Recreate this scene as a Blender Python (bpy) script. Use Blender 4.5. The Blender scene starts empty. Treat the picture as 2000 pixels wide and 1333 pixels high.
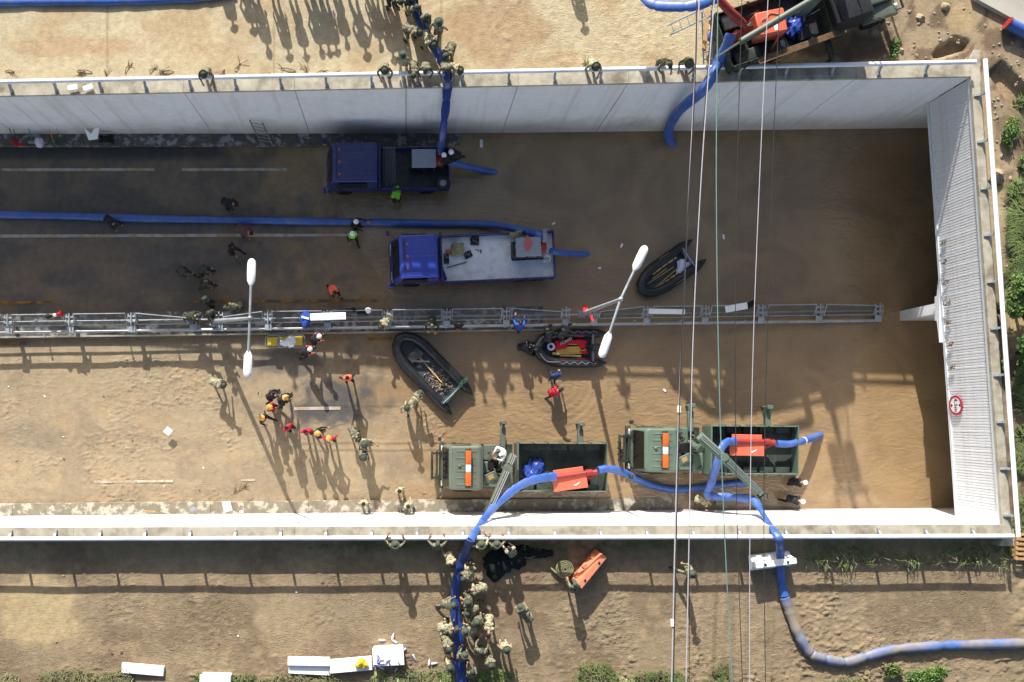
import bpy, bmesh, math, random
import numpy as np
from mathutils import Vector, Matrix, Euler
R = math.radians
random.seed(7); rng = np.random.default_rng(7)
scn = bpy.context.scene
col = scn.collection

# ------------------------------------------------------------------ camera, sky, sun, exposure
CAM_H = 42.0          # drone height above the flood water (m)
FPX, U0, V0 = 1575.0, 793.0, 815.0   # focal length and nadir point in photo pixels (2000 px wide)
cam_d = bpy.data.cameras.new('camera'); cam = bpy.data.objects.new('camera', cam_d); col.objects.link(cam)
cam.location = (0, 0, CAM_H); cam.rotation_euler = (0, 0, 0)
cam_d.sensor_width = 36; cam_d.lens = 36 * FPX / 2000
cam_d.shift_x = (1000 - U0) / 2000; cam_d.shift_y = (V0 - 666.5) / 2000
cam_d.clip_start = 0.5; cam_d.clip_end = 1500
scn.camera = cam
SUN_EL = R(26.0); SHD = Vector((0.225, -0.974, 0)).normalized()      # where shadows fall on the ground
w = bpy.data.worlds.new('World'); scn.world = w; w.use_nodes = True
nt = w.node_tree; nt.nodes.clear()
sky = nt.nodes.new('ShaderNodeTexSky'); sky.sky_type = 'NISHITA'; sky.sun_disc = False
sky.sun_elevation = SUN_EL; sky.sun_rotation = math.atan2(-SHD.x, -SHD.y)
sky.air_density = 1.0; sky.dust_density = 3.5; sky.ozone_density = 1.0
bg = nt.nodes.new('ShaderNodeBackground'); bg.inputs[1].default_value = 0.085
wo = nt.nodes.new('ShaderNodeOutputWorld')
nt.links.new(sky.outputs[0], bg.inputs[0]); nt.links.new(bg.outputs[0], wo.inputs[0])
sd = bpy.data.lights.new('sun', 'SUN'); sd.energy = 4.6; sd.angle = R(0.53); sd.color = (1.0, 0.965, 0.91)
sun = bpy.data.objects.new('sun', sd); col.objects.link(sun)
ldir = Vector((SHD.x * math.cos(SUN_EL), SHD.y * math.cos(SUN_EL), -math.sin(SUN_EL)))
sun.rotation_euler = ldir.to_track_quat('-Z', 'Y').to_euler(); sun.location = (-10, 40, 30)
scn.render.engine = 'CYCLES'
vs = scn.view_settings; vs.view_transform = 'Standard'; vs.look = 'None'; vs.exposure = 0.93; vs.gamma = 1.0

def P(px, py, z):
    """world point at height z that the drone's survey puts at photo position (px, py)"""
    k = (CAM_H - z) / FPX
    return Vector(((px - U0) * k, (V0 - py) * k, z))

# ------------------------------------------------------------------ terrain functions (shared by everything that stands on them)
def clampf(v, a, b): return np.minimum(np.maximum(v, a), b)
def ytop(X): return 14.5 + (X + 21) * 0.0115      # inner face of the upper wall
def ybot(X): return -5.03 + (X + 21) * 0.006      # inner face of the lower wall
def ymed(X): return 5.02 + X * 0.017              # median line
def zpar(X): return 5.5 + (clampf(X, -40, 45) + 21) * 0.021
def xport(Y): return 24.95 + (15.2 - Y) * 0.0696   # face of the tunnel portal
def sstep(a, b, v):
    t = clampf((v - a) / (b - a), 0, 1); return t * t * (3 - 2 * t)
def zground(X, Y): return zpar(X) - (0.85 - 0.45 * sstep(-6, 15, Y))
def zroad(X, Y):
    xw = -5 + 10 * clampf((14.5 - Y) / 19.5, 0, 1)
    return np.maximum(-0.03 * (X - xw), -1.5)
def fz(f, X, Y): return float(f(np.float64(X), np.float64(Y)))

_tab = rng.random((256, 256))
def vn(x, y, s=0):
    xi = np.floor(x).astype(int); yi = np.floor(y).astype(int); fx = x - xi; fy = y - yi
    fx = fx * fx * (3 - 2 * fx); fy = fy * fy * (3 - 2 * fy)
    a = lambda i, j: _tab[(xi + i + s * 37) % 256, (yi + j + s * 91) % 256]
    return (a(0, 0) * (1 - fx) + a(1, 0) * fx) * (1 - fy) + (a(0, 1) * (1 - fx) + a(1, 1) * fx) * fy
def fbm(x, y, o=4, s=0):
    v = 0; a = 1; t = 0
    for i in range(o):
        v = v + a * vn(x * 2 ** i + 13.7 * i, y * 2 ** i + 5.1 * i, s + i); t += a; a *= 0.5
    return v / t
def footmud(x, y):
    """trampled mud: short ridges lying across the walking direction"""
    wx = fbm(x * 1.1, y * 1.1, 3, 11) * 2.6; wy = fbm(x * 1.0, y * 1.0, 3, 12) * 2.6
    n = vn(x * 2.6 + wx, y * 7.4 + wy, 3); r = 1 - np.abs(2 * n - 1)
    n2 = vn(x * 4.0 + wy, y * 6.0 + wx, 5); r2 = 1 - np.abs(2 * n2 - 1)
    g = sstep(0.4, 0.6, fbm(x * 0.55, y * 0.55, 3, 14))
    return (0.3 + 0.7 * g) * (0.7 * sstep(0.84, 0.98, r) + 0.6 * sstep(0.88, 0.99, r2) * g - 0.22 * sstep(0.80, 0.95, 1 - r))

# ------------------------------------------------------------------ materials
def lin(r, g, b): return tuple(((v / 255 + 0.055) / 1.055) ** 2.4 if v > 10 else v / 255 / 12.92 for v in (r, g, b))
def A(r, g, b, k=1.5):
    return tuple(min(0.85, v / k) for v in lin(r, g, b))
MATS = {}
def mat(name, base, rough=0.7, metal=0.0, spec=0.3, var=0.12, scale=6.0, bump=0.0, bscale=40.0, dirt=None, dirt_amt=0.0, dscale=1.5, coat=0.0, dlo=0.45, dhi=0.7):
    m = bpy.data.materials.new(name); m.use_nodes = True; n = m.node_tree.nodes; l = m.node_tree.links
    b = n['Principled BSDF']; b.inputs['Roughness'].default_value = rough; b.inputs['Metallic'].default_value = metal
    b.inputs['Specular IOR Level'].default_value = spec; b.inputs['Coat Weight'].default_value = coat
    tc = n.new('ShaderNodeTexCoord'); no = n.new('ShaderNodeTexNoise'); no.inputs['Scale'].default_value = scale; no.inputs['Detail'].default_value = 5
    l.new(tc.outputs['Object'], no.inputs['Vector'])
    cr = n.new('ShaderNodeValToRGB'); cr.color_ramp.elements[0].position = 0.3; cr.color_ramp.elements[1].position = 0.7
    cr.color_ramp.elements[0].color = tuple(v * (1 - var) for v in base) + (1,); cr.color_ramp.elements[1].color = tuple(min(0.9, v * (1 + var)) for v in base) + (1,)
    l.new(no.outputs[0], cr.inputs[0]); out = cr.outputs[0]
    if dirt is not None:
        n2 = n.new('ShaderNodeTexNoise'); n2.inputs['Scale'].default_value = dscale; n2.inputs['Detail'].default_value = 7; n2.inputs['Roughness'].default_value = 0.65
        l.new(tc.outputs['Object'], n2.inputs['Vector'])
        r2 = n.new('ShaderNodeMapRange'); r2.inputs[1].default_value = dlo; r2.inputs[2].default_value = dhi; r2.inputs[4].default_value = dirt_amt
        l.new(n2.outputs[0], r2.inputs[0])
        mx = n.new('ShaderNodeMix'); mx.data_type = 'RGBA'; l.new(r2.outputs[0], mx.inputs[0]); l.new(out, mx.inputs[6]); mx.inputs[7].default_value = tuple(dirt) + (1,)
        out = mx.outputs[2]
    l.new(out, b.inputs['Base Color'])
    if bump:
        nb = n.new('ShaderNodeTexNoise'); nb.inputs['Scale'].default_value = bscale; nb.inputs['Detail'].default_value = 4
        l.new(tc.outputs['Object'], nb.inputs['Vector']); bu = n.new('ShaderNodeBump'); bu.inputs['Strength'].default_value = bump; bu.inputs['Distance'].default_value = 0.02
        l.new(nb.outputs[0], bu.inputs['Height']); l.new(bu.outputs[0], b.inputs['Normal'])
    MATS[name] = m; return m
mud_c = A(192, 166, 124)
M = MATS
mat('wall_paint', (0.74, 0.76, 0.78), 0.8, var=0.04, scale=3, bump=0.15, bscale=30, dirt=(0.42, 0.40, 0.36), dirt_amt=0.35, dscale=0.35, dlo=0.5, dhi=0.75)
def stain_wall(m):
    n = m.node_tree.nodes; l = m.node_tree.links; b = n['Principled BSDF']; src = b.inputs['Base Color'].links[0].from_socket
    tc = n.new('ShaderNodeTexCoord'); sp = n.new('ShaderNodeSeparateXYZ'); l.new(tc.outputs['Object'], sp.inputs[0])
    no = n.new('ShaderNodeTexNoise'); no.inputs['Scale'].default_value = 0.9; no.inputs['Detail'].default_value = 8; l.new(tc.outputs['Object'], no.inputs['Vector'])
    ma = n.new('ShaderNodeMath'); ma.operation = 'MULTIPLY_ADD'; ma.inputs[1].default_value = -2.2; l.new(no.outputs[0], ma.inputs[0]); l.new(sp.outputs[2], ma.inputs[2])
    mr = n.new('ShaderNodeMapRange'); mr.inputs[1].default_value = -0.7; mr.inputs[2].default_value = 1.3; mr.inputs[3].default_value = 0.55; mr.inputs[4].default_value = 0.0; l.new(ma.outputs[0], mr.inputs[0])
    mp = n.new('ShaderNodeMapping'); mp.inputs['Scale'].default_value = (2.6, 2.6, 0.12); l.new(tc.outputs['Object'], mp.inputs[0]); st = n.new('ShaderNodeTexNoise'); st.inputs['Scale'].default_value = 1.0; st.inputs['Detail'].default_value = 6; l.new(mp.outputs[0], st.inputs['Vector'])
    m2 = n.new('ShaderNodeMapRange'); m2.inputs[1].default_value = 0.55; m2.inputs[2].default_value = 0.75; m2.inputs[4].default_value = 0.28; l.new(st.outputs[0], m2.inputs[0])
    mx0 = n.new('ShaderNodeMix'); mx0.data_type = 'RGBA'; l.new(m2.outputs[0], mx0.inputs[0]); l.new(src, mx0.inputs[6]); mx0.inputs[7].default_value = A(150, 142, 128, 1.0) + (1,)
    mx = n.new('ShaderNodeMix'); mx.data_type = 'RGBA'; l.new(mr.outputs[0], mx.inputs[0]); l.new(mx0.outputs[2], mx.inputs[6]); mx.inputs[7].default_value = A(150, 128, 98) + (1,)
    l.new(mx.outputs[2], b.inputs['Base Color'])
stain_wall(M['wall_paint'])
mat('wall_joint', (0.10, 0.10, 0.10), 0.9)
mat('coping', A(205, 198, 178), 0.9, var=0.12, scale=2.5, bump=0.3, dirt=A(120, 108, 88), dirt_amt=0.85, dscale=1.1)
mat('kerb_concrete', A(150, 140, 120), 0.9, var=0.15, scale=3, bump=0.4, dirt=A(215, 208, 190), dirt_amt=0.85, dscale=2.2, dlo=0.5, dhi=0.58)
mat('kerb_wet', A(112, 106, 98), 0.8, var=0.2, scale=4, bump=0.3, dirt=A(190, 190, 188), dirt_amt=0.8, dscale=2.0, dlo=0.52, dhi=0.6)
mat('galv', A(190, 198, 204), 0.45, 0.2, 0.5, var=0.10, scale=5, dirt=A(120, 105, 85), dirt_amt=0.5, dscale=2)
mat('rail_white', (0.78, 0.80, 0.82), 0.4, 0.0, 0.5, var=0.05, scale=3, dirt=A(150, 150, 145), dirt_amt=0.3, dscale=1)
mat('cladding', (0.70, 0.71, 0.73), 0.5, 0.0, 0.4, var=0.05, scale=2, dirt=A(190, 180, 160), dirt_amt=0.4, dscale=0.8)
mat('cladding_trim', (0.60, 0.63, 0.64), 0.5, var=0.05)
mat('mesh_grey', A(120, 122, 122), 0.7, 0.2, var=0.15, scale=9, dirt=A(95, 85, 70), dirt_amt=0.7, dscale=2)
mat('white_paint', (0.78, 0.78, 0.76), 0.5, var=0.04)
mat('lamp_white', (0.82, 0.82, 0.80), 0.35, var=0.03, coat=0.2)
mat('styrofoam', (0.84, 0.84, 0.82), 0.9, var=0.03, scale=4, bump=0.2, dirt=A(190, 180, 160), dirt_amt=0.25)
mat('road_paint', A(205, 200, 188), 0.8, var=0.1, scale=6, dirt=mud_c, dirt_amt=1.0, dscale=2.0, dlo=0.42, dhi=0.6)
mat('yellow_paint', A(175, 125, 60), 0.8, var=0.1, scale=6, dirt=A(110, 92, 74), dirt_amt=1.0, dscale=2.3, dlo=0.45, dhi=0.6)
mat('hose_blue', (0.040, 0.105, 0.36), 0.42, var=0.15, scale=2.2, spec=0.5, bump=0.25, bscale=6, dirt=A(130, 150, 185), dirt_amt=0.5, dscale=1.3, dlo=0.45, dhi=0.75)
mat('hose_muddy', (0.06, 0.13, 0.34), 0.5, var=0.2, scale=1.5, bump=0.25, bscale=6, dirt=A(165, 152, 130), dirt_amt=0.9, dscale=0.5, dlo=0.40, dhi=0.60)
mat('hose_wet', (0.022, 0.05, 0.22), 0.3, var=0.2, scale=2, spec=0.6)
mat('tarp_blue', (0.03, 0.06, 0.28), 0.35, var=0.3, scale=7, bump=0.8, bscale=5)
mat('truck_blue', (0.022, 0.046, 0.32), 0.25, var=0.06, scale=2, spec=0.5, coat=0.6, dirt=A(95, 88, 95), dirt_amt=0.25, dscale=2)
mat('truck_blue_shaded', (0.012, 0.022, 0.125), 0.35, var=0.08, scale=2, spec=0.5, coat=0.3, dirt=A(75, 72, 78), dirt_amt=0.35, dscale=2)  # blue truck paint with the shade beside the wall darkened into its base
mat('truck_navy', (0.014, 0.022, 0.15), 0.35, var=0.2, scale=3, coat=0.2, dirt=A(70, 65, 60), dirt_amt=0.4, dscale=2)
mat('army_green', A(110, 119, 106), 0.5, var=0.12, scale=3, spec=0.4, dirt=A(118, 116, 100), dirt_amt=0.4, dscale=1.6, bump=0.1)
mat('army_bright', A(108, 130, 114), 0.45, var=0.10, scale=3, spec=0.4, dirt=A(120, 120, 100), dirt_amt=0.4, dscale=1.6)
mat('army_dark', A(52, 62, 54), 0.6, var=0.25, scale=3, dirt=A(118, 112, 92), dirt_amt=0.5, dscale=1.5)
mat('bed_green', A(62, 72, 66), 0.7, var=0.3, scale=2.5, dirt=A(100, 104, 92), dirt_amt=0.6, dscale=1.4, bump=0.2)
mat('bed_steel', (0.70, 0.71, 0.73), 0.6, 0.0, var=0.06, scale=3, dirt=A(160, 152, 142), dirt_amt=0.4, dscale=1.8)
mat('black', (0.012, 0.012, 0.014), 0.5, var=0.3)
mat('rubber', (0.016, 0.017, 0.018), 0.6, var=0.3, scale=4, bump=0.1, dirt=A(70, 64, 54), dirt_amt=0.25, dscale=3)
mat('boat_black', (0.012, 0.013, 0.016), 0.42, var=0.3, scale=3, spec=0.5, bump=0.12, bscale=8, dirt=A(66, 62, 56), dirt_amt=0.35, dscale=2.0)
mat('boat_floor', A(80, 84, 90), 0.6, var=0.25, scale=4, dirt=A(48, 46, 44), dirt_amt=0.7, dscale=3)
mat('steel_dark', A(70, 72, 74), 0.5, 0.5, var=0.25, scale=5)
mat('steel', A(165, 168, 170), 0.4, 0.6, var=0.12, scale=5)
mat('grey_lid', A(150, 158, 168, 1.2), 0.55, 0.1, var=0.08, scale=5)
mat('pump_orange', A(226, 112, 86, 1.3), 0.45, var=0.08, scale=3, dirt=A(170, 120, 95), dirt_amt=0.3, dscale=2)
mat('pump_red', A(165, 58, 54, 1.35), 0.45, var=0.12, scale=3, dirt=A(110, 60, 55), dirt_amt=0.5, dscale=2)
mat('amber', A(215, 108, 48, 1.3), 0.2, var=0.08, coat=0.6)
mat('lens_grey', (0.55, 0.57, 0.60), 0.25, var=0.05, coat=0.5)
mat('glass', (0.008, 0.009, 0.011), 0.12, spec=0.25, var=0.1)
mat('orange', A(250, 110, 60, 1.25), 0.7, var=0.08)
mat('red', A(205, 30, 45, 1.3), 0.7, var=0.12)
mat('barrier_orange', A(225, 140, 105, 1.3), 0.6, var=0.08, dirt=A(200, 165, 130), dirt_amt=0.5)
mat('yellow', A(240, 205, 60, 1.3), 0.5, var=0.06)
mat('bamboo', A(215, 180, 120, 1.3), 0.6, var=0.15, scale=5)
mat('wood', A(205, 165, 115), 0.8, var=0.2, scale=5, bump=0.2)
mat('cloth_white', (0.75, 0.75, 0.76), 0.9, var=0.08, scale=5, bump=0.5, bscale=12)
mat('lavender_white', A(205, 200, 222, 1.1), 0.8, var=0.1, scale=5, bump=0.5, bscale=12)
mat('olive_cloth', A(150, 150, 112, 1.3), 0.9, var=0.2, scale=5, bump=0.6, bscale=10)
mat('pink_cloth', A(205, 110, 105, 1.3), 0.8, var=0.15)
mat('paddle_green', A(62, 92, 84), 0.5, var=0.2)
mat('green_plastic', A(40, 120, 80), 0.5, var=0.2)
mat('dark_net', A(26, 34, 32), 0.8, var=0.5, scale=6, bump=0.8, bscale=8)
mat('skin', A(205, 155, 125), 0.6, var=0.06, scale=10)
mat('hair', (0.012, 0.010, 0.010), 0.6, var=0.3)
mat('boots', (0.020, 0.018, 0.016), 0.6, var=0.3)
mat('cloth_black', (0.020, 0.021, 0.024), 0.8, var=0.35, scale=8)
mat('cloth_navy', A(40, 60, 110), 0.8, var=0.25, scale=8)
mat('cloth_blue', A(50, 90, 190), 0.75, var=0.2, scale=8)
mat('cloth_red', A(205, 35, 60, 1.3), 0.75, var=0.15, scale=8)
mat('cloth_grey', A(110, 108, 104), 0.85, var=0.2, scale=8)
mat('cloth_darkgreen', A(56, 66, 58), 0.85, var=0.3, scale=8)
mat('cloth_brownred', A(120, 80, 76), 0.85, var=0.25, scale=8)
mat('hivis_green', A(150, 235, 60, 1.2), 0.7, var=0.08)
mat('hivis_orange', A(250, 115, 70, 1.25), 0.7, var=0.08)
mat('helmet_white', (0.80, 0.80, 0.80), 0.3, var=0.03, coat=0.3)
mat('helmet_yellow', A(235, 175, 85, 1.3), 0.35, var=0.06, coat=0.3)
mat('helmet_green', A(64, 76, 66), 0.7, var=0.2, scale=9)
mat('hat_green', A(84, 92, 78), 0.9, var=0.2, scale=12)
mat('stone', A(182, 165, 138), 0.9, var=0.2, scale=3, bump=0.5, bscale=8)
mat('twig', A(120, 95, 70), 0.9, var=0.3)
mat('bark', A(90, 75, 58), 0.9, var=0.3)
mat('leaf_green', (0.055, 0.125, 0.028), 0.6, var=0.45, scale=1.6)
mat('leaf_light', (0.12, 0.20, 0.05), 0.6, var=0.4, scale=1.6)
mat('grass_dry', (0.20, 0.19, 0.095), 0.8, var=0.4, scale=1.2)
mat('grass_green', (0.13, 0.18, 0.055), 0.8, var=0.4, scale=1.2)
mat('concrete_slab', A(205, 200, 188), 0.9, var=0.08, scale=2, bump=0.3, dirt=A(160, 150, 130), dirt_amt=0.5, dscale=1)
mat('wire_white', A(182, 180, 188, 1.2), 0.5, var=0.05)
mat('wire_green', A(112, 148, 140, 1.3), 0.5, var=0.1)
mat('wire_dark', A(62, 60, 58), 0.5, var=0.1)
mat('sign_red', A(190, 30, 60, 1.1), 0.5, var=0.03)
mat('lifeboard', A(222, 185, 85, 1.3), 0.5, var=0.08)

def camo(name, cols, scale=11.0):
    m = bpy.data.materials.new(name); m.use_nodes = True; n = m.node_tree.nodes; l = m.node_tree.links
    b = n['Principled BSDF']; b.inputs['Roughness'].default_value = 0.9; b.inputs['Specular IOR Level'].default_value = 0.15
    tc = n.new('ShaderNodeTexCoord'); oi = n.new('ShaderNodeObjectInfo'); ad = n.new('ShaderNodeVectorMath'); ad.operation = 'ADD'
    mu = n.new('ShaderNodeMath'); mu.operation = 'MULTIPLY'; mu.inputs[1].default_value = 37; l.new(oi.outputs['Random'], mu.inputs[0])
    l.new(tc.outputs['Object'], ad.inputs[0]); l.new(mu.outputs[0], ad.inputs[1])
    no = n.new('ShaderNodeTexNoise'); no.inputs['Scale'].default_value = scale; no.inputs['Detail'].default_value = 3; l.new(ad.outputs[0], no.inputs['Vector'])
    cr = n.new('ShaderNodeValToRGB'); cr.color_ramp.interpolation = 'CONSTANT'
    ps = [0.0, 0.42, 0.5, 0.58][:len(cols)]
    while len(cr.color_ramp.elements) < len(cols): cr.color_ramp.elements.new(0.5)
    for e, p, c in zip(cr.color_ramp.elements, ps, cols): e.position = p; e.color = c + (1,)
    l.new(no.outputs[0], cr.inputs[0]); l.new(cr.outputs[0], b.inputs['Base Color'])
    MATS[name] = m
camo('camo', [A(78, 82, 66), A(128, 126, 102), A(164, 156, 128), A(98, 100, 84)])
camo('camo_light', [A(110, 110, 88), A(178, 170, 138), A(206, 196, 164), A(140, 138, 112)])
camo('camo_dark', [A(46, 52, 44), A(74, 78, 64), A(96, 96, 80), A(60, 64, 54)])

def vcol_mat(name, rough=0.85, spec=0.25, nscale=3.0, nvar=0.22, bump=0.5, bscale=9.0, bdist=0.03, wetattr=False):
    m = bpy.data.materials.new(name); m.use_nodes = True; n = m.node_tree.nodes; l = m.node_tree.links
    b = n['Principled BSDF']; b.inputs['Roughness'].default_value = rough; b.inputs['Specular IOR Level'].default_value = spec
    at = n.new('ShaderNodeAttribute'); at.attribute_name = 'soil'
    tc = n.new('ShaderNodeTexCoord'); no = n.new('ShaderNodeTexNoise'); no.inputs['Scale'].default_value = nscale; no.inputs['Detail'].default_value = 9; no.inputs['Roughness'].default_value = 0.7
    l.new(tc.outputs['Object'], no.inputs['Vector'])
    mr = n.new('ShaderNodeMapRange'); mr.inputs[1].default_value = 0.3; mr.inputs[2].default_value = 0.7; mr.inputs[3].default_value = 1 - nvar; mr.inputs[4].default_value = 1 + nvar
    l.new(no.outputs[0], mr.inputs[0])
    mx = n.new('ShaderNodeVectorMath'); mx.operation = 'SCALE'; l.new(at.outputs['Color'], mx.inputs[0]); l.new(mr.outputs[0], mx.inputs['Scale'])
    l.new(mx.outputs[0], b.inputs['Base Color'])
    nb = n.new('ShaderNodeTexNoise'); nb.inputs['Scale'].default_value = bscale; nb.inputs['Detail'].default_value = 6; l.new(tc.outputs['Object'], nb.inputs['Vector'])
    # fine trampled ridges
    mp = n.new('ShaderNodeMapping'); mp.inputs['Scale'].default_value = (1.5, 4.2, 1); l.new(tc.outputs['Object'], mp.inputs[0])
    rn = n.new('ShaderNodeTexNoise'); rn.inputs['Scale'].default_value = 1.3; rn.inputs['Detail'].default_value = 2.5; rn.inputs['Distortion'].default_value = 1.3; l.new(mp.outputs[0], rn.inputs['Vector'])
    s1 = n.new('ShaderNodeMath'); s1.operation = 'SUBTRACT'; s1.inputs[1].default_value = 0.5; l.new(rn.outputs[0], s1.inputs[0]); s2 = n.new('ShaderNodeMath'); s2.operation = 'ABSOLUTE'; l.new(s1.outputs[0], s2.inputs[0])
    s3 = n.new('ShaderNodeMapRange'); s3.inputs[1].default_value = 0.0; s3.inputs[2].default_value = 0.05; s3.inputs[3].default_value = 1; s3.inputs[4].default_value = 0; l.new(s2.outputs[0], s3.inputs[0])
    mk = n.new('ShaderNodeAttribute'); mk.attribute_name = 'trod'; s4 = n.new('ShaderNodeMath'); s4.operation = 'MULTIPLY'; l.new(s3.outputs[0], s4.inputs[0]); l.new(mk.outputs['Fac'], s4.inputs[1])
    s5 = n.new('ShaderNodeMath'); s5.operation = 'MULTIPLY_ADD'; s5.inputs[1].default_value = 1.5; l.new(s4.outputs[0], s5.inputs[0]); l.new(nb.outputs[0], s5.inputs[2])
    bu = n.new('ShaderNodeBump'); bu.inputs['Strength'].default_value = bump; bu.inputs['Distance'].default_value = bdist
    l.new(s5.outputs[0], bu.inputs['Height']); l.new(bu.outputs[0], b.inputs['Normal'])
    if wetattr:
        wa = n.new('ShaderNodeAttribute'); wa.attribute_name = 'wet'; mw = n.new('ShaderNodeMapRange'); mw.inputs[3].default_value = rough; mw.inputs[4].default_value = 0.3
        l.new(wa.outputs['Fac'], mw.inputs[0]); l.new(mw.outputs[0], b.inputs['Roughness'])
    MATS[name] = m; return m
vcol_mat('soil_ground'); vcol_mat('soil_road', rough=0.75, nvar=0.18, bump=0.35, wetattr=True)

# ------------------------------------------------------------------ mesh helpers
class MB:
    def __init__(s): s.v = []; s.f = []; s.m = []; s.T = Matrix.Identity(4)
    def add(s, vs, fs, m=0):
        o = len(s.v); T = s.T
        s.v += [T @ Vector(p) for p in vs]; s.f += [tuple(i + o for i in f) for f in fs]; s.m += [m] * len(fs); return s
    def box(s, x0, x1, y0, y1, z0, z1, m=0):
        return s.add([(x, y, z) for z in (z0, z1) for y in (y0, y1) for x in (x0, x1)],
                     [(0, 2, 3, 1), (4, 5, 7, 6), (0, 1, 5, 4), (2, 6, 7, 3), (0, 4, 6, 2), (1, 3, 7, 5)], m)
    def cbox(s, x0, x1, y0, y1, z0, z1, c=0.02, m=0, seg=1):
        bm = bmesh.new(); bmesh.ops.create_cube(bm, size=1)
        for v in bm.verts: v.co = Vector(((x0 + x1) / 2 + v.co.x * (x1 - x0), (y0 + y1) / 2 + v.co.y * (y1 - y0), (z0 + z1) / 2 + v.co.z * (z1 - z0)))
        bmesh.ops.bevel(bm, geom=bm.edges[:], offset=c, segments=seg, profile=0.6, affect='EDGES')
        return s.frombm(bm, m)
    def frombm(s, bm, m=0):
        bm.verts.index_update(); s.add([v.co.copy() for v in bm.verts], [[v.index for v in f.verts] for f in bm.faces], m); bm.free(); return s
    def prof(s, pts, y0, y1, bev=0.0, m=0, seg=2):
        """side profile (x,z) extruded across y, edges rounded"""
        bm = bmesh.new(); a = [bm.verts.new((x, y0, z)) for x, z in pts]; b = [bm.verts.new((x, y1, z)) for x, z in pts]; n = len(pts)
        bm.faces.new(a); bm.faces.new(b[::-1])
        for i in range(n): bm.faces.new((a[i], b[i], b[(i + 1) % n], a[(i + 1) % n]))
        bmesh.ops.recalc_face_normals(bm, faces=bm.faces[:])
        if bev: bmesh.ops.bevel(bm, geom=bm.edges[:], offset=bev, segments=seg, profile=0.6, affect='EDGES')
        return s.frombm(bm, m)
    def prism(s, poly, z0, z1, m=0):
        n = len(poly); return s.add([(x, y, z0) for x, y in poly] + [(x, y, z1) for x, y in poly],
            [tuple(range(n))[::-1], tuple(range(n, 2 * n))] + [(i, (i + 1) % n, n + (i + 1) % n, n + i) for i in range(n)], m)
    def cyl(s, p0, p1, r0, r1=None, n=10, m=0): return s.tube([p0, p1], [r0, r0 if r1 is None else r1], n, m)
    def tube(s, pts, r, n=8, m=0, flat=1.0, cap=True):
        pts = [Vector(p) for p in pts]; k = len(pts); rr = r if isinstance(r, (list, tuple)) else [r] * k
        vs = []; up = Vector((0, 0, 1)); fs = []
        for i, p in enumerate(pts):
            t = (pts[min(i + 1, k - 1)] - pts[max(i - 1, 0)]).normalized()
            sd = t.cross(up)
            if sd.length < 0.05: sd = t.cross(Vector((0, 1, 0))) if i == 0 else last
            sd.normalize(); last = sd; u2 = sd.cross(t).normalized()
            for j in range(n):
                a = 2 * math.pi * j / n; vs.append(p + sd * math.cos(a) * rr[i] + u2 * math.sin(a) * rr[i] * flat)
        for i in range(k - 1):
            for j in range(n): fs.append((i * n + j, i * n + (j + 1) % n, (i + 1) * n + (j + 1) % n, (i + 1) * n + j))
        if cap: fs += [tuple(range(n))[::-1], tuple(range((k - 1) * n, k * n))]
        return s.add(vs, fs, m)
    def ell(s, c, r, nu=12, nv=8, m=0, rot=None, zcut=None):
        vs = []; fs = []; c = Vector(c)
        for i in range(nv + 1):
            th = math.pi * i / nv
            for j in range(nu):
                ph = 2 * math.pi * j / nu; p = Vector((math.sin(th) * math.cos(ph), math.sin(th) * math.sin(ph), math.cos(th)))
                if zcut is not None: p.z = max(p.z, zcut)
                p = Vector((p.x * r[0], p.y * r[1], p.z * r[2])); vs.append(c + (rot @ p if rot else p))
        for i in range(nv):
            for j in range(nu): fs.append((i * nu + j, (i + 1) * nu + j, (i + 1) * nu + (j + 1) % nu, i * nu + (j + 1) % nu))
        return s.add(vs, fs, m)
    def mesh(s, name, mats, smooth=False):
        me = bpy.data.meshes.new(name); me.from_pydata([tuple(v) for v in s.v], [], s.f)
        for m in mats: me.materials.append(M[m])
        if len(mats) > 1: me.polygons.foreach_set('material_index', s.m)
        bm = bmesh.new(); bm.from_mesh(me); bmesh.ops.remove_doubles(bm, verts=bm.verts, dist=1e-5); bmesh.ops.recalc_face_normals(bm, faces=bm.faces[:]); bm.to_mesh(me); bm.free()
        if smooth:
            me.polygons.foreach_set('use_smooth', [True] * len(me.polygons))
            if hasattr(me, 'set_sharp_from_angle'): me.set_sharp_from_angle(angle=R(38))
        me.update(); return me
    def build(s, name, mats, parent=None, smooth=True, label=None, cat=None, group=None, kind=None):
        if isinstance(mats, str): mats = [mats]
        return link(name, s.mesh(name, mats, smooth), parent, label, cat, group, kind)
def link(name, me, parent=None, label=None, cat=None, group=None, kind=None, loc=None, rot=None):
    o = bpy.data.objects.new(name, me); col.objects.link(o)
    if parent is not None: o.parent = parent
    if loc is not None: o.location = loc
    if rot is not None: o.rotation_euler = rot
    tag(o, label, cat, group, kind); return o
def tag(o, label=None, cat=None, group=None, kind=None):
    if label: o['label'] = label
    if cat: o['category'] = cat
    if group: o['group'] = group
    if kind: o['kind'] = kind
    return o
def thing(name, label, cat, loc=(0, 0, 0), rz=0.0, group=None, rot=None):
    o = link(name, None, None, label, cat, group, None, loc, rot or (0, 0, rz)); o.empty_display_size = 0.2; return o
def spline(pts, n=8):
    """Catmull-Rom through the given points"""
    pts = [Vector(p) for p in pts]; q = [2 * pts[0] - pts[1]] + pts + [2 * pts[-1] - pts[-2]]; out = []
    for i in range(1, len(q) - 2):
        a, b, c, d = q[i - 1:i + 3]
        for j in range(n):
            t = j / n; out.append(0.5 * ((2 * b) + (c - a) * t + (2 * a - 5 * b + 4 * c - d) * t * t + (3 * b - a - 3 * c + d) * t ** 3))
    return out + [pts[-1]]

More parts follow.
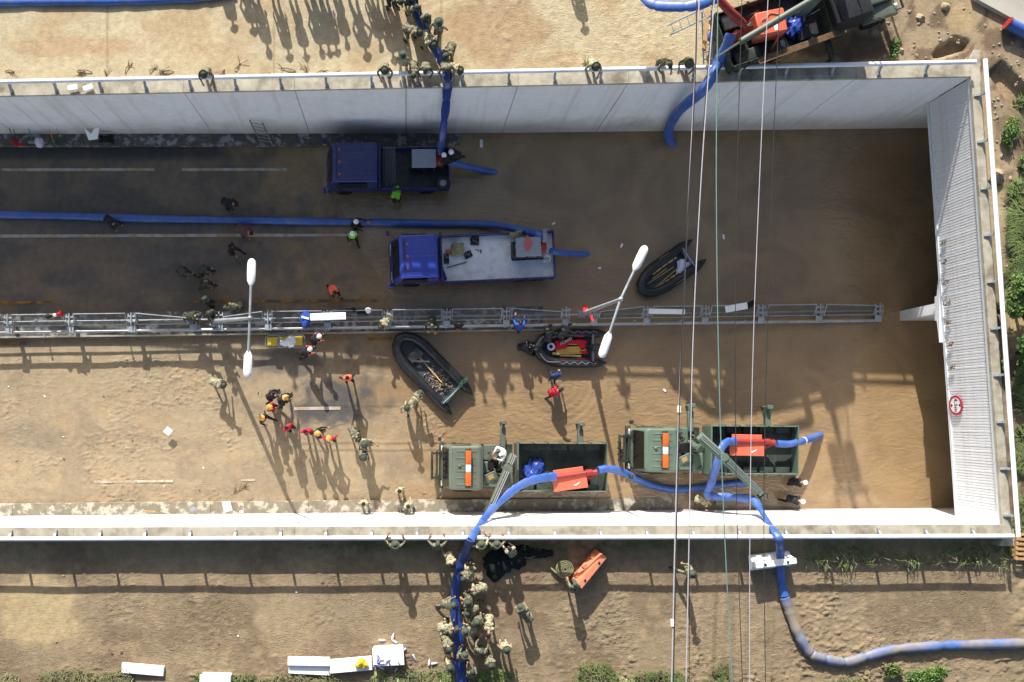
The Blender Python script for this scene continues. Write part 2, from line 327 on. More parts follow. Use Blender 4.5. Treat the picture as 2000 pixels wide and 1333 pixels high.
# ------------------------------------------------------------------ ground, road, water
def grid_obj(name, xs, ys, hfun, cfun, keep, matname, wet=None, parent=None, kind='structure', trod=None):
    X, Y = np.meshgrid(xs, ys); nx, ny = len(xs), len(ys)
    Z = hfun(X, Y); vs_ = np.stack([X, Y, Z], -1).reshape(-1, 3)
    i, j = np.meshgrid(np.arange(nx - 1), np.arange(ny - 1)); a = (j * nx + i).ravel()
    q = np.stack([a, a + 1, a + nx + 1, a + nx], -1)
    cx = ((xs[:-1] + xs[1:]) / 2)[i.ravel()]; cy = ((ys[:-1] + ys[1:]) / 2)[j.ravel()]
    q = q[keep(cx, cy)]
    me = bpy.data.meshes.new(name); me.vertices.add(len(vs_)); me.vertices.foreach_set('co', vs_.ravel())
    me.loops.add(q.size); me.loops.foreach_set('vertex_index', q.ravel().astype(np.int32))
    me.polygons.add(len(q)); me.polygons.foreach_set('loop_start', (np.arange(len(q)) * 4).astype(np.int32))
    me.update(calc_edges=True); me.polygons.foreach_set('use_smooth', np.ones(len(q), dtype=bool))
    if cfun is not None:
        C = cfun(X, Y, Z).reshape(-1, 3); at = me.color_attributes.new('soil', 'FLOAT_COLOR', 'POINT')
        at.data.foreach_set('color', np.concatenate([C, np.ones((len(C), 1))], 1).astype(np.float32).ravel())
    if wet is not None:
        wa = me.attributes.new('wet', 'FLOAT', 'POINT'); wa.data.foreach_set('value', wet(X, Y, Z).astype(np.float32).ravel())
    if trod is not None:
        wa = me.attributes.new('trod', 'FLOAT', 'POINT'); wa.data.foreach_set('value', trod(X, Y).astype(np.float32).ravel())
    me.materials.append(M[matname]); me.validate()
    o = link(name, me, parent, kind=kind); return o
def lerp3(a, b, t): return a + (np.asarray(b) - a) * t[..., None]
def blob(X, Y, px, py, rx, ry, z=0.4, ang=0.0, soft=0.35):
    c = P(px, py, z); k = (CAM_H - z) / FPX; dx = X - c.x; dy = Y - c.y; ca, sa = math.cos(R(ang)), math.sin(R(ang))
    u = (dx * ca + dy * sa) / (rx * k); v = (-dx * sa + dy * ca) / (ry * k)
    d = np.sqrt(u * u + v * v) + (fbm(X * 1.1, Y * 1.1, 4, 21) - 0.5) * 1.1
    return 1 - sstep(1 - soft, 1 + soft * 0.4, d)

def ditch(X, Y):
    wob = (fbm(X * 1.3, Y * 1.3, 3, 77) - 0.5) * 0.6
    d1 = np.abs((X - 26.75) * 0.75 + (Y - 15.0) * 0.66 + wob * 0.5) ; along = (X - 26.75) * 0.66 - (Y - 15.0) * 0.75
    a = (1 - sstep(0.32, 0.5, d1)) * sstep(-0.9, -0.5, along) * (1 - sstep(3.6, 4.4, along))
    b = 1 - sstep(0.7, 1.1, np.sqrt(((X - 24.35) / 1.0) ** 2 + ((Y - 16.45 - 0.15 * (X - 24.35)) / 0.34) ** 2) + wob * 2.2)
    return np.maximum(a, b)
def ground_h(X, Y):
    z = zground(X, Y)
    z = z + (fbm(X * 0.25, Y * 0.25, 3, 1) - 0.5) * 0.12
    low = (1 - sstep(-6.3, -5.9, Y))
    tram = low * (0.5 + 0.5 * sstep(0.35, 0.6, fbm(X * 0.35, Y * 0.35, 3, 31))) * (0.55 + 0.45 * sstep(-8, 16, X))
    edge = 1 + 1.6 * np.exp(-((Y + 11.6 - 0.02 * X) / 0.8) ** 2)
    z = z + footmud(X, Y) * 0.075 * tram * edge
    up = sstep(15.3, 16.0, Y) * (1 - sstep(20, 24, X))
    z = z + footmud(X * 0.8, Y * 0.8) * 0.035 * up * (0.3 + 0.7 * sstep(-2, 6, X))
    east = sstep(26.6, 28.2, X)
    z = z + east * ((fbm(X * 0.9, Y * 0.9, 5, 8) - 0.5) * 0.55 + (fbm(X * 3.5, Y * 3.5, 3, 9) - 0.5) * 0.12)
    return z - 0.42 * ditch(X, Y)
def ground_c(X, Y, Z):
    mud = np.zeros(X.shape + (3,)) + np.asarray(A(163, 144, 115))
    n1 = fbm(X * 0.45, Y * 0.45, 4, 41); n2 = fbm(X * 1.6, Y * 1.6, 4, 42)
    mud = lerp3(mud, A(146, 127, 101), sstep(0.45, 0.7, n1)); mud = lerp3(mud, A(174, 152, 120), 0.8 * sstep(0.55, 0.7, n2))
    mud = lerp3(mud, A(198, 176, 134), blob(X, Y, 70, 1190, 90, 75, 4.8)); mud = lerp3(mud, A(186, 166, 130), 0.5 * blob(X, Y, 560, 1190, 60, 90, 4.8))
    mud = lerp3(mud, A(128, 112, 88), sstep(-0.2, 0.7, -Y - 12.2 + (n1 - 0.5) * 2))
    sand = np.zeros(X.shape + (3,)) + np.asarray(A(209, 193, 157))
    sand = lerp3(sand, A(194, 168, 130), 0.75 * sstep(0.48, 0.72, n1 + 0.12 * sstep(0, 10, X)))
    sand = lerp3(sand, A(184, 154, 118), 0.8 * blob(X, Y, 960, 60, 110, 80, 5.5)); sand = lerp3(sand, A(196, 164, 126), 0.7 * blob(X, Y, 140, 85, 130, 22, 5.5))
    sand = lerp3(sand, A(150, 128, 98), 0.6 * sstep(0.5, 0.66, n2) * (1 - sstep(15.2, 15.9, Y)))
    jt = np.minimum(np.abs(((X + 2.2) % 7.6) - 3.8), 9); sand = lerp3(sand, A(170, 146, 110), 0.7 * (1 - sstep(0.02, 0.07, jt)) * (1 - sstep(4, 8, X)))
    c = lerp3(mud, sand, sstep(5, 12, Y)[...] * 1.0)
    earth = np.zeros(X.shape + (3,)) + np.asarray(A(174, 154, 124)); earth = lerp3(earth, A(130, 110, 88), sstep(0.45, 0.62, n2)); earth = lerp3(earth, A(196, 172, 132), sstep(0.55, 0.7, n1))
    e = np.maximum(sstep(26.3, 27.2, X + (n2 - 0.5)), sstep(17.5, 20.5, X + (n1 - 0.5) * 4) * sstep(10, 14, Y)) * sstep(-8.5, -4.5, Y)
    c = lerp3(c, earth, e)
    c = lerp3(c, A(184, 158, 120), 0.9 * sstep(0.9, 1.0, ditch(X, Y))); c = lerp3(c, A(192, 168, 128), 0.8 * blob(X, Y, 1880, 35, 30, 45, 6.0, -40)); c = lerp3(c, A(104, 88, 70), 0.8 * blob(X, Y, 1640, 85, 110, 35, 6.0))
    return c
def seg(*parts):
    out = []
    for a, b, st in parts: out += list(np.arange(a, b - 1e-6, st))
    return np.array(out + [parts[-1][1]])
gx = seg((-150, -50, 20), (-50, -23, 1.5), (-23, 26.4, 0.07), (26.4, 33.6, 0.10), (33.6, 45, 1.5), (45, 165, 20))
gy = seg((-150, -40, 20), (-40, -14.2, 1.5), (-14.2, -5.2, 0.065), (-5.2, 12, 0.22), (12, 20.4, 0.10), (20.4, 40, 1.5), (40, 150, 20))
grid_obj('ground', gx, gy, ground_h, ground_c,
         lambda x, y: ~((y > ybot(x) - 0.25) & (y < ytop(x) + 0.25) & (x < xport(y) + 0.25)), 'soil_ground', trod=lambda X, Y: (1 - sstep(-6.3, -5.9, Y)) * (0.25 + 0.75 * sstep(0.42, 0.58, fbm(X * 0.45, Y * 0.45, 3, 33))) + 0.5 * sstep(15.3, 16, Y) * sstep(0, 8, X) * (1 - sstep(20, 24, X)))

def asph(X, Y):
    a = np.zeros(X.shape)
    for b in [(370, 505, 130, 30, .5, 0, .55), (560, 440, 200, 40, .5, 0, .45), (450, 350, 110, 40, .5, 0, .5), (640, 520, 100, 60, .5, 0, .4), (690, 775, 130, 50, .4, 8, .95), (560, 705, 110, 28, .4, 0, .7), (770, 700, 120, 45, .4, 0, .8), (250, 440, 300, 14, .5, 0, .5), (60, 850, 60, 30, .7, 0, .3)]:
        a = np.maximum(a, blob(X, Y, *b[:4], z=b[4], ang=b[5]) * b[6])
    return a
def road_h(X, Y):
    z = zroad(X, Y); md = ymed(X)
    mudm = (1 - sstep(-0.25, 0.15, Y - md + 1.6)) * sstep(-22.5, -20, X) * (0.25 + 0.75 * sstep(0.38, 0.55, fbm(X * 0.4, Y * 0.4, 3, 51)))
    for py in (864, 878, 792):
        yc = P(760, py, 0.3).y + 0.02 * np.sin(X * 1.7); z = z + sstep(-6.5, -5, X) * (1 - sstep(1.6, 2.6, X)) * (0.035 * np.exp(-((Y - yc) / 0.06) ** 2) - 0.02 * np.exp(-((Y - yc + 0.13) / 0.08) ** 2)) * (0.6 if py != 792 else 0.25)
    return z + (fbm(X * 0.5, Y * 0.5, 3, 52) - 0.5) * 0.05 + footmud(X, Y) * 0.05 * mudm * (1 - asph(X, Y))
def road_c(X, Y, Z):
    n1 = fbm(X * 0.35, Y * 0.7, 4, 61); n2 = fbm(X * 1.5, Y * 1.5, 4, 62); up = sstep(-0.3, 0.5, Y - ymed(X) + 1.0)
    c = np.zeros(X.shape + (3,)) + np.asarray(A(180, 161, 130)); c = lerp3(c, A(166, 148, 121), sstep(0.45, 0.62, n1)); c = lerp3(c, A(186, 162, 127), 0.6 * sstep(0.52, 0.68, n2))
    c = lerp3(c, A(150, 134, 112), 0.75 * blob(X, Y, 850, 905, 130, 40, 0.5)); c = lerp3(c, A(160, 142, 116), 0.6 * blob(X, Y, 300, 962, 380, 14, 0.8))
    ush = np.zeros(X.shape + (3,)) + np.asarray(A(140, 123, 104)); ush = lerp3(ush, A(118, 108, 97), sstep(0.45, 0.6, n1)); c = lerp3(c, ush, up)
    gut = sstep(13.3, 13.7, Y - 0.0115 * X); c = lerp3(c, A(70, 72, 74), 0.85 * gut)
    a = asph(X, Y); c = lerp3(c, A(96, 94, 93), a * (0.75 + 0.25 * sstep(0.35, 0.6, n2)))
    silt = 1 - sstep(0.01, 0.20, Z + (n2 - 0.5) * 0.22 + (n1 - 0.5) * 0.18); c = lerp3(c, A(166, 139, 104), 0.95 * silt)
    return c
rx = seg((-150, -30, 10), (-30, -22.5, 0.75), (-22.5, 9, 0.065), (9, 30, 0.3), (30, 60, 5))
ry = seg((-6, -5.2, 0.8), (-5.2, 4.4, 0.06), (4.4, 15.6, 0.2))
grid_obj('road', rx, ry, road_h, road_c, lambda x, y: np.ones(x.shape, bool), 'soil_road', trod=lambda X, Y: (1 - sstep(-0.4, 0.2, Y - ymed(X) + 1.4)) * sstep(0.40, 0.56, fbm(X * 0.45, Y * 0.45, 3, 51)) * (1 - asph(X, Y)), wet=lambda X, Y, Z: np.maximum(0.8 * asph(X, Y), 1 - sstep(0.02, 0.12, Z)))

def water_mat():
    m = bpy.data.materials.new('flood_water'); m.use_nodes = True; n = m.node_tree.nodes; l = m.node_tree.links
    b = n['Principled BSDF']; b.inputs['Roughness'].default_value = 0.07; b.inputs['Specular IOR Level'].default_value = 0.6
    tc = n.new('ShaderNodeTexCoord'); n1 = n.new('ShaderNodeTexNoise'); n1.inputs['Scale'].default_value = 0.3; n1.inputs['Detail'].default_value = 8; n1.inputs['Distortion'].default_value = 1.5; l.new(tc.outputs['Object'], n1.inputs['Vector'])
    cr = n.new('ShaderNodeValToRGB'); cr.color_ramp.elements[0].position = 0.35; cr.color_ramp.elements[1].position = 0.65
    cr.color_ramp.elements[0].color = A(158, 131, 98) + (1,); cr.color_ramp.elements[1].color = A(178, 149, 110) + (1,)
    l.new(n1.outputs[0], cr.inputs[0]); l.new(cr.outputs[0], b.inputs['Base Color'])
    mp = n.new('ShaderNodeMapping'); mp.inputs['Scale'].default_value = (1.0, 2.2, 1.0); l.new(tc.outputs['Object'], mp.inputs['Vector'])
    n2 = n.new('ShaderNodeTexNoise'); n2.inputs['Scale'].default_value = 1.5; n2.inputs['Detail'].default_value = 3; n2.inputs['Distortion'].default_value = 1.2; l.new(mp.outputs[0], n2.inputs['Vector'])
    def rings(px, py, rad):
        c = P(px, py, 0); mo = n.new('ShaderNodeVectorMath'); mo.operation = 'SUBTRACT'; l.new(tc.outputs['Object'], mo.inputs[0]); mo.inputs[1].default_value = c
        ln = n.new('ShaderNodeVectorMath'); ln.operation = 'LENGTH'; l.new(mo.outputs[0], ln.inputs[0])
        mu = n.new('ShaderNodeMath'); mu.operation = 'MULTIPLY'; mu.inputs[1].default_value = 17; l.new(ln.outputs['Value'], mu.inputs[0])
        si = n.new('ShaderNodeMath'); si.operation = 'SINE'; l.new(mu.outputs[0], si.inputs[0])
        fa = n.new('ShaderNodeMapRange'); fa.inputs[1].default_value = rad * 0.5; fa.inputs[2].default_value = rad; fa.inputs[3].default_value = 0.10; fa.inputs[4].default_value = 0; l.new(ln.outputs['Value'], fa.inputs[0])
        m2 = n.new('ShaderNodeMath'); m2.operation = 'MULTIPLY'; l.new(si.outputs[0], m2.inputs[0]); l.new(fa.outputs[0], m2.inputs[1]); return m2.outputs[0]
    h = n2.outputs[0]
    for a in ((1085, 745, 4.5), (1040, 680, 3.0), (770, 395, 2.0)):
        ad = n.new('ShaderNodeMath'); ad.operation = 'ADD'; l.new(h, ad.inputs[0]); l.new(rings(*a), ad.inputs[1]); h = ad.outputs[0]
    bu = n.new('ShaderNodeBump'); bu.inputs['Strength'].default_value = 0.32; bu.inputs['Distance'].default_value = 0.14; l.new(h, bu.inputs['Height']); l.new(bu.outputs[0], b.inputs['Normal'])
    MATS['flood_water'] = m
water_mat()
grid_obj('water', np.linspace(-9, 45, 28), np.linspace(-5.5, 15.4, 12), lambda X, Y: X * 0.0, None, lambda x, y: np.ones(x.shape, bool), 'flood_water')

def hexa(mb, x0, x1, yf0, yf1, zf0, zf1, m=0):
    """block between x0 and x1 whose y and z limits follow functions of x"""
    v = [(x, y(x), z(x)) for z in (zf0, zf1) for y in (yf0, yf1) for x in (x0, x1)]
    return mb.add(v, [(0, 2, 3, 1), (4, 5, 7, 6), (0, 1, 5, 4), (2, 6, 7, 3), (0, 4, 6, 2), (1, 3, 7, 5)], m)
def zc(x): return float(zpar(np.float64(x)))
# retaining walls: panels of 5 m with recessed joints, coping, railing
def retaining_wall(side, label, raillabel):
    yi = (lambda x: ytop(x)) if side > 0 else (lambda x: ybot(x)); t = thing('retaining_wall', label, 'wall')
    o = lambda d: (lambda x: yi(x) + side * d)
    js = [-45 - 10.0, -45, -40, -35, -30, -25, -20, -15, -10, -5, 0, 5, 9.9, 14.9, 19.9]
    xe = float(xport(yi(25.0))); ends = js + [xe]
    for a, b in zip(ends[:-1], ends[1:]):
        mb = MB(); hexa(mb, a + 0.016, b - 0.016, o(0), o(0.48), lambda x: -2.0, lambda x: zc(x) - 0.14); mb.build('wall_panel', 'wall_paint', t, False)
        mb = MB(); hexa(mb, a, b, o(0.05), o(0.46), lambda x: -2.0, lambda x: zc(x) - 0.16); mb.build('joint_backing', 'wall_joint', t, False)
        mb = MB(); hexa(mb, a + 0.006, b - 0.006, o(-0.012), o(0.56), lambda x: zc(x) - 0.14, lambda x: zc(x)); mb.build('coping', 'coping', t, False)
    mb = MB(); hexa(mb, xe + 0.01, 45, o(0.0), o(0.4), lambda x: -2.0, lambda x: 4.2); mb.build('tunnel_side', 'wall_paint', t, False)
    r = thing('railing', raillabel, 'railing')
    mb = MB(); xs = np.linspace(-45, xe - (0.15 if side > 0 else -0.1), 36)
    pts = [(x, yi(x) + side * 0.44, zc(x) + 0.42) for x in xs]; mb.tube(pts, 0.10, 10, flat=0.75); mb.build('rail', 'rail_white', r)
    pm = MB(); pr = [(0.10, -0.05), (0.30, -0.05), (0.46, 0.10), (0.53, 0.34), (0.42, 0.36), (0.36, 0.18), (0.22, 0.05), (0.10, 0.03)]
    pm.add([(-0.05, side * y, z) for y, z in pr] + [(0.05, side * y, z) for y, z in pr], [tuple(range(8)), tuple(range(15, 7, -1))] + [(i, i + 8, (i + 1) % 8 + 8, (i + 1) % 8) for i in range(8)])
    pme = pm.mesh('post', ['galv'])
    x = -17.82 - 2.035 * 13
    while x < xe - 0.3:
        link('post', pme, r, loc=(x, yi(x), zc(x) + 0.05)); x += 2.035
retaining_wall(1, 'long pale shaded retaining wall with dark joints below the sandy pavement', 'white tube railing on the wall below the sandy pavement')
retaining_wall(-1, 'long sunlit white retaining wall beside the trampled mud road', 'white tube railing on the wall beside the trampled mud road')

# raised walkways at the wall feet
def walkway(side, matn, h):
    yi = ytop if side > 0 else ybot
    t = link('walkway', None, kind='structure')
    for k in range(17):
        a = -45 + k * 5; b = a + 5
        if a > 15: break
        mb = MB(); y0 = lambda x: yi(x) - side * 0.62; y1 = lambda x: yi(x) + side * 0.01
        zt = lambda x: float(zroad(np.float64(x), np.float64(y0(x)))) + h
        hexa(mb, a + 0.008, b - 0.008, y0, y1, lambda x: zt(x) - 1.0, zt); mb.build('slab', matn, t, False)
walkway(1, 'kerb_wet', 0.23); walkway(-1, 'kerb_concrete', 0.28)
def drape(name, quads, matn, z0, lift):
    mb = MB()
    for (xa, xb, yc, wd) in quads:
        n = max(1, int((xb - xa) / 0.35)); xs = np.linspace(xa, xb, n + 1)
        for i in range(n):
            q = [(xs[i], yc(xs[i]) - wd / 2), (xs[i + 1], yc(xs[i + 1]) - wd / 2), (xs[i + 1], yc(xs[i + 1]) + wd / 2), (xs[i], yc(xs[i]) + wd / 2)]
            mb.add([(x, y, float(road_h(np.array([x]), np.array([y]))[0]) + lift) for x, y in q], [(0, 1, 2, 3)])
    return mb.build(name, matn, None, True, kind='structure')
def pxl(y, x=400): 
    c = P(x, y, 0.5).y; return lambda X: c + (X + 10) * 0.010
drape('lane_marking', [(-20.8, -13, pxl(328), 0.15), (-11.6, -6.2, pxl(328), 0.15), (-22, -6, pxl(458), 0.16), (-6, -2.9, pxl(458), 0.13)], 'road_paint', 0, 0.016)
drape('lane_marking', [(-5.8, -3.4, pxl(800), 0.17), (-16.0, -12, pxl(939), 0.13), (-8.5, -7.8, pxl(939), 0.12)], 'road_paint', 0, 0.02)
drape('edge_marking', [(-20.8, -18, pxl(588), 0.16), (-11, -9, pxl(588), 0.16), (-8, -1.5, pxl(588), 0.16), (-20.8, -19.5, pxl(668), 0.14), (-2, -0.7, pxl(664), 0.14)], 'yellow_paint', 0, 0.016)

# ------------------------------------------------------------------ tunnel portal
def portal():
    t = thing('portal_wall', 'ribbed pale metal wall above the flooded tunnel mouth', 'wall')
    y0, y1 = ybot(26) + 0.02, ytop(25) - 0.02; ZB, ZT = 3.4, zc(25.6)
    d = Vector((xport(y1) - xport(y0), y1 - y0, 0)); L = d.length; d.normalize(); nrm = Vector((-d.y, d.x, 0))      # towards -x
    base = Vector((xport(y0), y0, 0)); Tm = Matrix.Translation(base) @ Matrix(((d.x, nrm.x, 0, 0), (d.y, nrm.y, 0, 0), (0, 0, 1, 0), (0, 0, 0, 1)))
    mb = MB(); mb.T = Tm; mb.box(0, L, -0.33, -0.06, ZB + 0.02, ZT - 0.13); mb.build('backing_wall', 'wall_joint', t, False)
    mb = MB(); mb.T = Tm; mb.box(-0.45, L + 0.45, -0.34, 0.07, ZT - 0.13, ZT); mb.build('coping', 'coping', t, False)
    mb = MB(); mb.T = Tm; mb.box(0, L, -0.5, 0.05, ZB - 0.02, ZB + 0.12); mb.box(0, L, -0.05, 0.05, ZT - 0.30, ZT - 0.135)
    mb.box(0, 0.55, -0.05, 0.045, ZB + 0.121, ZT - 0.301); mb.build('trim', 'cladding_trim', t, False)
    n = 150; wdt = (L - 0.56) / n; pm = MB()
    w0 = wdt * 0.5 - 0.004
    prf = [(-w0, -0.055), (-w0, -0.02), (-w0 + 0.022, 0.0), (w0 - 0.022, 0.0), (w0, -0.02), (w0, -0.055)]
    zs = (ZB + 0.122, ZT - 0.302)
    pm.add([(x, y, z) for z in zs for x, y in prf], [tuple(range(5, -1, -1)), tuple(range(6, 12))] + [(i, (i + 1) % 6, (i + 1) % 6 + 6, i + 6) for i in range(6)])
    me = pm.mesh('cladding_panel', ['cladding'])
    ang = math.atan2(d.y, d.x)
    for k in range(n):
        p = Tm @ Vector((0.56 + (k + 0.5) * wdt, random.uniform(-0.004, 0.004), 0)); link('cladding_panel', me, t, loc=p, rot=(0, 0, ang))
    for zz in (ZB + 1.0, ZB + 1.75):
        mb = MB(); mb.T = Tm
        for k in range(n): mb.box(0.56 + (k + 0.5) * wdt - 0.02, 0.56 + (k + 0.5) * wdt + 0.02, 0.0045, 0.012, zz, zz + 0.035)
        mb.build('rivet_row', 'white_paint', t, False)
    mb = MB(); mb.prism([(xport(-5.6) + 0.3, -5.6), (45, -5.6), (45, 15.6), (xport(15.6) + 0.3, 15.6)], ZB + 0.1, ZB + 0.5); mb.build('tunnel_ceiling', 'wall_joint', t, False)
    mb = MB(); mb.box(44.7, 45, -5.6, 15.6, -2, ZB + 0.1); mb.build('tunnel_end', 'wall_joint', t, False)
    r = thing('railing', 'white tube railing running along the top of the ribbed portal wall', 'railing')
    mb = MB(); mb.T = Tm; mb.tube([(-0.5, -0.27, ZT + 0.44), (L / 2, -0.27, ZT + 0.44), (L + 0.55, -0.27, ZT + 0.44)], 0.10, 10, flat=0.8); mb.build('rail', 'rail_white', r)
    for k in range(10):
        mb = MB(); mb.T = Tm; x = 0.4 + k * 2.06; pr = [(0.02, 0), (0.02, 0.05), (-0.16, 0.10), (-0.25, 0.38), (-0.36, 0.40), (-0.34, 0.12), (-0.22, 0)]
        mb.add([(x - 0.05, y, ZT + z) for y, z in pr] + [(x + 0.05, y, ZT + z) for y, z in pr], [tuple(range(7)), tuple(range(13, 6, -1))] + [(i, i + 7, (i + 1) % 7 + 7, (i + 1) % 7) for i in range(7)]); mb.build('post', 'galv', r, False)
    # centre pier with corbel
    p = thing('tunnel_pier', 'pale concrete pier between the two tunnel mouths', 'pier'); yc = 5.27
    mb = MB(); mb.prof([(25.72, -2), (25.72, ZB - 0.03), (45, ZB - 0.03), (45, -2)], yc - 0.25, yc + 0.25); mb.build('pier_wall', 'wall_paint', p, False)
    mb = MB(); x = xport(yc)
    poly = [(yc - 1.7, ZB - 0.025), (yc - 0.62, ZB - 0.22), (yc - 0.62, ZB - 0.36), (yc + 0.55, ZB - 0.36), (yc + 0.55, ZB - 0.22), (yc + 1.8, ZB - 0.025)]
    mb.add([(x - 0.10, y, z) for y, z in poly] + [(x + 0.45, y, z) for y, z in poly], [tuple(range(6)), tuple(range(11, 5, -1))] + [(i, i + 6, (i + 1) % 6 + 6, (i + 1) % 6) for i in range(6)]); mb.build('corbel', 'cladding_trim', p, False)
    # height-limit sign: 4.5m
    c = Tm @ Vector((L * 0.268, 0.06, ZB + 0.62)); s = thing('road_sign', 'round red-rimmed height limit sign on the ribbed portal wall', 'sign', c)
    ex, ez, en = -d, Vector((0, 0, 1)), nrm     # reading direction, up, out of the wall
    def disc(mb, r0, r1, off0, off1):
        vs_ = []; fs = []; n = 40
        for i in range(n):
            a = 2 * math.pi * i / n; q = ex * math.cos(a) + ez * math.sin(a); vs_ += [q * r0 + en * off0, q * r1 + en * off0, q * r1 + en * off1, q * r0 + en * off1]
        for i in range(n):
            j = (i + 1) % n
            for k in range(4): fs.append((i * 4 + k, j * 4 + k, j * 4 + (k + 1) % 4, i * 4 + (k + 1) % 4))
        mb.add(vs_, fs); return mb
    disc(MB(), 0.001, 0.44, 0, 0.02).build('sign_plate', 'white_paint', s, False); disc(MB(), 0.37, 0.46, 0.0, 0.032).build('sign_rim', 'sign_red', s, False)
    for sg in (-1, 1):
        mb = MB(); tri = [ez * sg * 0.20, ez * sg * 0.33 + ex * 0.09, ez * sg * 0.33 - ex * 0.09]; mb.add([q + en * 0.021 for q in tri] + [q + en * 0.027 for q in tri], [(0, 1, 2), (5, 4, 3), (0, 3, 4, 1), (1, 4, 5, 2), (2, 5, 3, 0)]); mb.build('arrow', 'black', s, False)
    cu = bpy.data.curves.new('t', 'FONT'); cu.body = '4.5m'; cu.size = 0.33; cu.align_x = 'CENTER'; cu.align_y = 'CENTER'; cu.extrude = 0.003
    to = bpy.data.objects.new('t', cu); col.objects.link(to); dg = bpy.context.evaluated_depsgraph_get(); me = bpy.data.meshes.new_from_object(to.evaluated_get(dg)); bpy.data.objects.remove(to)
    me.transform(Matrix(((ex.x, ez.x, en.x, 0), (ex.y, ez.y, en.y, 0), (ex.z, ez.z, en.z, 0), (0, 0, 0, 1)))); me.transform(Matrix.Translation(en * 0.024)); me.materials.clear(); me.materials.append(M['black']); link('lettering', me, s)
    # flood debris caught on the cladding
    for k, py in enumerate((475, 513, 552, 593, 630, 673, 718)):
        z = ZB + 0.55; y = (V0 - py) * (CAM_H - z) / FPX; mb = MB(); c = Vector((xport(y) - 0.04, y, z))
        for i in range(14):
            a = Vector((random.uniform(-0.16, -0.02), random.uniform(-0.14, 0.14), random.uniform(-0.2, 0.25))); b = Vector((random.uniform(-0.12, 0.0), random.uniform(-0.12, 0.12), random.uniform(-0.2, 0.2))); mb.tube([c + a, c + (a + b) / 2 + Vector((0.02, 0, 0.03)), c + b], 0.012, 4)
        mb.build('plant_debris', 'twig', None, label='small tuft of brown plant debris stuck on the ribbed portal wall', cat='debris', group='debris tufts on the portal wall')
portal()

# end posts of the two walls (outside corners)
for (px, py, nm) in ((1900, 118, 'concrete corner post at the end of the shaded wall railing'), (1965, 1053, 'concrete corner post at the end of the sunlit wall railing')):
    c = P(px, py, 6.0); mb = MB(); mb.prism([(c.x - 0.4, c.y - 0.3), (c.x + 0.28, c.y - 0.3), (c.x + 0.28, c.y + 0.42), (c.x - 0.02, c.y + 0.42)], 4.6, 6.1); mb.build('corner_post', 'coping', None, False, label=nm, cat='post')

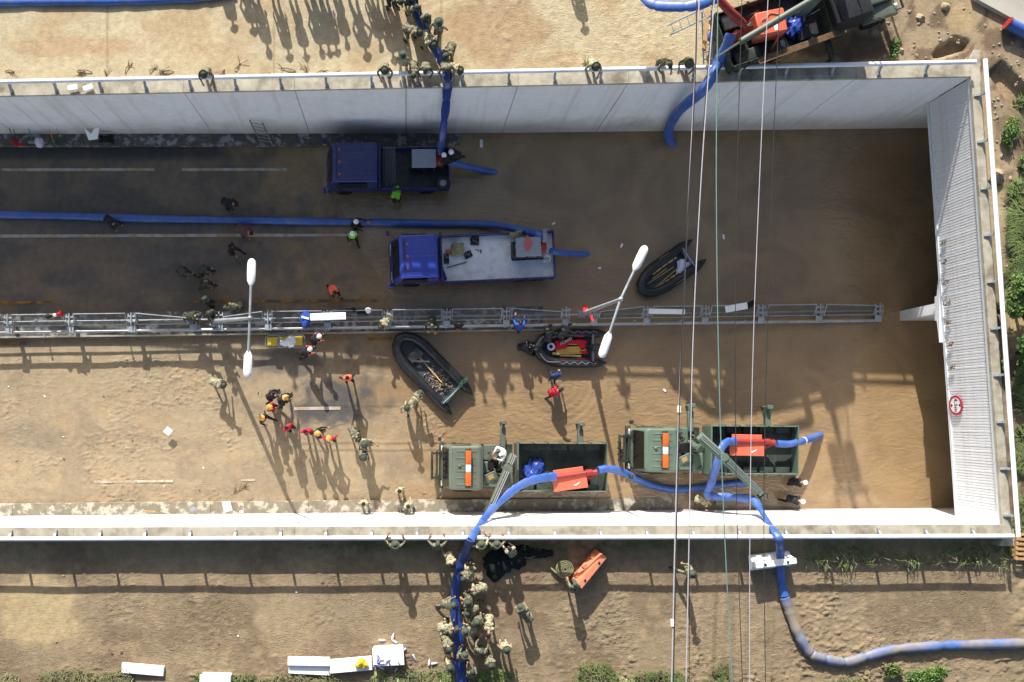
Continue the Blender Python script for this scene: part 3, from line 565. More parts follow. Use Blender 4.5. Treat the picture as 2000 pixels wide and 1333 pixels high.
# ------------------------------------------------------------------ median: kerb, guard rail, glare panels
def median():
    k = link('median_kerb', None, kind='structure')
    zr = lambda x: float(zroad(np.float64(x), np.float64(ymed(x))))
    for i in range(14):
        a = -45 + i * 5; b = a + 5
        if a > 18: break
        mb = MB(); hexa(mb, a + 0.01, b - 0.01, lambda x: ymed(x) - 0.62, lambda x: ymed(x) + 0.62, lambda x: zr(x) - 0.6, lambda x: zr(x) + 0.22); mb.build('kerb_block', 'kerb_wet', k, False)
        mb = MB(); hexa(mb, a + 0.01, b - 0.01, lambda x: ymed(x) - 0.63, lambda x: ymed(x) - 0.56, lambda x: zr(x) - 0.6, lambda x: zr(x) + 0.245); mb.build('kerb_edge', 'coping', k, False)
    t = thing('median_barrier', 'grey steel median barrier with mesh panels between the two roads', 'barrier')
    posts = [-206, -89, 28, 145, 263, 380, 431, 525, 640, 757, 873, 990, 1107, 1163, 1268, 1384, 1497, 1613, 1733]
    X = [P(p, 620, 1.0).x for p in posts]; zz = lambda x, h: zr(x) + h
    def bar(nm, xs, dy, h, r, mt='galv', fl=1.0):
        mb = MB(); mb.tube([(x, ymed(x) + dy, zz(x, h)) for x in xs], r, 8, flat=fl); mb.build(nm, mt, t)
    bar('lower_rail', list(np.linspace(X[0], X[-1], 12)), -0.42, 0.86, 0.075); bar('mid_rail', list(np.linspace(X[0], X[-1], 12)), 0.10, 0.80, 0.045)
    for a, b in zip(X[:-1], X[1:]):
        if b - a < 1.8: continue
        a2, b2 = a + 0.26, b - 0.26; dm = 0.06 * random.uniform(-1, 1); tilt0 = tilt1 = 0.0
        i = X.index(a)
        if posts[i] == 263: tilt1 = -0.26
        if posts[i] == 431: tilt0 = -0.24
        if posts[i] == 990: tilt1 = -0.2
        if posts[i] == 1163: tilt0 = -0.22
        if posts[i] == 1613: tilt1 = -0.1
        lo = lambda x: Vector((x, ymed(x) - 0.12, zz(x, 0.98)))
        hi = lambda x: Vector((x, ymed(x) + 0.40 + tilt0 + (tilt1 - tilt0) * (x - a2) / (b2 - a2), zz(x, 1.28)))
        f = MB()
        for p, q in ((lo(a2), lo(b2)), (hi(a2), hi(b2)), (lo(a2), hi(a2)), (lo(b2), hi(b2))): f.tube([p, q], 0.026, 6)
        fo = f.build('panel_frame', 'galv', t)
        mesh = MB(); n = 16
        for j in range(1, n): s = j / n; mesh.tube([lo(a2).lerp(hi(a2), s), lo(b2).lerp(hi(b2), s)], 0.0075, 4)
        m2 = int((b2 - a2) / 0.09)
        for j in range(1, m2): x = a2 + (b2 - a2) * j / m2; mesh.tube([lo(x), hi(x)], 0.006, 4)
        mesh.build('wire_mesh', 'mesh_grey', fo)
    for p, x in zip(posts, X):
        g = MB(); y = ymed(x); z = zz(x, 0)
        for dx in (-0.17, 0.17): g.box(x + dx - 0.03, x + dx + 0.03, y - 0.14, y + 0.42, z + 0.95, z + 1.05)
        for dy in (0.02, 0.28): g.box(x - 0.20, x + 0.20, y + dy - 0.04, y + dy + 0.04, z + 1.051, z + 1.10)
        g.box(x - 0.025, x + 0.025, y - 0.16, y + 0.46, z + 1.101, z + 1.16); g.cyl((x, y + 0.05, z + 0.2), (x, y + 0.05, z + 1.05), 0.06, n=8)
        g.build('bracket', 'galv', t, False)
        g = MB(); g.cbox(x - 0.17, x + 0.17, y - 0.5, y - 0.15, z + 0.94, z + 1.0, 0.012); g.cyl((x, y - 0.42, z + 0.2), (x, y - 0.42, z + 0.9), 0.05, n=8); g.build('post', 'galv', t, False)
median()

# ------------------------------------------------------------------ street lamps on the median
def lamp(base, top, h1, h2, label):
    t = thing('street_lamp', label, 'street lamp', base); b = Vector(base); L = lambda v: Vector(v) - b
    mb = MB(); mb.tube([(0, 0, 0), L(top) * 0.5, L(top)], [0.12, 0.095, 0.07], 10); mb.build('mast', 'galv', t)
    mb = MB(); mb.cyl((0, 0, -0.25), (0, 0, 0.05), 0.17, n=10); mb.box(-0.2, 0.2, -0.2, 0.2, -0.3, -0.24); mb.build('mast_base', 'galv', t)
    mb = MB(); mb.ell(L(top), (0.11, 0.11, 0.12)); mb.build('joint', 'galv', t)
    for h in (h1, h2):
        a = L(top); e = L(h); d = (e - a).normalized(); mb = MB(); mb.tube([a, e - d * 0.55], 0.055, 8); mb.build('arm', 'galv', t)
        s = d.cross(Vector((0, 0, 1))).normalized(); u = s.cross(d); mb = MB(); pr = []
        for q, wd in ((-0.62, 0.06), (-0.42, 0.17), (-0.1, 0.185), (0.3, 0.18), (0.44, 0.15), (0.52, 0.07)): pr.append((q, wd))
        vs_ = []; fs = []
        for q, wd in pr:
            for k in range(10):
                an = 2 * math.pi * k / 10; vs_.append(e + d * q + s * wd * math.cos(an) + u * wd * 0.42 * max(math.sin(an), -0.5))
        for i in range(len(pr) - 1):
            for k in range(10): fs.append((i * 10 + k, i * 10 + (k + 1) % 10, i * 10 + 10 + (k + 1) % 10, i * 10 + 10 + k))
        fs += [tuple(range(9, -1, -1)), tuple(range(len(vs_) - 10, len(vs_)))]; mb.add(vs_, fs); ho = mb.build('lamp_head', 'lamp_white', t)
        mb = MB(); g0 = e - u * 0.085; mb.add([g0 + d * x_ + s * y_ - u * z_ for x_, y_, z_ in ((-0.3, -0.11, 0), (0.35, -0.11, 0), (0.35, 0.11, 0), (-0.3, 0.11, 0), (-0.3, -0.11, 0.02), (0.35, -0.11, 0.02), (0.35, 0.11, 0.02), (-0.3, 0.11, 0.02))], [(0, 1, 2, 3), (7, 6, 5, 4), (0, 4, 5, 1), (1, 5, 6, 2), (2, 6, 7, 3), (3, 7, 4, 0)]); mb.build('lens', 'lens_grey', ho, False)
lamp(P(415, 628, 1.0), P(488, 622, 8.0), P(491, 530, 8.05), P(484, 714, 7.9), 'leaning twin-arm street lamp over the yellow stretcher road')
lamp(P(1138, 613, 0.75), P(1212, 585, 8.0), P(1251, 503, 8.1), P(1182, 676, 7.9), 'upright twin-arm street lamp between the black rubber boats')
# signal flags on the mast foot
mb = MB()
for a, b in (((1138, 597), (1150, 610)), ((1152, 616), (1160, 628))):
    p = P(a[0], a[1], 1.6); q = P(b[0], b[1], 1.9); mb.add([p, (q.x, p.y, 1.55), q, (p.x - 0.02, q.y, 1.85), p + Vector((0, 0, .02)), (q.x, p.y, 1.57), q + Vector((0, 0, .02)), (p.x - 0.02, q.y, 1.87)], [(0, 1, 2, 3), (7, 6, 5, 4), (0, 4, 5, 1), (1, 5, 6, 2), (2, 6, 7, 3), (3, 7, 4, 0)])
mb.build('red_flag', 'red', None, label='red cloth markers tied round the foot of the upright street lamp', cat='flag')

# ------------------------------------------------------------------ overhead cables
def cable(pts, z, r, matn, label, sag=0.25, clamp=None):
    w_ = [P(x, y, z) for x, y in pts]; a, b = w_[0], w_[-1]; w_ = [a + (w_[0] - w_[1]) * 0.6] + w_ + [b + (w_[-1] - w_[-2]) * 0.6]
    t = thing('power_cable', label, 'cable', w_[0]); o = w_[0]; mb = MB(); mb.tube([p - o for p in spline(w_, 6)], r, 6); mb.build('strand', matn, t)
    return t, o
t, o = cable([(1366, 0), (1352, 250), (1331, 680), (1320, 993), (1312, 1333)], 15, 0.023, 'wire_white', 'thick pale bundled overhead cable carrying white tags')
w2 = [P(x, y, 15.06) - o for x, y in ((1362, -60), (1357, 170), (1339, 500), (1327, 800), (1314, 1380))]; mb = MB(); mb.tube(spline(w2, 6), 0.02, 6); mb.build('strand', 'wire_dark', t)
for y, x in ((800, 1326), (1217, 1313)):
    c = P(x, y, 15) - o; mb = MB(); mb.cbox(c.x - 0.05, c.x + 0.05, c.y - 0.12, c.y + 0.12, c.z - 0.06, c.z + 0.06, 0.015); mb.build('cable_tag', 'white_paint', t, False)
t, o = cable([(1395, 0), (1370, 340), (1353, 680), (1347, 993), (1340, 1333)], 15.4, 0.018, 'wire_white', 'plain pale overhead cable next to the thick bundled one')
t, o = cable([(1402, 0), (1399, 340), (1403, 680), (1413, 993), (1430, 1333)], 15.2, 0.019, 'wire_green', 'greenish overhead cable curving towards the mud road')
t, o = cable([(1449, 0), (1440, 340), (1436, 680), (1439, 993), (1450, 1333)], 14.2, 0.014, 'wire_dark', 'thin dark overhead cable beside the greenish one')
t, o = cable([(1500, 0), (1484, 340), (1471, 680), (1465, 993), (1464, 1333)], 15.6, 0.013, 'wire_white', 'thin pale overhead cable passing over the bright green truck bed')
t, o = cable([(1523, 0), (1512, 250), (1498, 680), (1492, 993), (1495, 1333)], 14.0, 0.014, 'wire_dark', 'thin dark overhead cable passing over the bright green truck tailgate')
t, o = cable([(1392, 0), (1368, 340), (1351, 680), (1347, 993), (1346, 1333)], 13.4, 0.013, 'wire_dark', 'thin dark overhead cable under the plain pale one')

# ------------------------------------------------------------------ people
def ik(a, b, l1, l2, bend):
    d = b - a; L = min(d.length, (l1 + l2) * 0.999); d = d.normalized(); b = a + d * L
    x = (l1 * l1 - l2 * l2 + L * L) / (2 * L); h = math.sqrt(max(0, l1 * l1 - x * x)); n = (bend - d * bend.dot(d)).normalized()
    return a + d * x + n * h, b
POSES = {}
def make_pose(name, hip=(0, 0, 0.93), pitch=0.03, feet=((0.02, 0.11, 0), (0.0, -0.11, 0)), hands=((0.06, 0.26, 0.80), (0.06, -0.26, 0.80)), head=0.0, twist=0.0):
    V = Vector; caps = []    # (p0, p1, r0, r1, tag)
    hip = V(hip); d = V((math.sin(pitch), 0, math.cos(pitch))); ct, st = math.cos(twist), math.sin(twist)
    lat = V((-st, ct, 0)); chest = hip + d * 0.30; sh = hip + d * 0.47; nk = hip + d * 0.56
    hd = V((math.sin(pitch * 0.55 + head), 0, math.cos(pitch * 0.55 + head))); hc = nk + hd * 0.16
    fw = V((hd.z, 0, -hd.x)); hl = V((0, 1, 0))
    caps += [(hip + V((0, 0.07, 0)), hip - V((0, 0.07, 0)), .115, .115, 'p'), (hip, chest, .125, .135, 's'), (chest + lat * .07, chest - lat * .07, .120, .120, 's'),
             (sh + lat * .12, sh - lat * .12, .085, .085, 's'), (hip + d * 0.08 + lat * 0.05, hip + d * 0.08 - lat * 0.05, .115, .115, 's'), (sh, nk + hd * 0.05, .06, .055, 'k')]
    caps += [(hc + hd * 0.035 - fw * .012, hc + hd * 0.03 + fw * .012, .092, .088, 'h'), (hc - hd * 0.04 + fw * .022, hc - hd * .075 + fw * .045, .068, .045, 'k'), (hc + fw * .05 + hd * 0.0, hc + fw * .03 - hd * .03, .062, .06, 'k'),
             (hc + fw * .098 + hd * .012, hc + fw * .115 - hd * .012, .016, .02, 'k'), (hc + hl * .088 - fw * .005, hc + hl * .092 - hd * .03, .017, .014, 'k'), (hc - hl * .088 - fw * .005, hc - hl * .092 - hd * .03, .017, .014, 'k')]
    fingers = []
    for sg, hnd in zip((1, -1), hands):
        s0 = sh + lat * sg * .175 - d * 0.01; el, wr = ik(s0, V(hnd), .285, .255, V((-0.5, sg * 0.7, -0.5)))
        ad = (wr - el).normalized(); caps += [(s0, el, .062, .047, 's'), (el, wr, .046, .034, 's'), (wr, wr + ad * .085, .036, .038, 'g')]
        sid = ad.cross(V((0, 0, 1)));  sid = (sid if sid.length > .1 else ad.cross(V((1, 0, 0)))).normalized(); pn = sid.cross(ad).normalized()
        if pn.z > 0: pn = -pn
        for k, ln in enumerate((.075, .088, .082, .065)):
            b0 = wr + ad * .095 + sid * (k - 1.5) * .021; m0 = b0 + ad * ln * .5 + pn * .012; fingers.append((b0 - ad * .02, m0, m0 + ad * ln * .32 + pn * ln * .42))
        tb = wr + ad * .035 - sid * sg * .035; fingers.append((tb, tb - sid * sg * .03 + ad * .03 + pn * .01, tb - sid * sg * .035 + ad * .065 + pn * .025))
    for sg, ft in zip((1, -1), feet):
        h0 = hip + V((0, sg * .09, -0.02)); an = V(ft) + V((0, 0, .09)); kn, an = ik(h0, an, .44, .43, V((1, sg * 0.12, 0.1)))
        caps += [(h0, kn, .092, .064, 'p'), (kn, an, .062, .045, 'p'), (an - V((0.03, 0, .035)), an + V((.15, sg * .02, -.05)), .052, .040, 'b')]
    mb = MB()
    for p0, p1, r0, r1, tg in caps:
        ax = (p1 - p0); L = ax.length; ax = ax.normalized() if L > 1e-4 else V((0, 0, 1)); sd_ = ax.cross(V((0.3, 0.9, 0.2))).normalized(); u = sd_.cross(ax); vs_ = []; fs = []; n = 10
        rings = [(-r0 * math.cos(a), r0 * math.sin(a)) for a in (0.25, 0.8, 1.35)] + [(L + r1 * math.cos(a), r1 * math.sin(a)) for a in (1.35, 0.8, 0.25)]
        for q, rr in rings:
            for j in range(n): a = 2 * math.pi * j / n; vs_.append(p0 + ax * q + (sd_ * math.cos(a) + u * math.sin(a)) * rr)
        for i in range(len(rings) - 1):
            for j in range(n): fs.append((i * n + j, i * n + (j + 1) % n, (i + 1) * n + (j + 1) % n, (i + 1) * n + j))
        fs += [tuple(range(n))[::-1], tuple(range(len(vs_) - n, len(vs_)))]; mb.add(vs_, fs)
    me = bpy.data.meshes.new('tmp'); me.from_pydata([tuple(v) for v in mb.v], [], mb.f); bm = bmesh.new(); bm.from_mesh(me); bmesh.ops.recalc_face_normals(bm, faces=bm.faces[:]); bm.to_mesh(me); bm.free()
    o = bpy.data.objects.new('tmp', me); col.objects.link(o); md = o.modifiers.new('r', 'REMESH'); md.mode = 'VOXEL'; md.voxel_size = 0.021; sm = o.modifiers.new('s', 'SMOOTH'); sm.iterations = 3; sm.factor = 0.5
    dg = bpy.context.evaluated_depsgraph_get(); body = bpy.data.meshes.new_from_object(o.evaluated_get(dg)); bpy.data.objects.remove(o); bpy.data.meshes.remove(me)
    nv = len(body.vertices); co = np.empty(nv * 3); body.vertices.foreach_get('co', co); co = co.reshape(-1, 3)
    npoly = len(body.polygons); pc = np.empty(npoly * 3); body.polygons.foreach_get('center', pc); pc = pc.reshape(-1, 3)
    best = np.full(npoly, 9.0); tagi = np.zeros(npoly, int); capi = np.zeros(npoly, int); idx = {'s': 0, 'p': 1, 'k': 2, 'b': 3, 'h': 4, 'g': 2}
    for ci, (p0, p1, r0, r1, tg) in enumerate(caps):
        a = np.array(p0); b = np.array(p1); ab = b - a; t = np.clip(((pc - a) @ ab) / max(ab @ ab, 1e-9), 0, 1); dist = np.linalg.norm(pc - (a + t[:, None] * ab), axis=1) - (r0 + (r1 - r0) * t)
        w_ = dist < best; best[w_] = dist[w_]; tagi[w_] = idx[tg]; capi[w_] = ci
    faces = [tuple(p.vertices) for p in body.polygons]
    fm = MB()
    for a, b, c in fingers: fm.tube([a, b, c], [.0105, .010, .0075], 6)
    for sg in (1, -1): fm.ell(hc + fw * .100 + hl * sg * .032 + hd * .012, (.011, .011, .009), 6, 4)
    nf = len(fm.f); nfin = nf - 2 * 24; verts = [tuple(v) for v in co] + [tuple(v) for v in fm.v]
    f2 = faces + [tuple(i + nv for i in f) for f in fm.f]
    me = bpy.data.meshes.new('body_' + name); me.from_pydata(verts, [], f2)
    for k in ('camo', 'camo', 'skin', 'boots', 'hair'): me.materials.append(M[k])
    me.polygons.foreach_set('material_index', list(tagi) + [2] * nfin + [4] * (nf - nfin)); me.polygons.foreach_set('use_smooth', [True] * len(f2)); me.update()
    # vest: torso faces pushed outwards
    sel = [i for i in range(npoly) if capi[i] in (1, 2, 3, 4)]; used = sorted({v for i in sel for v in faces[i]}); mp = {v: k for k, v in enumerate(used)}
    vme = bpy.data.meshes.new('vest_' + name); nrm = [body.vertices[v].normal.copy() for v in used]
    base = [V(co[v]) for v in used]; n_ = len(used); ff = [tuple(mp[v] for v in faces[i]) for i in sel]
    vme.from_pydata([tuple(b + n * .022) for b, n in zip(base, nrm)] + [tuple(b + n * .004) for b, n in zip(base, nrm)], [], ff + [tuple(v + n_ for v in f[::-1]) for f in ff]); vme.materials.append(M['hivis_orange']); vme.polygons.foreach_set('use_smooth', [True] * len(vme.polygons))
    bpy.data.meshes.remove(body)
    ex = fw; ey = hl; ez = ex.cross(ey); Mh = Matrix(((ex.x, ey.x, hd.x, 0), (ex.y, ey.y, hd.y, 0), (ex.z, ey.z, hd.z, 0), (0, 0, 0, 1)))
    POSES[name] = dict(body=me, vest=vme, head=hc + hd * 0.035, hmat=Matrix.Translation(hc + hd * 0.035) @ Mh, hips=hip)
make_pose('stand'); make_pose('hips', hands=((0.0, 0.22, 1.0), (0.0, -0.22, 1.0)), feet=((0.03, 0.15, 0), (0, -0.15, 0)))
make_pose('stand_fold', hands=((0.24, -0.02, 1.12), (0.24, 0.04, 1.08)), pitch=0.08, head=0.2)
make_pose('walk', feet=((0.30, 0.09, 0), (-0.28, -0.09, 0.05)), hands=((-0.16, 0.25, 0.85), (0.24, -0.24, 0.90)), hip=(0, 0, 0.90), pitch=0.08)
make_pose('rail', hip=(-0.05, 0, 0.91), pitch=0.62, hands=((0.50, 0.20, 0.95), (0.48, -0.18, 0.93)), feet=((0.05, 0.13, 0), (-0.12, -0.13, 0)), head=0.25)
make_pose('rail_hi', hip=(-0.10, 0, 0.92), pitch=0.26, hands=((0.42, 0.30, 1.36), (0.42, -0.26, 1.34)), feet=((0.02, 0.13, 0), (-0.14, -0.13, 0)), head=0.25)
make_pose('pull', hip=(-0.08, 0, 0.84), pitch=0.55, feet=((0.30, 0.14, 0), (-0.36, -0.14, 0.0)), hands=((0.42, 0.14, 0.72), (0.34, -0.12, 0.70)), head=0.1)
make_pose('bend', hip=(-0.16, 0, 0.86), pitch=1.15, feet=((0.08, 0.16, 0), (-0.12, -0.15, 0)), hands=((0.44, 0.16, 0.38), (0.36, -0.16, 0.36)), head=0.2)
make_pose('crouch', hip=(-0.12, 0, 0.42), pitch=0.62, feet=((0.12, 0.17, 0), (-0.05, -0.15, 0)), hands=((0.42, 0.16, 0.40), (0.40, -0.14, 0.36)), head=0.2)
make_pose('sit', hip=(0, 0, 0.50), pitch=0.12, feet=((0.46, 0.14, 0), (0.44, -0.14, 0)), hands=((0.40, 0.16, 0.85), (0.40, -0.16, 0.85)), head=0.15)
make_pose('reach', pitch=0.22, hip=(-0.05, 0, 0.91), hands=((0.50, 0.20, 1.12), (0.46, -0.22, 0.98)), feet=((0.12, 0.13, 0), (-0.14, -0.12, 0)))
make_pose('wave', pitch=0.1, hands=((0.25, 0.48, 1.10), (0.10, -0.30, 0.95)), feet=((0.14, 0.12, 0), (-0.12, -0.12, 0)), head=0.1)
# head wear, fitted to a head of radius ~0.09 at the origin, facing +x
def hats():
    H = {}
    mb = MB(); mb.ell((0, 0, 0.0), (0.118, 0.112, 0.115), 16, 10, zcut=-0.25); mb.tube([(0.11 * math.cos(a), 0.105 * math.sin(a), -0.03) for a in np.linspace(-0.9, 0.9, 7)], 0.012, 5); H['helmet'] = mb
    mb = MB(); mb.ell((0, 0, 0), (0.130, 0.122, 0.130), 16, 10, zcut=-0.35); H['army_helmet'] = mb
    mb = MB(); mb.ell((0, 0, 0), (0.108, 0.104, 0.092), 14, 8, zcut=0.0); n = 16
    vs_ = [(r * math.cos(2 * math.pi * k / n), r * 0.96 * math.sin(2 * math.pi * k / n), z + 0.012 * math.sin(4 * math.pi * k / n)) for r, z in ((0.10, 0.012), (0.178, -0.012), (0.10, 0.0)) for k in range(n)]
    mb.add(vs_, [(i * n + k, i * n + (k + 1) % n, (i + 1) * n + (k + 1) % n, (i + 1) * n + k) for i in range(2) for k in range(n)]); H['brim_hat'] = mb
    mb = MB(); mb.ell((0, 0, 0), (0.108, 0.104, 0.088), 14, 8, zcut=0.0); mb.prism([(0.09, -0.075), (0.17, -0.06), (0.185, 0), (0.17, 0.06), (0.09, 0.075)], 0.0, 0.012); H['cap'] = mb
    mb = MB(); mb.ell((0, 0, 0.005), (0.115, 0.106, 0.108), 16, 10, zcut=-0.2)
    vs_ = [(r * math.cos(2 * math.pi * k / n) - (0.03 if r > .12 else 0), r * 0.9 * math.sin(2 * math.pi * k / n), z) for r, z in ((0.115, -0.01), (0.145, -0.03), (0.115, -0.025)) for k in range(n)]
    mb.add(vs_, [(i * n + k, i * n + (k + 1) % n, (i + 1) * n + (k + 1) % n, (i + 1) * n + k) for i in range(2) for k in range(n)]); mb.box(-0.12, 0.12, -0.012, 0.012, 0.09, 0.128); H['fire_helmet'] = mb
    return H
HAT = {}
for k, mb in hats().items():
    for mt in {'helmet': ('helmet_white',), 'army_helmet': ('helmet_green',), 'brim_hat': ('hat_green',), 'cap': ('hat_green', 'helmet_white', 'cloth_black', 'cloth_navy'), 'fire_helmet': ('helmet_yellow',)}[k]: HAT[k, mt] = mb.mesh(k, [mt], True)
OUT = {  # shirt, trousers, hands/skin, boots, hair, (hat, material), vest material
 'sol': ('camo', 'camo', 'skin', 'boots', 'hair', ('brim_hat', 'hat_green'), None), 'sol_cap': ('camo', 'camo', 'skin', 'boots', 'hair', ('cap', 'hat_green'), None),
 'sol_l': ('camo_light', 'camo_light', 'skin', 'boots', 'hair', ('brim_hat', 'hat_green'), None), 'sol_lb': ('camo_light', 'camo_light', 'skin', 'boots', 'hair', None, None),
 'sol_h': ('camo', 'camo', 'skin', 'boots', 'hair', ('army_helmet', 'helmet_green'), None), 'sol_d': ('camo_dark', 'camo_dark', 'skin', 'boots', 'hair', ('army_helmet', 'helmet_green'), None),
 'sol_db': ('camo_dark', 'camo_dark', 'skin', 'boots', 'hair', ('cap', 'hat_green'), None),
 'fire_k': ('cloth_black', 'cloth_black', 'skin', 'boots', 'hair', ('fire_helmet', 'helmet_yellow'), None), 'fire_r': ('cloth_red', 'cloth_black', 'skin', 'boots', 'hair', ('fire_helmet', 'helmet_yellow'), None),
 'red': ('cloth_red', 'cloth_black', 'skin', 'boots', 'hair', None, None), 'red_cap': ('cloth_red', 'cloth_black', 'skin', 'boots', 'hair', ('cap', 'cloth_black'), None),
 'black': ('cloth_black', 'cloth_black', 'skin', 'boots', 'hair', None, None), 'black_cap': ('cloth_black', 'cloth_black', 'skin', 'boots', 'hair', ('cap', 'cloth_black'), None),
 'wet': ('boat_black', 'boat_black', 'boat_black', 'boots', 'cloth_black', None, None), 'blue': ('cloth_blue', 'cloth_black', 'skin', 'boots', 'hair', None, None), 'navy': ('cloth_navy', 'cloth_black', 'skin', 'boots', 'hair', ('cap', 'cloth_navy'), None),
 'vest_o': ('cloth_black', 'cloth_black', 'skin', 'boots', 'hair', None, 'hivis_orange'), 'vest_oh': ('hivis_orange', 'cloth_black', 'cloth_white', 'boots', 'hair', ('helmet', 'helmet_white'), 'cloth_black'),
 'vest_g': ('cloth_darkgreen', 'cloth_black', 'skin', 'boots', 'hair', None, 'hivis_green'), 'vest_gh': ('cloth_darkgreen', 'cloth_black', 'skin', 'boots', 'hair', ('helmet', 'helmet_white'), 'hivis_green'),
 'work': ('cloth_grey', 'cloth_black', 'skin', 'boots', 'hair', ('helmet', 'helmet_white'), None), 'work_k': ('cloth_black', 'cloth_black', 'skin', 'boots', 'hair', ('helmet', 'helmet_white'), None),
 'work_cap': ('cloth_white', 'cloth_grey', 'skin', 'boots', 'hair', ('cap', 'helmet_white'), None), 'tee': ('cloth_black', 'cloth_black', 'skin', 'boots', 'hair', None, None), 'brown': ('cloth_brownred', 'cloth_grey', 'skin', 'boots', 'hair', None, None), 'dgreen': ('cloth_darkgreen', 'cloth_darkgreen', 'skin', 'boots', 'hair', ('cap', 'hat_green'), None)}
prng = random.Random(3)
def person(px, py, yaw, pose, outfit, label, group=None, zf=None, foot=None, dz=0.0):
    """person whose head is at photo position (px,py); yaw in degrees, 0 = towards the tunnel"""
    ps = POSES[pose]; s = prng.uniform(0.98, 1.06); yaw = R(yaw + prng.uniform(-6, 6)); hd = ps['head'] * s
    off = Vector((hd.x * math.cos(yaw), hd.x * math.sin(yaw), 0)); z = 0.5
    for _ in range(4):
        if foot: q = P(foot[0], foot[1], z)
        else: q = P(px, py, z + hd.z) - off
        if zf is not None: z = zf
        elif not foot and py < 165: q.y = max(q.y, ytop(q.x) + 0.70); z = float(ground_h(np.array([q.x]), np.array([q.y]))[0])
        elif py > 1035: q.y = min(q.y, ybot(q.x) - 0.80); z = float(ground_h(np.array([q.x]), np.array([q.y]))[0])
        elif ybot(q.x) - 0.3 < q.y < ytop(q.x) + 0.3 and q.x < xport(q.y):
            z = fz(zroad, q.x, q.y) + 0.0
            if q.y < ybot(q.x) + 0.6 or q.y > ytop(q.x) - 0.6 or abs(q.y - ymed(q.x)) < 0.6: z += 0.26
        else: z = float(ground_h(np.array([q.x]), np.array([q.y]))[0])
    z += dz; o = thing('person', label, 'person', (q.x, q.y, z), yaw, group); k = prng.uniform(1.07, 1.17); o.scale = (s * k, s * k, s)
    of = OUT[outfit]; b = link('body', ps['body'], o)
    for i in range(5): b.material_slots[i].link = 'OBJECT'; b.material_slots[i].material = M[of[i]]
    if of[5]: h = link(of[5][0], HAT[of[5]], o); h.matrix_local = ps['hmat']
    if of[6]: v = link('vest', ps['vest'], o); v.material_slots[0].link = 'OBJECT'; v.material_slots[0].material = M[of[6]]
    return o
def people():
    p = person; ORD = ['first', 'second', 'third', 'fourth', 'fifth', 'sixth', 'seventh', 'eighth', 'ninth', 'tenth', 'eleventh', 'twelfth']
    # upper pavement, leaning on the railing
    G = 'soldiers leaning on the railing of the shaded wall'
    p(397, 151, -90, 'rail', 'sol', 'lone soldier leaning on the upper railing far from the hose crew', G); p(751, 147, -90, 'rail', 'sol', 'soldier leaning on the upper railing beside the hose crew', G)
    p(808, 150, -95, 'bend', 'sol_h', 'helmeted soldier bending over the upper railing beside the draped hose', G); p(831, 140, -100, 'rail', 'sol_cap', 'soldier in cap leaning on the upper railing beside the draped hose', G)
    p(874, 143, -80, 'rail', 'sol_cap', 'soldier in cap holding the blue hose down on the upper railing', G); p(897, 148, -40, 'bend', 'sol_l', 'soldier reaching sideways over the upper railing past the draped hose', G)
    p(1164, 140, -90, 'rail', 'sol_l', 'soldier leaning alone on the upper railing, arms spread, between hose and truck', G); p(1307, 133, -70, 'rail', 'sol_cap', 'soldier on the upper railing by the ladder shadow, bent low', G); p(1347, 130, -110, 'rail', 'sol', 'soldier in round hat on the upper railing by the truck ladder', G)
    p(787, 107, 75, 'stand', 'sol_l', 'soldier standing upright by the upper railing with pale camouflage', None)
    G = 'hose crew on the sandy pavement'
    for i, a in enumerate(((871, 108, -120, 'bend', 'sol_h'), (845, 85, -60, 'bend', 'sol_l'), (818, 63, -30, 'bend', 'sol'), (833, 32, -80, 'pull', 'sol_h'), (814, 14, -60, 'pull', 'sol_h'), (807, -4, -70, 'pull', 'sol_d'), (780, 2, -50, 'bend', 'sol_d'))):
        p(*a, '%s soldier of the hose crew on the sandy pavement, counted from the railing' % ORD[i], G)
    p(857, 43, -120, 'walk', 'sol_l', 'soldier walking beside the hose crew on the sandy pavement')
    G = 'row of soldiers on the sandy pavement'
    for x, y, ps, of in ((425, -88, 'stand', 'sol'), (462, -87, 'hips', 'sol'), (492, -43, 'stand', 'sol_h'), (532, -36, 'stand', 'sol'), (563, -46, 'stand_fold', 'sol'), (594, -50, 'hips', 'sol_h'), (611, -46, 'stand_fold', 'sol'), (626, -42, 'stand', 'sol'), (645, -65, 'stand_fold', 'sol_cap'), (682, -43, 'hips', 'sol'), (712, -52, 'stand', 'sol_cap'), (738, -24, 'stand', 'sol'), (757, -36, 'hips', 'sol')):
        p(0, 0, -100, ps, of, 'soldier standing in the row on the sandy pavement whose shadows reach the railing', G, foot=(x, y))
    p(0, 0, -100, 'stand', 'sol', 'soldier standing apart on the sandy pavement casting one lone shadow', None, foot=(1108, -90))
    # shaded road
    p(459, 399, -20, 'bend', 'black', 'person in black bending on the dark road near the long blue hose'); p(224, 440, -40, 'bend', 'black', 'person in black stooping against the long blue hose')
    p(488, 455, -30, 'bend', 'brown', 'person in brownish red top bending on the white lane line'); p(449, 481, -20, 'walk', 'tee', 'person in black shirt walking on the dark asphalt patch')
    G = 'soldiers walking to the median gap'
    p(357, 530, -30, 'pull', 'sol_d', 'soldier in dark camouflage stooping apart from the file of three', G)
    for i, (x, y, a, ps) in enumerate(((399, 525, 0, 'pull'), (402, 553, -10, 'pull'), (399, 585, 190, 'stand'))): p(x, y, a, ps, 'sol_d', '%s dark soldier in the file walking to the gap in the median' % ORD[i], G)
    p(385, 617, 0, 'bend', 'sol_d', 'soldier bending inside the gap of the median barrier'); p(408, 612, -60, 'reach', 'sol_d', 'soldier in green helmet standing in the gap of the median barrier'); p(442, 601, 200, 'bend', 'sol', 'soldier stooping behind the leaning lamp foot at the median')
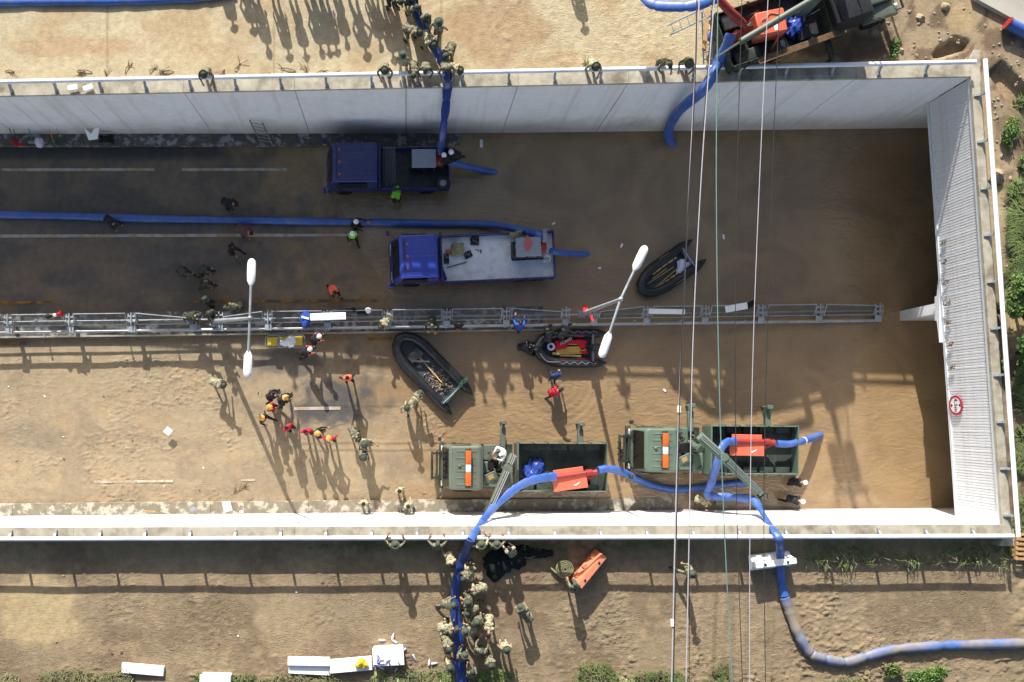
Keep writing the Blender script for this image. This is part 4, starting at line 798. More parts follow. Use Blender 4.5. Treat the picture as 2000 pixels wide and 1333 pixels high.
    p(695, 433, -10, 'reach', 'work_k', 'worker in black with white helmet touching the long blue hose'); p(688, 456, -70, 'walk', 'vest_gh', 'worker in green vest and white helmet beside the long blue hose')
    p(771, 390, -100, 'bend', 'vest_g', 'bareheaded person in green vest wading beside the shaded blue truck'); p(653, 571, -60, 'pull', 'vest_o', 'person in orange vest near the median by the blue truck')
    # median
    p(745, 637, -130, 'bend', 'sol_l', 'soldier climbing through the median barrier above the muddy boat'); p(844, 637, -90, 'rail', 'dgreen', 'person in dark green leaning at the median barrier, back to the road'); p(897, 634, -90, 'stand_fold', 'black', 'person in black standing at the median barrier, arms folded')
    p(1017, 632, 90, 'reach', 'blue', 'person in bright blue jacket reaching over the median barrier'); p(1075, 637, 80, 'bend', 'wet', 'person in black wetsuit at the median by the red-lined boat'); p(1113, 634, 60, 'bend', 'wet', 'person in black wetsuit at the foot of the upright lamp')
    p(1036, 675, 0, 'crouch', 'wet', 'wetsuited person in the water holding the red-lined boat bow', None, zf=-0.35); p(1046, 684, -20, 'crouch', 'wet', 'wetsuited person leaning onto the red-lined boat bow', None, zf=-0.3)
    # stretcher and firefighters
    p(622, 658, 15, 'pull', 'vest_oh', 'orange-clad rescuer with white helmet nearer the median kerb'); p(604, 683, 20, 'pull', 'vest_oh', 'orange-clad rescuer with white helmet at the end of the stretcher')
    p(678, 738, -80, 'hips', 'vest_o', 'rescuer in orange vest standing on the sunlit mud with hands on hips')
    p(434, 752, -15, 'bend', 'sol_l', 'soldier stooping alone on the sunlit mud near the lamp shadow')
    p(533, 769, 30, 'pull', 'black', 'rescuer in black with bare head among the firefighters'); p(557, 777, 30, 'pull', 'fire_k', 'firefighter in black with yellow helmet beside the black-clad rescuer'); p(527, 796, -20, 'stand_fold', 'fire_r', 'firefighter in red jacket and yellow helmet facing the lamp shadow'); p(512, 817, -40, 'walk', 'fire_k', 'firefighter in black with yellow helmet striding next to the lamp shadow')
    p(559, 836, -50, 'stand', 'red', 'bareheaded rescuer in red jacket, first in the row of four'); p(596, 843, -90, 'stand', 'red', 'bareheaded rescuer in red jacket, second in the row of four'); p(621, 847, 10, 'reach', 'fire_k', 'firefighter in black with yellow helmet in the row of four'); p(642, 858, -80, 'hips', 'fire_r', 'firefighter in red with yellow helmet at the end of the row of four')
    G = 'soldiers on the sunlit mud'
    p(699, 858, -60, 'bend', 'sol', 'soldier leading the cluster of soldiers on the sunlit mud', G); p(711, 868, -30, 'reach', 'sol_l', 'pale camouflaged soldier in the middle of the cluster on the mud', G); p(709, 893, -90, 'pull', 'sol', 'soldier at the tail of the cluster on the sunlit mud', G)
    p(795, 797, -100, 'walk', 'sol_l', 'soldier walking near the muddy boat, boots on dry mud', G); p(821, 769, 50, 'bend', 'sol_l', 'soldier bending at the side of the muddy boat', G)
    p(780, 960, -70, 'stand', 'sol_lb', 'bareheaded soldier standing on the mud by the walkway edge', G); p(710, 985, -90, 'stand', 'sol_lb', 'soldier standing on the sunlit walkway, away from the truck', G); p(797, 990, -60, 'walk', 'sol_lb', 'soldier on the sunlit walkway, nearer the green truck', G)
    p(983, 886, 200, 'sit', 'work_cap', 'crane operator in white cap sitting behind the green truck cab', None, zf=1.75)
    p(1088, 733, 90, 'walk', 'navy', 'person in navy wading beside the red-lined boat'); p(1094, 762, 20, 'pull', 'red_cap', 'person in red jacket and black cap wading beside the red-lined boat')
    p(1572, 943, 0, 'pull', 'work_k', 'worker in white helmet standing in water behind the bright green tailgate'); p(1567, 980, -10, 'pull', 'work_k', 'worker in white helmet standing in water against the sunlit wall'); p(1392, 985, -20, 'bend', 'sol_l', 'soldier under the folded blue hose between truck and sunlit wall')
    # on the shaded blue truck
    p(868, 303, 180, 'pull', 'work_k', 'white-helmeted worker on the shaded blue truck bed, nearer its pump', None, zf=1.05); p(883, 297, 190, 'pull', 'work_k', 'white-helmeted worker at the tail of the shaded blue truck bed', None, zf=1.0)
    # lower ground
    G = 'soldiers leaning on the railing of the sunlit wall'
    p(772, 1058, 90, 'rail_hi', 'sol', 'lone soldier leaning on the lower railing over the mud, farthest from the hose', G); p(855, 1056, 90, 'rail_hi', 'sol_cap', 'soldier leaning on the lower railing with arms spread wide', G); p(941, 1052, 110, 'rail_hi', 'sol_l', 'soldier at the lower railing holding the blue hose edge', G); p(971, 1058, 90, 'rail_hi', 'sol', 'soldier at the lower railing standing on the dark net', G); p(996, 1073, 120, 'pull', 'sol_lb', 'soldier hauling the dark net beside the lower railing', G)
    G = 'hose crew on the mud road'
    left = ((884, 1104, -60, 'pull', 'sol_lb'), (884, 1184, 10, 'pull', 'sol'), (890, 1230, 0, 'bend', 'sol_l'), (877, 1268, -70, 'pull', 'sol_h'), (879, 1306, 30, 'stand', 'sol_l'))
    right = ((919, 1104, 90, 'bend', 'sol_lb'), (906, 1131, 220, 'pull', 'sol_h'), (917, 1155, 180, 'bend', 'sol_lb'), (915, 1178, 185, 'stand_fold', 'sol'), (916, 1199, 190, 'pull', 'sol'), (932, 1217, 120, 'stand', 'sol'), (911, 1235, 160, 'pull', 'sol_l'), (908, 1281, 60, 'pull', 'sol'), (923, 1314, 80, 'pull', 'sol_h'))
    for i, a in enumerate(left): p(*a, '%s soldier on the shorter side of the mud road hose, counted from the railing' % ORD[i], G)
    for i, a in enumerate(right): p(*a, '%s soldier on the crowded side of the mud road hose, counted from the railing' % ORD[i], G)
    p(955, 1239, -90, 'bend', 'sol_lb', 'bareheaded soldier stooping outside the hose crew on the mud road'); p(940, 1275, 70, 'reach', 'sol_cap', 'soldier in cap with raised arms beside the hose crew on mud'); p(990, 1270, -90, 'stand', 'sol_l', 'soldier standing apart from the hose crew beside the grass verge'); p(959, 1301, -80, 'stand_fold', 'sol', 'soldier in round hat at the grass verge behind the hose crew')
    p(1019, 1189, 130, 'bend', 'sol', 'soldier walking alone across the mud between hose crew and orange barrier'); p(1124, 1143, 100, 'pull', 'sol_cap', 'soldier with green strap pushing the orange barrier'); p(1353, 1122, 160, 'walk', 'sol', 'soldier striding across the mud beneath the overhead cables')
people()

# ------------------------------------------------------------------ trucks (local: nose at -x, ground at z = 0)
def wheel(mb_t, x, y, r, w_): pass
def add_wheel(t, x, y, r=0.45, w_=0.28):
    s = 1 if y > 0 else -1; mb = MB(); n = 24; vs_ = []; fs = []
    pr = [(r * 0.55, 0), (r * 0.9, 0), (r, 0.05), (r, w_ - 0.05), (r * 0.9, w_), (r * 0.55, w_)]
    for k in range(n):
        a = 2 * math.pi * k / n
        for q, o in pr: vs_.append((x + q * math.cos(a), y - s * o, r + q * math.sin(a)))
    for k in range(n):
        for i in range(6): fs.append((k * 6 + i, k * 6 + (i + 1) % 6, ((k + 1) % n) * 6 + (i + 1) % 6, ((k + 1) % n) * 6 + i))
    mb.add(vs_, fs); w = mb.build('wheel', 'rubber', t)
    mb = MB(); mb.cyl((x, y - s * 0.03, r), (x, y - s * (w_ - 0.03), r), r * 0.56, n=20); mb.cyl((x, y + s * 0.02, r), (x, y - s * 0.03, r), 0.10, n=10); mb.build('rim', 'steel_dark', w)
def cab(t, xn, xc, hw, zr, mt, trim='black', ribs=False, scoop=0.42):
    z0 = 0.55; prof = [(xn + 0.03, z0), (xn, 1.25), (xn + 0.05, 1.42), (xn + scoop, zr - 0.10), (xn + scoop + 0.16, zr), (xc - 0.14, zr), (xc, zr - 0.12), (xc, z0)]
    mb = MB(); mb.prof(prof, -hw, hw, 0.17 if ribs else 0.09, seg=4)
    def plan(v):
        q = max(0.0, (xn + 0.75 - v.x) / 0.75); v.y *= 1 - (0.15 if ribs else 0.07) * q * q; v.y *= 1 - 0.06 * max(0, (v.z - 1.5)) / 1.2; return v
    mb.v = [plan(v) for v in mb.v]; c = mb.build('cab', mt, t)
    sl = lambda f, d=0.0: Vector((xn + 0.05 + (scoop - 0.05) * f - 0.012 - d, 0, 1.42 + (zr - 0.10 - 1.42) * f + 0.006 + d * 0.4))
    a, b = sl(0.06), sl(0.94); mb = MB(); k = Vector((-0.012, 0, 0.005))
    mb.add([a + Vector((0, y, 0)) for y in (-hw + 0.17, hw - 0.17)] + [b + Vector((0, y, 0)) for y in (hw - 0.24, -hw + 0.24)] + [a + k + Vector((0, y, 0)) for y in (-hw + 0.17, hw - 0.17)] + [b + k + Vector((0, y, 0)) for y in (hw - 0.24, -hw + 0.24)], [(3, 2, 1, 0), (4, 5, 6, 7), (0, 1, 5, 4), (1, 2, 6, 5), (2, 3, 7, 6), (3, 0, 4, 7)]); mb.build('windshield', 'glass', c, False)
    for s in (-1, 1):
        mb = MB(); q = [(xn + 0.40, 1.5), (xc - 0.55, 1.5), (xc - 0.55, zr - 0.22), (xn + 0.62, zr - 0.22)]
        mb.add([(x, s * (hw + 0.004), z) for x, z in q] + [(x, s * (hw + 0.016), z) for x, z in q], [(0, 1, 2, 3), (7, 6, 5, 4), (0, 4, 5, 1), (1, 5, 6, 2), (2, 6, 7, 3), (3, 7, 4, 0)]); mb.build('side_window', 'glass', c, False)
        mb = MB(); mb.cbox(xn + 0.55, xn + 0.70, s * (hw + 0.02) - 0.02, s * (hw + 0.02) + 0.02, 1.18, 1.24, 0.008); mb.build('door_handle', 'black', c, False)
        mb = MB(); mb.cbox(xn - 0.02, xn + 0.06, s * (hw - 0.28) - 0.15, s * (hw - 0.28) + 0.15, 0.72, 0.90, 0.02); mb.build('headlight', 'lens_grey', t)
        mb = MB(); mb.tube([(xn + 0.18, s * (hw - 0.02), 1.9), (xn - 0.10, s * (hw + 0.12), 1.98), (xn - 0.12, s * (hw + 0.2), 1.9)], 0.018, 6); mb.cbox(xn - 0.20, xn - 0.06, s * (hw + 0.22) - 0.10, s * (hw + 0.22) + 0.10, 1.55, 1.95, 0.03); mb.build('mirror', trim, c)
    mb = MB(); mb.cbox(xn - 0.10, xn + 0.12, -hw - 0.02, hw + 0.02, 0.42, 0.70, 0.05, seg=2); mb.build('bumper', trim, t)
    mb = MB(); mb.cbox(xn - 0.03, xn + 0.02, -hw + 0.5, hw - 0.5, 0.80, 1.2, 0.01)
    for k in range(4): mb.box(xn - 0.05, xn - 0.031, -hw + 0.55, hw - 0.55, 0.84 + 0.09 * k, 0.88 + 0.09 * k)
    mb.build('grille', trim, t, False)
    mb = MB()
    for y in (-0.45, 0.35): mb.tube([sl(0.05, 0.03) + Vector((0, y, 0)), sl(0.6, 0.03) + Vector((0, y + 0.25, 0))], 0.012, 5)
    mb.build('wiper', 'black', c)
    if ribs:
        for k in range(6):
            y = -hw + 0.35 + k * (2 * hw - 0.7) / 5; mb = MB(); mb.cbox(xn + scoop + 0.35, xc - 0.35, y - 0.035, y + 0.035, zr - 0.02, zr + 0.018, 0.012); mb.build('roof_rib', mt, c)
        mb = MB(); mb.ell((xn + scoop + 0.5, 0.1, zr), (0.09, 0.06, 0.09), 8, 6, zcut=0); mb.build('roof_vent', mt, c)
    return c
def bed(t, x0, x1, hw, zf, hs, floor_m, side_m, tail=True, head_h=0.9, stakes=True):
    mb = MB(); mb.box(x0, x1, -hw + 0.04, hw - 0.04, zf - 0.12, zf); mb.build('bed_floor', floor_m, t, False)
    for s in (-1, 1):
        mb = MB(); a, b = sorted((s * (hw - 0.05), s * hw)); mb.cbox(x0, x1, a, b, zf - 0.16, zf + hs, 0.012); n = int((x1 - x0) / 0.65)
        sb = mb.build('side_board', side_m, t, False)
        for k in range(n + 1):
            x = x0 + 0.05 + (x1 - x0 - 0.1) * k / n; a, b = sorted((s * (hw + 0.001), s * (hw + 0.05))); mb = MB(); mb.box(x - 0.035, x + 0.035, a, b, zf - 0.2, zf + hs + 0.03); mb.build('stake', side_m, sb, False)
    if tail: mb = MB(); mb.cbox(x1 + 0.002, x1 + 0.05, -hw, hw, zf - 0.16, zf + hs, 0.012); mb.build('tailboard', side_m, t, False)
    mb = MB(); mb.cbox(x0 - 0.10, x0 - 0.01, -hw, hw, zf - 0.16, zf + head_h, 0.015); mb.build('headboard', side_m, t, False)
    mb = MB(); mb.box(-3.2, x1 - 0.1, -0.45, -0.33, zf - 0.42, zf - 0.125); mb.box(-3.2, x1 - 0.1, 0.33, 0.45, zf - 0.42, zf - 0.125)
    for x in np.linspace(-2, x1 - 0.5, 5): mb.box(x - 0.05, x + 0.05, -0.329, 0.329, zf - 0.38, zf - 0.2)
    mb.build('chassis', 'black', t, False)
def at(px, py, z, yaw, name, label, cat, zr=None, group=None):
    c = P(px, py, z); zg = zr if zr is not None else fz(zroad, c.x, c.y); return thing(name, label, cat, (c.x, c.y, zg), R(yaw), group)

# truck with the pale bed
t = at(922, 505, 1.1, 2.6, 'truck', 'bright blue flatbed truck with pale steel bed in the flooded lane', 'truck'); T2 = t
cab(t, -4.1, -1.75, 1.12, 2.50, 'truck_blue', 'truck_navy'); bed(t, -1.55, 4.12, 1.18, 1.12, 0.34, 'bed_steel', 'truck_navy', head_h=1.25)
for x in (-3.1, 2.4, 3.35):
    for s in (-1, 1): add_wheel(t, x, s * 1.12)
mb = MB(); mb.box(-1.72, -1.66, -0.95, 0.95, 1.0, 2.1); mb.tube([(-1.6, -0.9, 1.2), (-1.6, -0.9, 2.45), (-1.6, 0.9, 2.45), (-1.6, 0.9, 1.2)], 0.03, 6); mb.build('rear_guard', 'steel_dark', t)
mb = MB()
for i in range(7): mb.box(-4.135, -4.12, 0.30 + i * 0.09, 0.36 + i * 0.09, 1.26, 1.36)
for i in range(4): mb.box(-4.135, -4.12, -0.9 + i * 0.10, -0.83 + i * 0.10, 1.26, 1.36)
mb.build('lettering', 'white_paint', t, False)
# blue truck against the wall, its shade painted into the body colour
t = at(760, 330, 1.1, 0.5, 'truck', 'shaded blue crew-cab truck with grey pump parked against the shaded wall', 'truck'); T1 = t
cab(t, -3.1, -0.55, 1.02, 2.35, 'truck_blue_shaded', 'truck_navy', scoop=0.30); bed(t, -0.42, 3.0, 1.05, 0.95, 0.36, 'steel_dark', 'truck_navy', head_h=1.05)
for x in (-2.35, 1.9):
    for s in (-1, 1): add_wheel(t, x, s * 1.0, 0.40, 0.24)
mb = MB()
for i in range(14): mb.cyl((-0.3 + i * 0.02, -0.9, 0.0), (-0.3 + i * 0.02, -0.9, 0.02), 0.001)
mb = MB()
for i in range(9): y0 = random.uniform(-0.95, -0.6); mb.tube([(-0.28 + i * 0.075, y0, 1.0), (-0.26 + i * 0.07, 0.95, 1.75 + random.uniform(-.08, .08))], 0.016, 5)
mb.build('tool_rods', 'steel', None); o = bpy.context.scene.objects['tool_rods']; o.location = t.location; o.rotation_euler = t.rotation_euler; tag(o, 'bundle of steel rods standing in the shaded blue truck bed', 'rods')
add_sp = MB(); 
for k in range(1):
    n = 24; pr = [(0.18, 0), (0.34, 0), (0.39, 0.06), (0.34, 0.2), (0.18, 0.2)]; vs_ = [(2.72 + q * math.cos(2 * math.pi * i / n), -0.78 + q * math.sin(2 * math.pi * i / n), 1.15 + o_) for i in range(n) for q, o_ in pr]
    add_sp.add(vs_, [(i * 5 + j, i * 5 + (j + 1) % 5, ((i + 1) % n) * 5 + (j + 1) % 5, ((i + 1) % n) * 5 + j) for i in range(n) for j in range(5)])
sp = add_sp.build('spare_tyre', 'rubber', t); mb = MB(); mb.cyl((2.72, -0.78, 1.17), (2.72, -0.78, 1.3), 0.185, n=16); mb.build('rim', 'steel', sp)

for t_, x0, x1, hw_, zr_, mt_ in ((T1, -2.5, -0.75, 0.9, 2.35, 'truck_blue_shaded'), (T2, -3.35, -2.0, 0.98, 2.50, 'truck_blue')):
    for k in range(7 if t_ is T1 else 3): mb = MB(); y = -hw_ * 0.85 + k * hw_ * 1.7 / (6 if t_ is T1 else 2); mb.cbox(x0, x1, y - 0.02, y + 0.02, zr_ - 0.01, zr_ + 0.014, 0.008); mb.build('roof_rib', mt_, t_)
    mb = MB(); mb.cbox(x0 - 0.12, x0 - 0.06, -hw_ + 0.1, hw_ - 0.1, zr_ - 0.02, zr_ + 0.05, 0.02); mb.build('sun_visor', 'truck_navy', t_)
    for y in (-0.6, 0.0, 0.6): mb = MB(); mb.cbox(x0 + 0.02, x0 + 0.12, y - 0.06, y + 0.06, zr_ + 0.0, zr_ + 0.05, 0.015); mb.build('marker_lamp', 'amber', t_)
    mb = MB(); mb.tube([(x1 + 0.1, hw_ - 0.15, zr_ - 0.05), (x1 + 0.12, hw_ - 0.15, zr_ + 0.7)], 0.008, 4); mb.build('aerial', 'black', t_)

# small engine pump sets standing on the blue trucks
def pump_set(par, lx, ly, lz, label, lidx=1.25, lidy=0.95, cloth=False):
    c = par.matrix_basis @ Vector((lx, ly, lz)); t = thing('pump_set', label, 'pump', c, par.rotation_euler.z)
    mb = MB(); mb.cbox(-lidx / 2, lidx / 2, -lidy / 2, lidy / 2, 0.92, 1.0, 0.02); mb.build('lid', 'grey_lid', t, False)
    mb = MB()
    for x in (-lidx / 2 + 0.08, 0, lidx / 2 - 0.08):
        for y in (-lidy / 2 + 0.06, lidy / 2 - 0.06): mb.box(x - 0.03, x + 0.03, y - 0.03, y + 0.03, 0.05, 0.919)
    mb.box(-lidx / 2 - 0.1, lidx / 2 + 0.35, -lidy / 2, -lidy / 2 + 0.08, 0.0, 0.049); mb.box(-lidx / 2 - 0.1, lidx / 2 + 0.35, lidy / 2 - 0.08, lidy / 2, 0.0, 0.049); mb.build('frame', 'steel_dark', t, False)
    mb = MB(); mb.cbox(-0.5, 0.4, -0.3, 0.3, 0.1, 0.85, 0.05); mb.cyl((0.1, 0, 0.5), (0.55, 0, 0.5), 0.2, n=14); mb.build('engine', 'steel_dark', t)
    mb = MB(); mb.cbox(-lidx / 2 - 0.14, -lidx / 2 - 0.02, -lidy / 2 + 0.05, lidy / 2 - 0.15, 0.06, 0.82, 0.02); mb.build('radiator', 'black', t)
    mb = MB(); mb.cyl((0.62, 0, 0.5), (0.95, 0, 0.5), 0.26, n=18); mb.tube([(0.8, 0, 0.5), (0.8, 0.15, 0.55), (0.82, 0.3, 0.62)], 0.15, 12); mb.build('pump_housing', 'pump_red', t)
    mb = MB(); mb.tube([(0.82, 0.28, 0.6), (0.84, 0.45, 0.8), (0.84, 0.62, 0.86), (0.84, 0.85, 0.86)], 0.14, 12)
    for q in (0.60, 0.70, 0.8): mb.cyl((0.84, q, 0.86), (0.84, q + 0.03, 0.86), 0.165, n=14)
    mb.build('outlet_elbow', 'grey_lid', t); return t
pump_set(T2, 2.75, 0.28, 1.125, 'grey-lidded pump with red housing on the pale truck bed'); pump_set(T1, 1.75, 0.28, 0.955, 'grey-lidded pump on the shaded blue truck bed', 1.2, 0.92)
# loose things on the pale bed
def onbed(par, px, py, z): v = P(px, py, z); return v
zb = T2.location.z + 1.13
def prop(name, mb, mt, label, cat, smooth=True, group=None): return mb.build(name, mt, None, smooth, label, cat, group)
def lump(c, r, seed=0, sub=3, amp=0.35, zmin=-0.5):
    bm = bmesh.new(); bmesh.ops.create_icosphere(bm, subdivisions=sub, radius=1); rr = random.Random(seed); ph = [rr.uniform(0, 9) for _ in range(6)]
    for v in bm.verts:
        p = v.co; k = 1 + amp * (math.sin(3.1 * p.x + ph[0]) * math.sin(2.7 * p.y + ph[1]) + 0.5 * math.sin(6.3 * p.x + ph[2]) * math.cos(5.9 * p.z + ph[3]) + 0.35 * math.sin(11 * p.y + ph[4]) * math.sin(12 * p.x + ph[5]))
        q = p * k; v.co = Vector((c[0] + q.x * r[0], c[1] + q.y * r[1], c[2] + max(q.z, zmin) * r[2]))
    mb = MB(); return mb.frombm(bm)
c = P(893, 487, zb + .1); prop('canvas_bag', lump(c + Vector((0, 0, 0.05)), (0.42, 0.36, 0.22), 1), 'olive_cloth', 'crumpled olive canvas bag lying on the pale truck bed', 'bag')
c = P(1007, 459, zb + .4); prop('cloth_bundle', lump(c, (0.32, 0.20, 0.16), 2), 'olive_cloth', 'beige cloth bundle hung over the pale truck side board', 'cloth')
c = P(1031, 476, zb + 1.02); prop('work_glove', lump(c, (0.16, 0.30, 0.06), 3, zmin=-0.3), 'pink_cloth', 'pink rag lying on the grey pump lid of the pale-bedded truck', 'rag')
c = P(877, 493, zb + .05); prop('work_glove', lump(c, (0.2, 0.14, 0.06), 4, zmin=-0.3), 'pink_cloth', 'small pink rag beside the olive canvas bag', 'rag')
def tray(px, py, sx, sy, rz, label, seed):
    c = P(px, py, zb); t = thing('tool_case', label, 'tool case', c, R(rz)); mb = MB(); mb.cbox(-sx / 2, sx / 2, -sy / 2, sy / 2, 0, 0.08, 0.012); mb.build('case', 'black', t, False)
    rr = random.Random(seed); mb = MB()
    for k in range(9): x = rr.uniform(-sx * .4, sx * .4); y = rr.uniform(-sy * .35, sy * .35); a = rr.uniform(0, 3); mb.tube([(x, y, 0.09), (x + 0.09 * math.cos(a), y + 0.09 * math.sin(a), 0.09)], 0.014, 5)
    mb.build('tools', 'steel', t)
tray(927, 470, 0.44, 0.48, 2, 'open black case of steel tools on the pale truck bed', 1); tray(914, 498, 0.40, 0.34, 25, 'smaller black tool case next to the olive canvas bag', 2); tray(872, 506, 0.26, 0.5, 2, 'dark box behind the blue cab on the pale bed', 3)
mb = MB(); mb.tube([P(873, 523, zb + .03), P(912, 512, zb + .03)], 0.022, 6); prop('steel_bar', mb, 'steel_dark', 'long dark pry bar lying on the pale truck bed', 'bar')
mb = MB(); a = P(928, 487, zb + .03); b = P(939, 491, zb + .03); mb.tube([a, b], 0.014, 6); mb.tube([b + Vector((0.02, 0.09, 0)), b - Vector((0.0, 0.09, 0))], 0.028, 6); prop('hammer', mb, 'steel_dark', 'hammer lying alone on the pale truck bed', 'hammer')
c = P(866, 536, zb + .03); mb = MB(); mb.T = Matrix.Translation(c) @ Matrix.Rotation(R(-70), 4, 'Z'); mb.cbox(-0.32, 0.32, -0.10, 0.10, 0, 0.05, 0.01); prop('plank', mb, 'truck_navy', 'short dark blue plank on the corner of the pale truck bed', 'plank', False)
c = P(1067, 508, zb); mb = MB(); n = 20; pr = [(0.13, 0), (0.165, 0.28), (0.175, 0.29), (0.15, 0.28), (0.12, 0.03)]
mb.add([(c.x + q * math.cos(2 * math.pi * i / n), c.y + q * math.sin(2 * math.pi * i / n), c.z + z_) for i in range(n) for q, z_ in pr], [(i * 5 + j, i * 5 + j + 1, ((i + 1) % n) * 5 + j + 1, ((i + 1) % n) * 5 + j) for i in range(n) for j in range(4)] + [tuple(i * 5 + 4 for i in range(n)), tuple(i * 5 for i in range(n))[::-1]]); prop('bucket', mb, 'white_paint', 'white plastic bucket on the tail of the pale truck bed', 'bucket')

# army-green crane trucks
def crane_truck(px, py, label, mt, dark, boom, seat=True):
    t = at(px, py, 1.4, -0.3, 'crane_truck', label, 'truck')
    cab(t, -4.02, -2.05, 1.16, 2.72, mt, 'army_dark', ribs=True, scoop=0.30); bed(t, -0.25, 4.15, 1.22, 1.25, 0.72, 'bed_green', mt, head_h=1.05)
    for x in (-3.0, 1.9, 3.1):
        for s in (-1, 1): add_wheel(t, x, s * 1.14, 0.50, 0.30)
    mb = MB()                                           # brush guard
    for y in (-0.62, 0.62): mb.box(-4.50, -4.04, y - 0.05, y + 0.05, 0.72, 0.82)
    for x in (-4.50, -4.25): mb.box(x - 0.06, x + 0.06, -0.72, 0.72, 0.821, 0.90)
    for y in (-0.3, 0.0, 0.3): mb.box(-4.52, -4.46, y - 0.04, y + 0.04, 0.5, 1.05)
    mb.build('brush_guard', 'army_dark', t, False)
    lb = MB(); lb.cbox(-2.95, -2.65, -0.95, 0.95, 2.80, 2.84, 0.01)
    for x in (-2.95, -2.65):
        lb.box(x - 0.02, x + 0.02, -0.7, -0.62, 2.70, 2.80); lb.box(x - 0.02, x + 0.02, 0.62, 0.7, 2.70, 2.80)
    l0 = lb.build('light_bar', 'army_dark', t, False)
    for a, b in ((-0.86, -0.20), (0.20, 0.86)): mb = MB(); mb.cbox(-2.94, -2.66, a, b, 2.842, 3.0, 0.04, seg=2); mb.build('amber_lens', 'amber', l0)
    mb = MB(); mb.cbox(-2.93, -2.67, -0.195, 0.195, 2.842, 2.98, 0.03, seg=2); mb.build('clear_lens', 'lens_grey', l0)
    for bx in ((-1.95, -1.0, -1.05, -0.35, 0.9, 1.45), (-1.9, -1.1, 0.3, 1.1, 0.9, 1.25), (-0.95, -0.45, -1.1, -0.2, 0.95, 1.6), (-2.0, -1.55, -0.3, 0.25, 1.0, 1.62)): mb = MB(); mb.cbox(*bx, 0.04); mb.build('equipment_box', mt, t, False)
    mb = MB(); mb.cbox(-2.0, -0.4, -1.12, 1.12, 0.82, 0.88, 0.02); mb.build('deck_plate', 'army_dark', t, False)
    rr = random.Random(px)
    for k in range(22):
        x = rr.uniform(-1.9, -0.4); y = rr.uniform(-1.0, 1.05); z = rr.uniform(1.2, 1.8); a = Vector((x, y, z)); b = a + Vector((rr.uniform(-.35, .35), rr.uniform(-.3, .3), rr.uniform(-.1, .25))); mb = MB(); mb.tube(spline([a, (a + b) / 2 + Vector((0, 0, .08)), b, (b.x, b.y, 0.9)], 3), rr.uniform(0.018, 0.04), 6); mb.build('hydraulic_line', ('army_dark', 'steel', mt)[k % 3], t)
    for s in (-1, 1):
        for k in range(5): mb = MB(); x = 0.25 + k * 0.82; mb.cbox(x - 0.30, x + 0.30, s * 1.165 - (0.12 if s > 0 else 0.22), s * 1.165 - (-0.22 if s < 0 else 0.01) - (0.0), 1.62, 1.66, 0.006) if False else mb.cbox(x - 0.34, x + 0.34, (-1.14 if s < 0 else 0.86), (-0.86 if s < 0 else 1.14), 1.62, 1.66, 0.008); mb.build('bench_slat', 'bed_green', t, False)
    mb = MB(); mb.cyl((-0.95, 0.1, 1.1), (-0.95, 0.1, 2.5), 0.24, 0.20, 16); mb.cbox(-1.25, -0.65, -0.25, 0.45, 1.0, 1.2, 0.04); mb.build('crane_column', mt, t)
    mb = MB(); mb.cbox(-1.75, -1.3, -0.15, 0.35, 1.75, 1.83, 0.03); mb.cbox(-1.32, -1.26, -0.15, 0.35, 1.8, 2.3, 0.03); mb.build('operator_seat', 'black', t)
    mb = MB(); mb.T = Matrix.Translation((-1.6, -0.45, 2.2)) @ Matrix.Rotation(R(25), 4, 'Z') @ Matrix.Rotation(R(20), 4, 'X'); mb.cbox(-0.3, 0.3, -0.22, 0.22, -0.04, 0.04, 0.015); pn = mb.build('control_panel', mt, t, False)
    mb = MB(); mb.T = Matrix.Translation((-1.6, -0.45, 2.245)) @ Matrix.Rotation(R(25), 4, 'Z') @ Matrix.Rotation(R(20), 4, 'X'); mb.box(-0.18, 0.12, -0.12, 0.12, 0.0, 0.012); mb.build('label_plate', 'bamboo', pn, False)
    for x, ln in ((-0.9, 0.98), (3.05, 0.92)):          # outriggers with jack legs
        mb = MB(); mb.cbox(x - 0.14, x + 0.14, 0.9, 1.25 + ln * 0.7, 0.80, 1.06, 0.02); mb.cbox(x - 0.10, x + 0.10, 1.2 + ln * 0.7, 1.28 + ln, 0.83, 1.03, 0.02)
        mb.cyl((x, 1.25 + ln, 0.05), (x, 1.25 + ln, 1.25), 0.075, n=10); mb.cyl((x, 1.25 + ln, 0.0), (x, 1.25 + ln, 0.06), 0.22, n=14); mb.cbox(x - 0.15, x + 0.15, 1.14 + ln, 1.36 + ln, 1.2, 1.34, 0.03); mb.build('outrigger', mt, t)
    inv = t.matrix_basis.inverted(); q = [inv @ P(*b) for b in boom]
    def arm(a, b, w0, w1, nm, cyls=True):
        d = b - a; L = d.length; R3 = d.to_track_quat('X', 'Z').to_matrix().to_4x4(); mb = MB(); mb.T = Matrix.Translation(a) @ R3
        v = [(0, s * w0, z * w0 * 1.1) for s, z in ((-1, -1), (1, -1), (1, 1), (-1, 1))] + [(L, s * w1, z * w1 * 1.1) for s, z in ((-1, -1), (1, -1), (1, 1), (-1, 1))]
        mb.add(v, [(3, 2, 1, 0), (4, 5, 6, 7), (0, 1, 5, 4), (1, 2, 6, 5), (2, 3, 7, 6), (3, 0, 4, 7)]); ao = mb.build(nm, mt, t, False)
        if cyls:
            for k, m_ in ((0.055, 'steel'), (-0.06, mt), (0.0, 'steel')): mb = MB(); mb.T = Matrix.Translation(a) @ R3; mb.cyl((L * 0.1, k * 1.6, w0 * 1.1 + 0.05), (L * 0.9, k * 1.6, w1 * 1.1 + 0.05), 0.03 if m_ == 'steel' else 0.045, n=8); mb.build('ram', m_, ao)
    for i in range(len(q) - 1): arm(q[i], q[i + 1], 0.20 - 0.02 * i, 0.15 - 0.02 * i, 'boom')
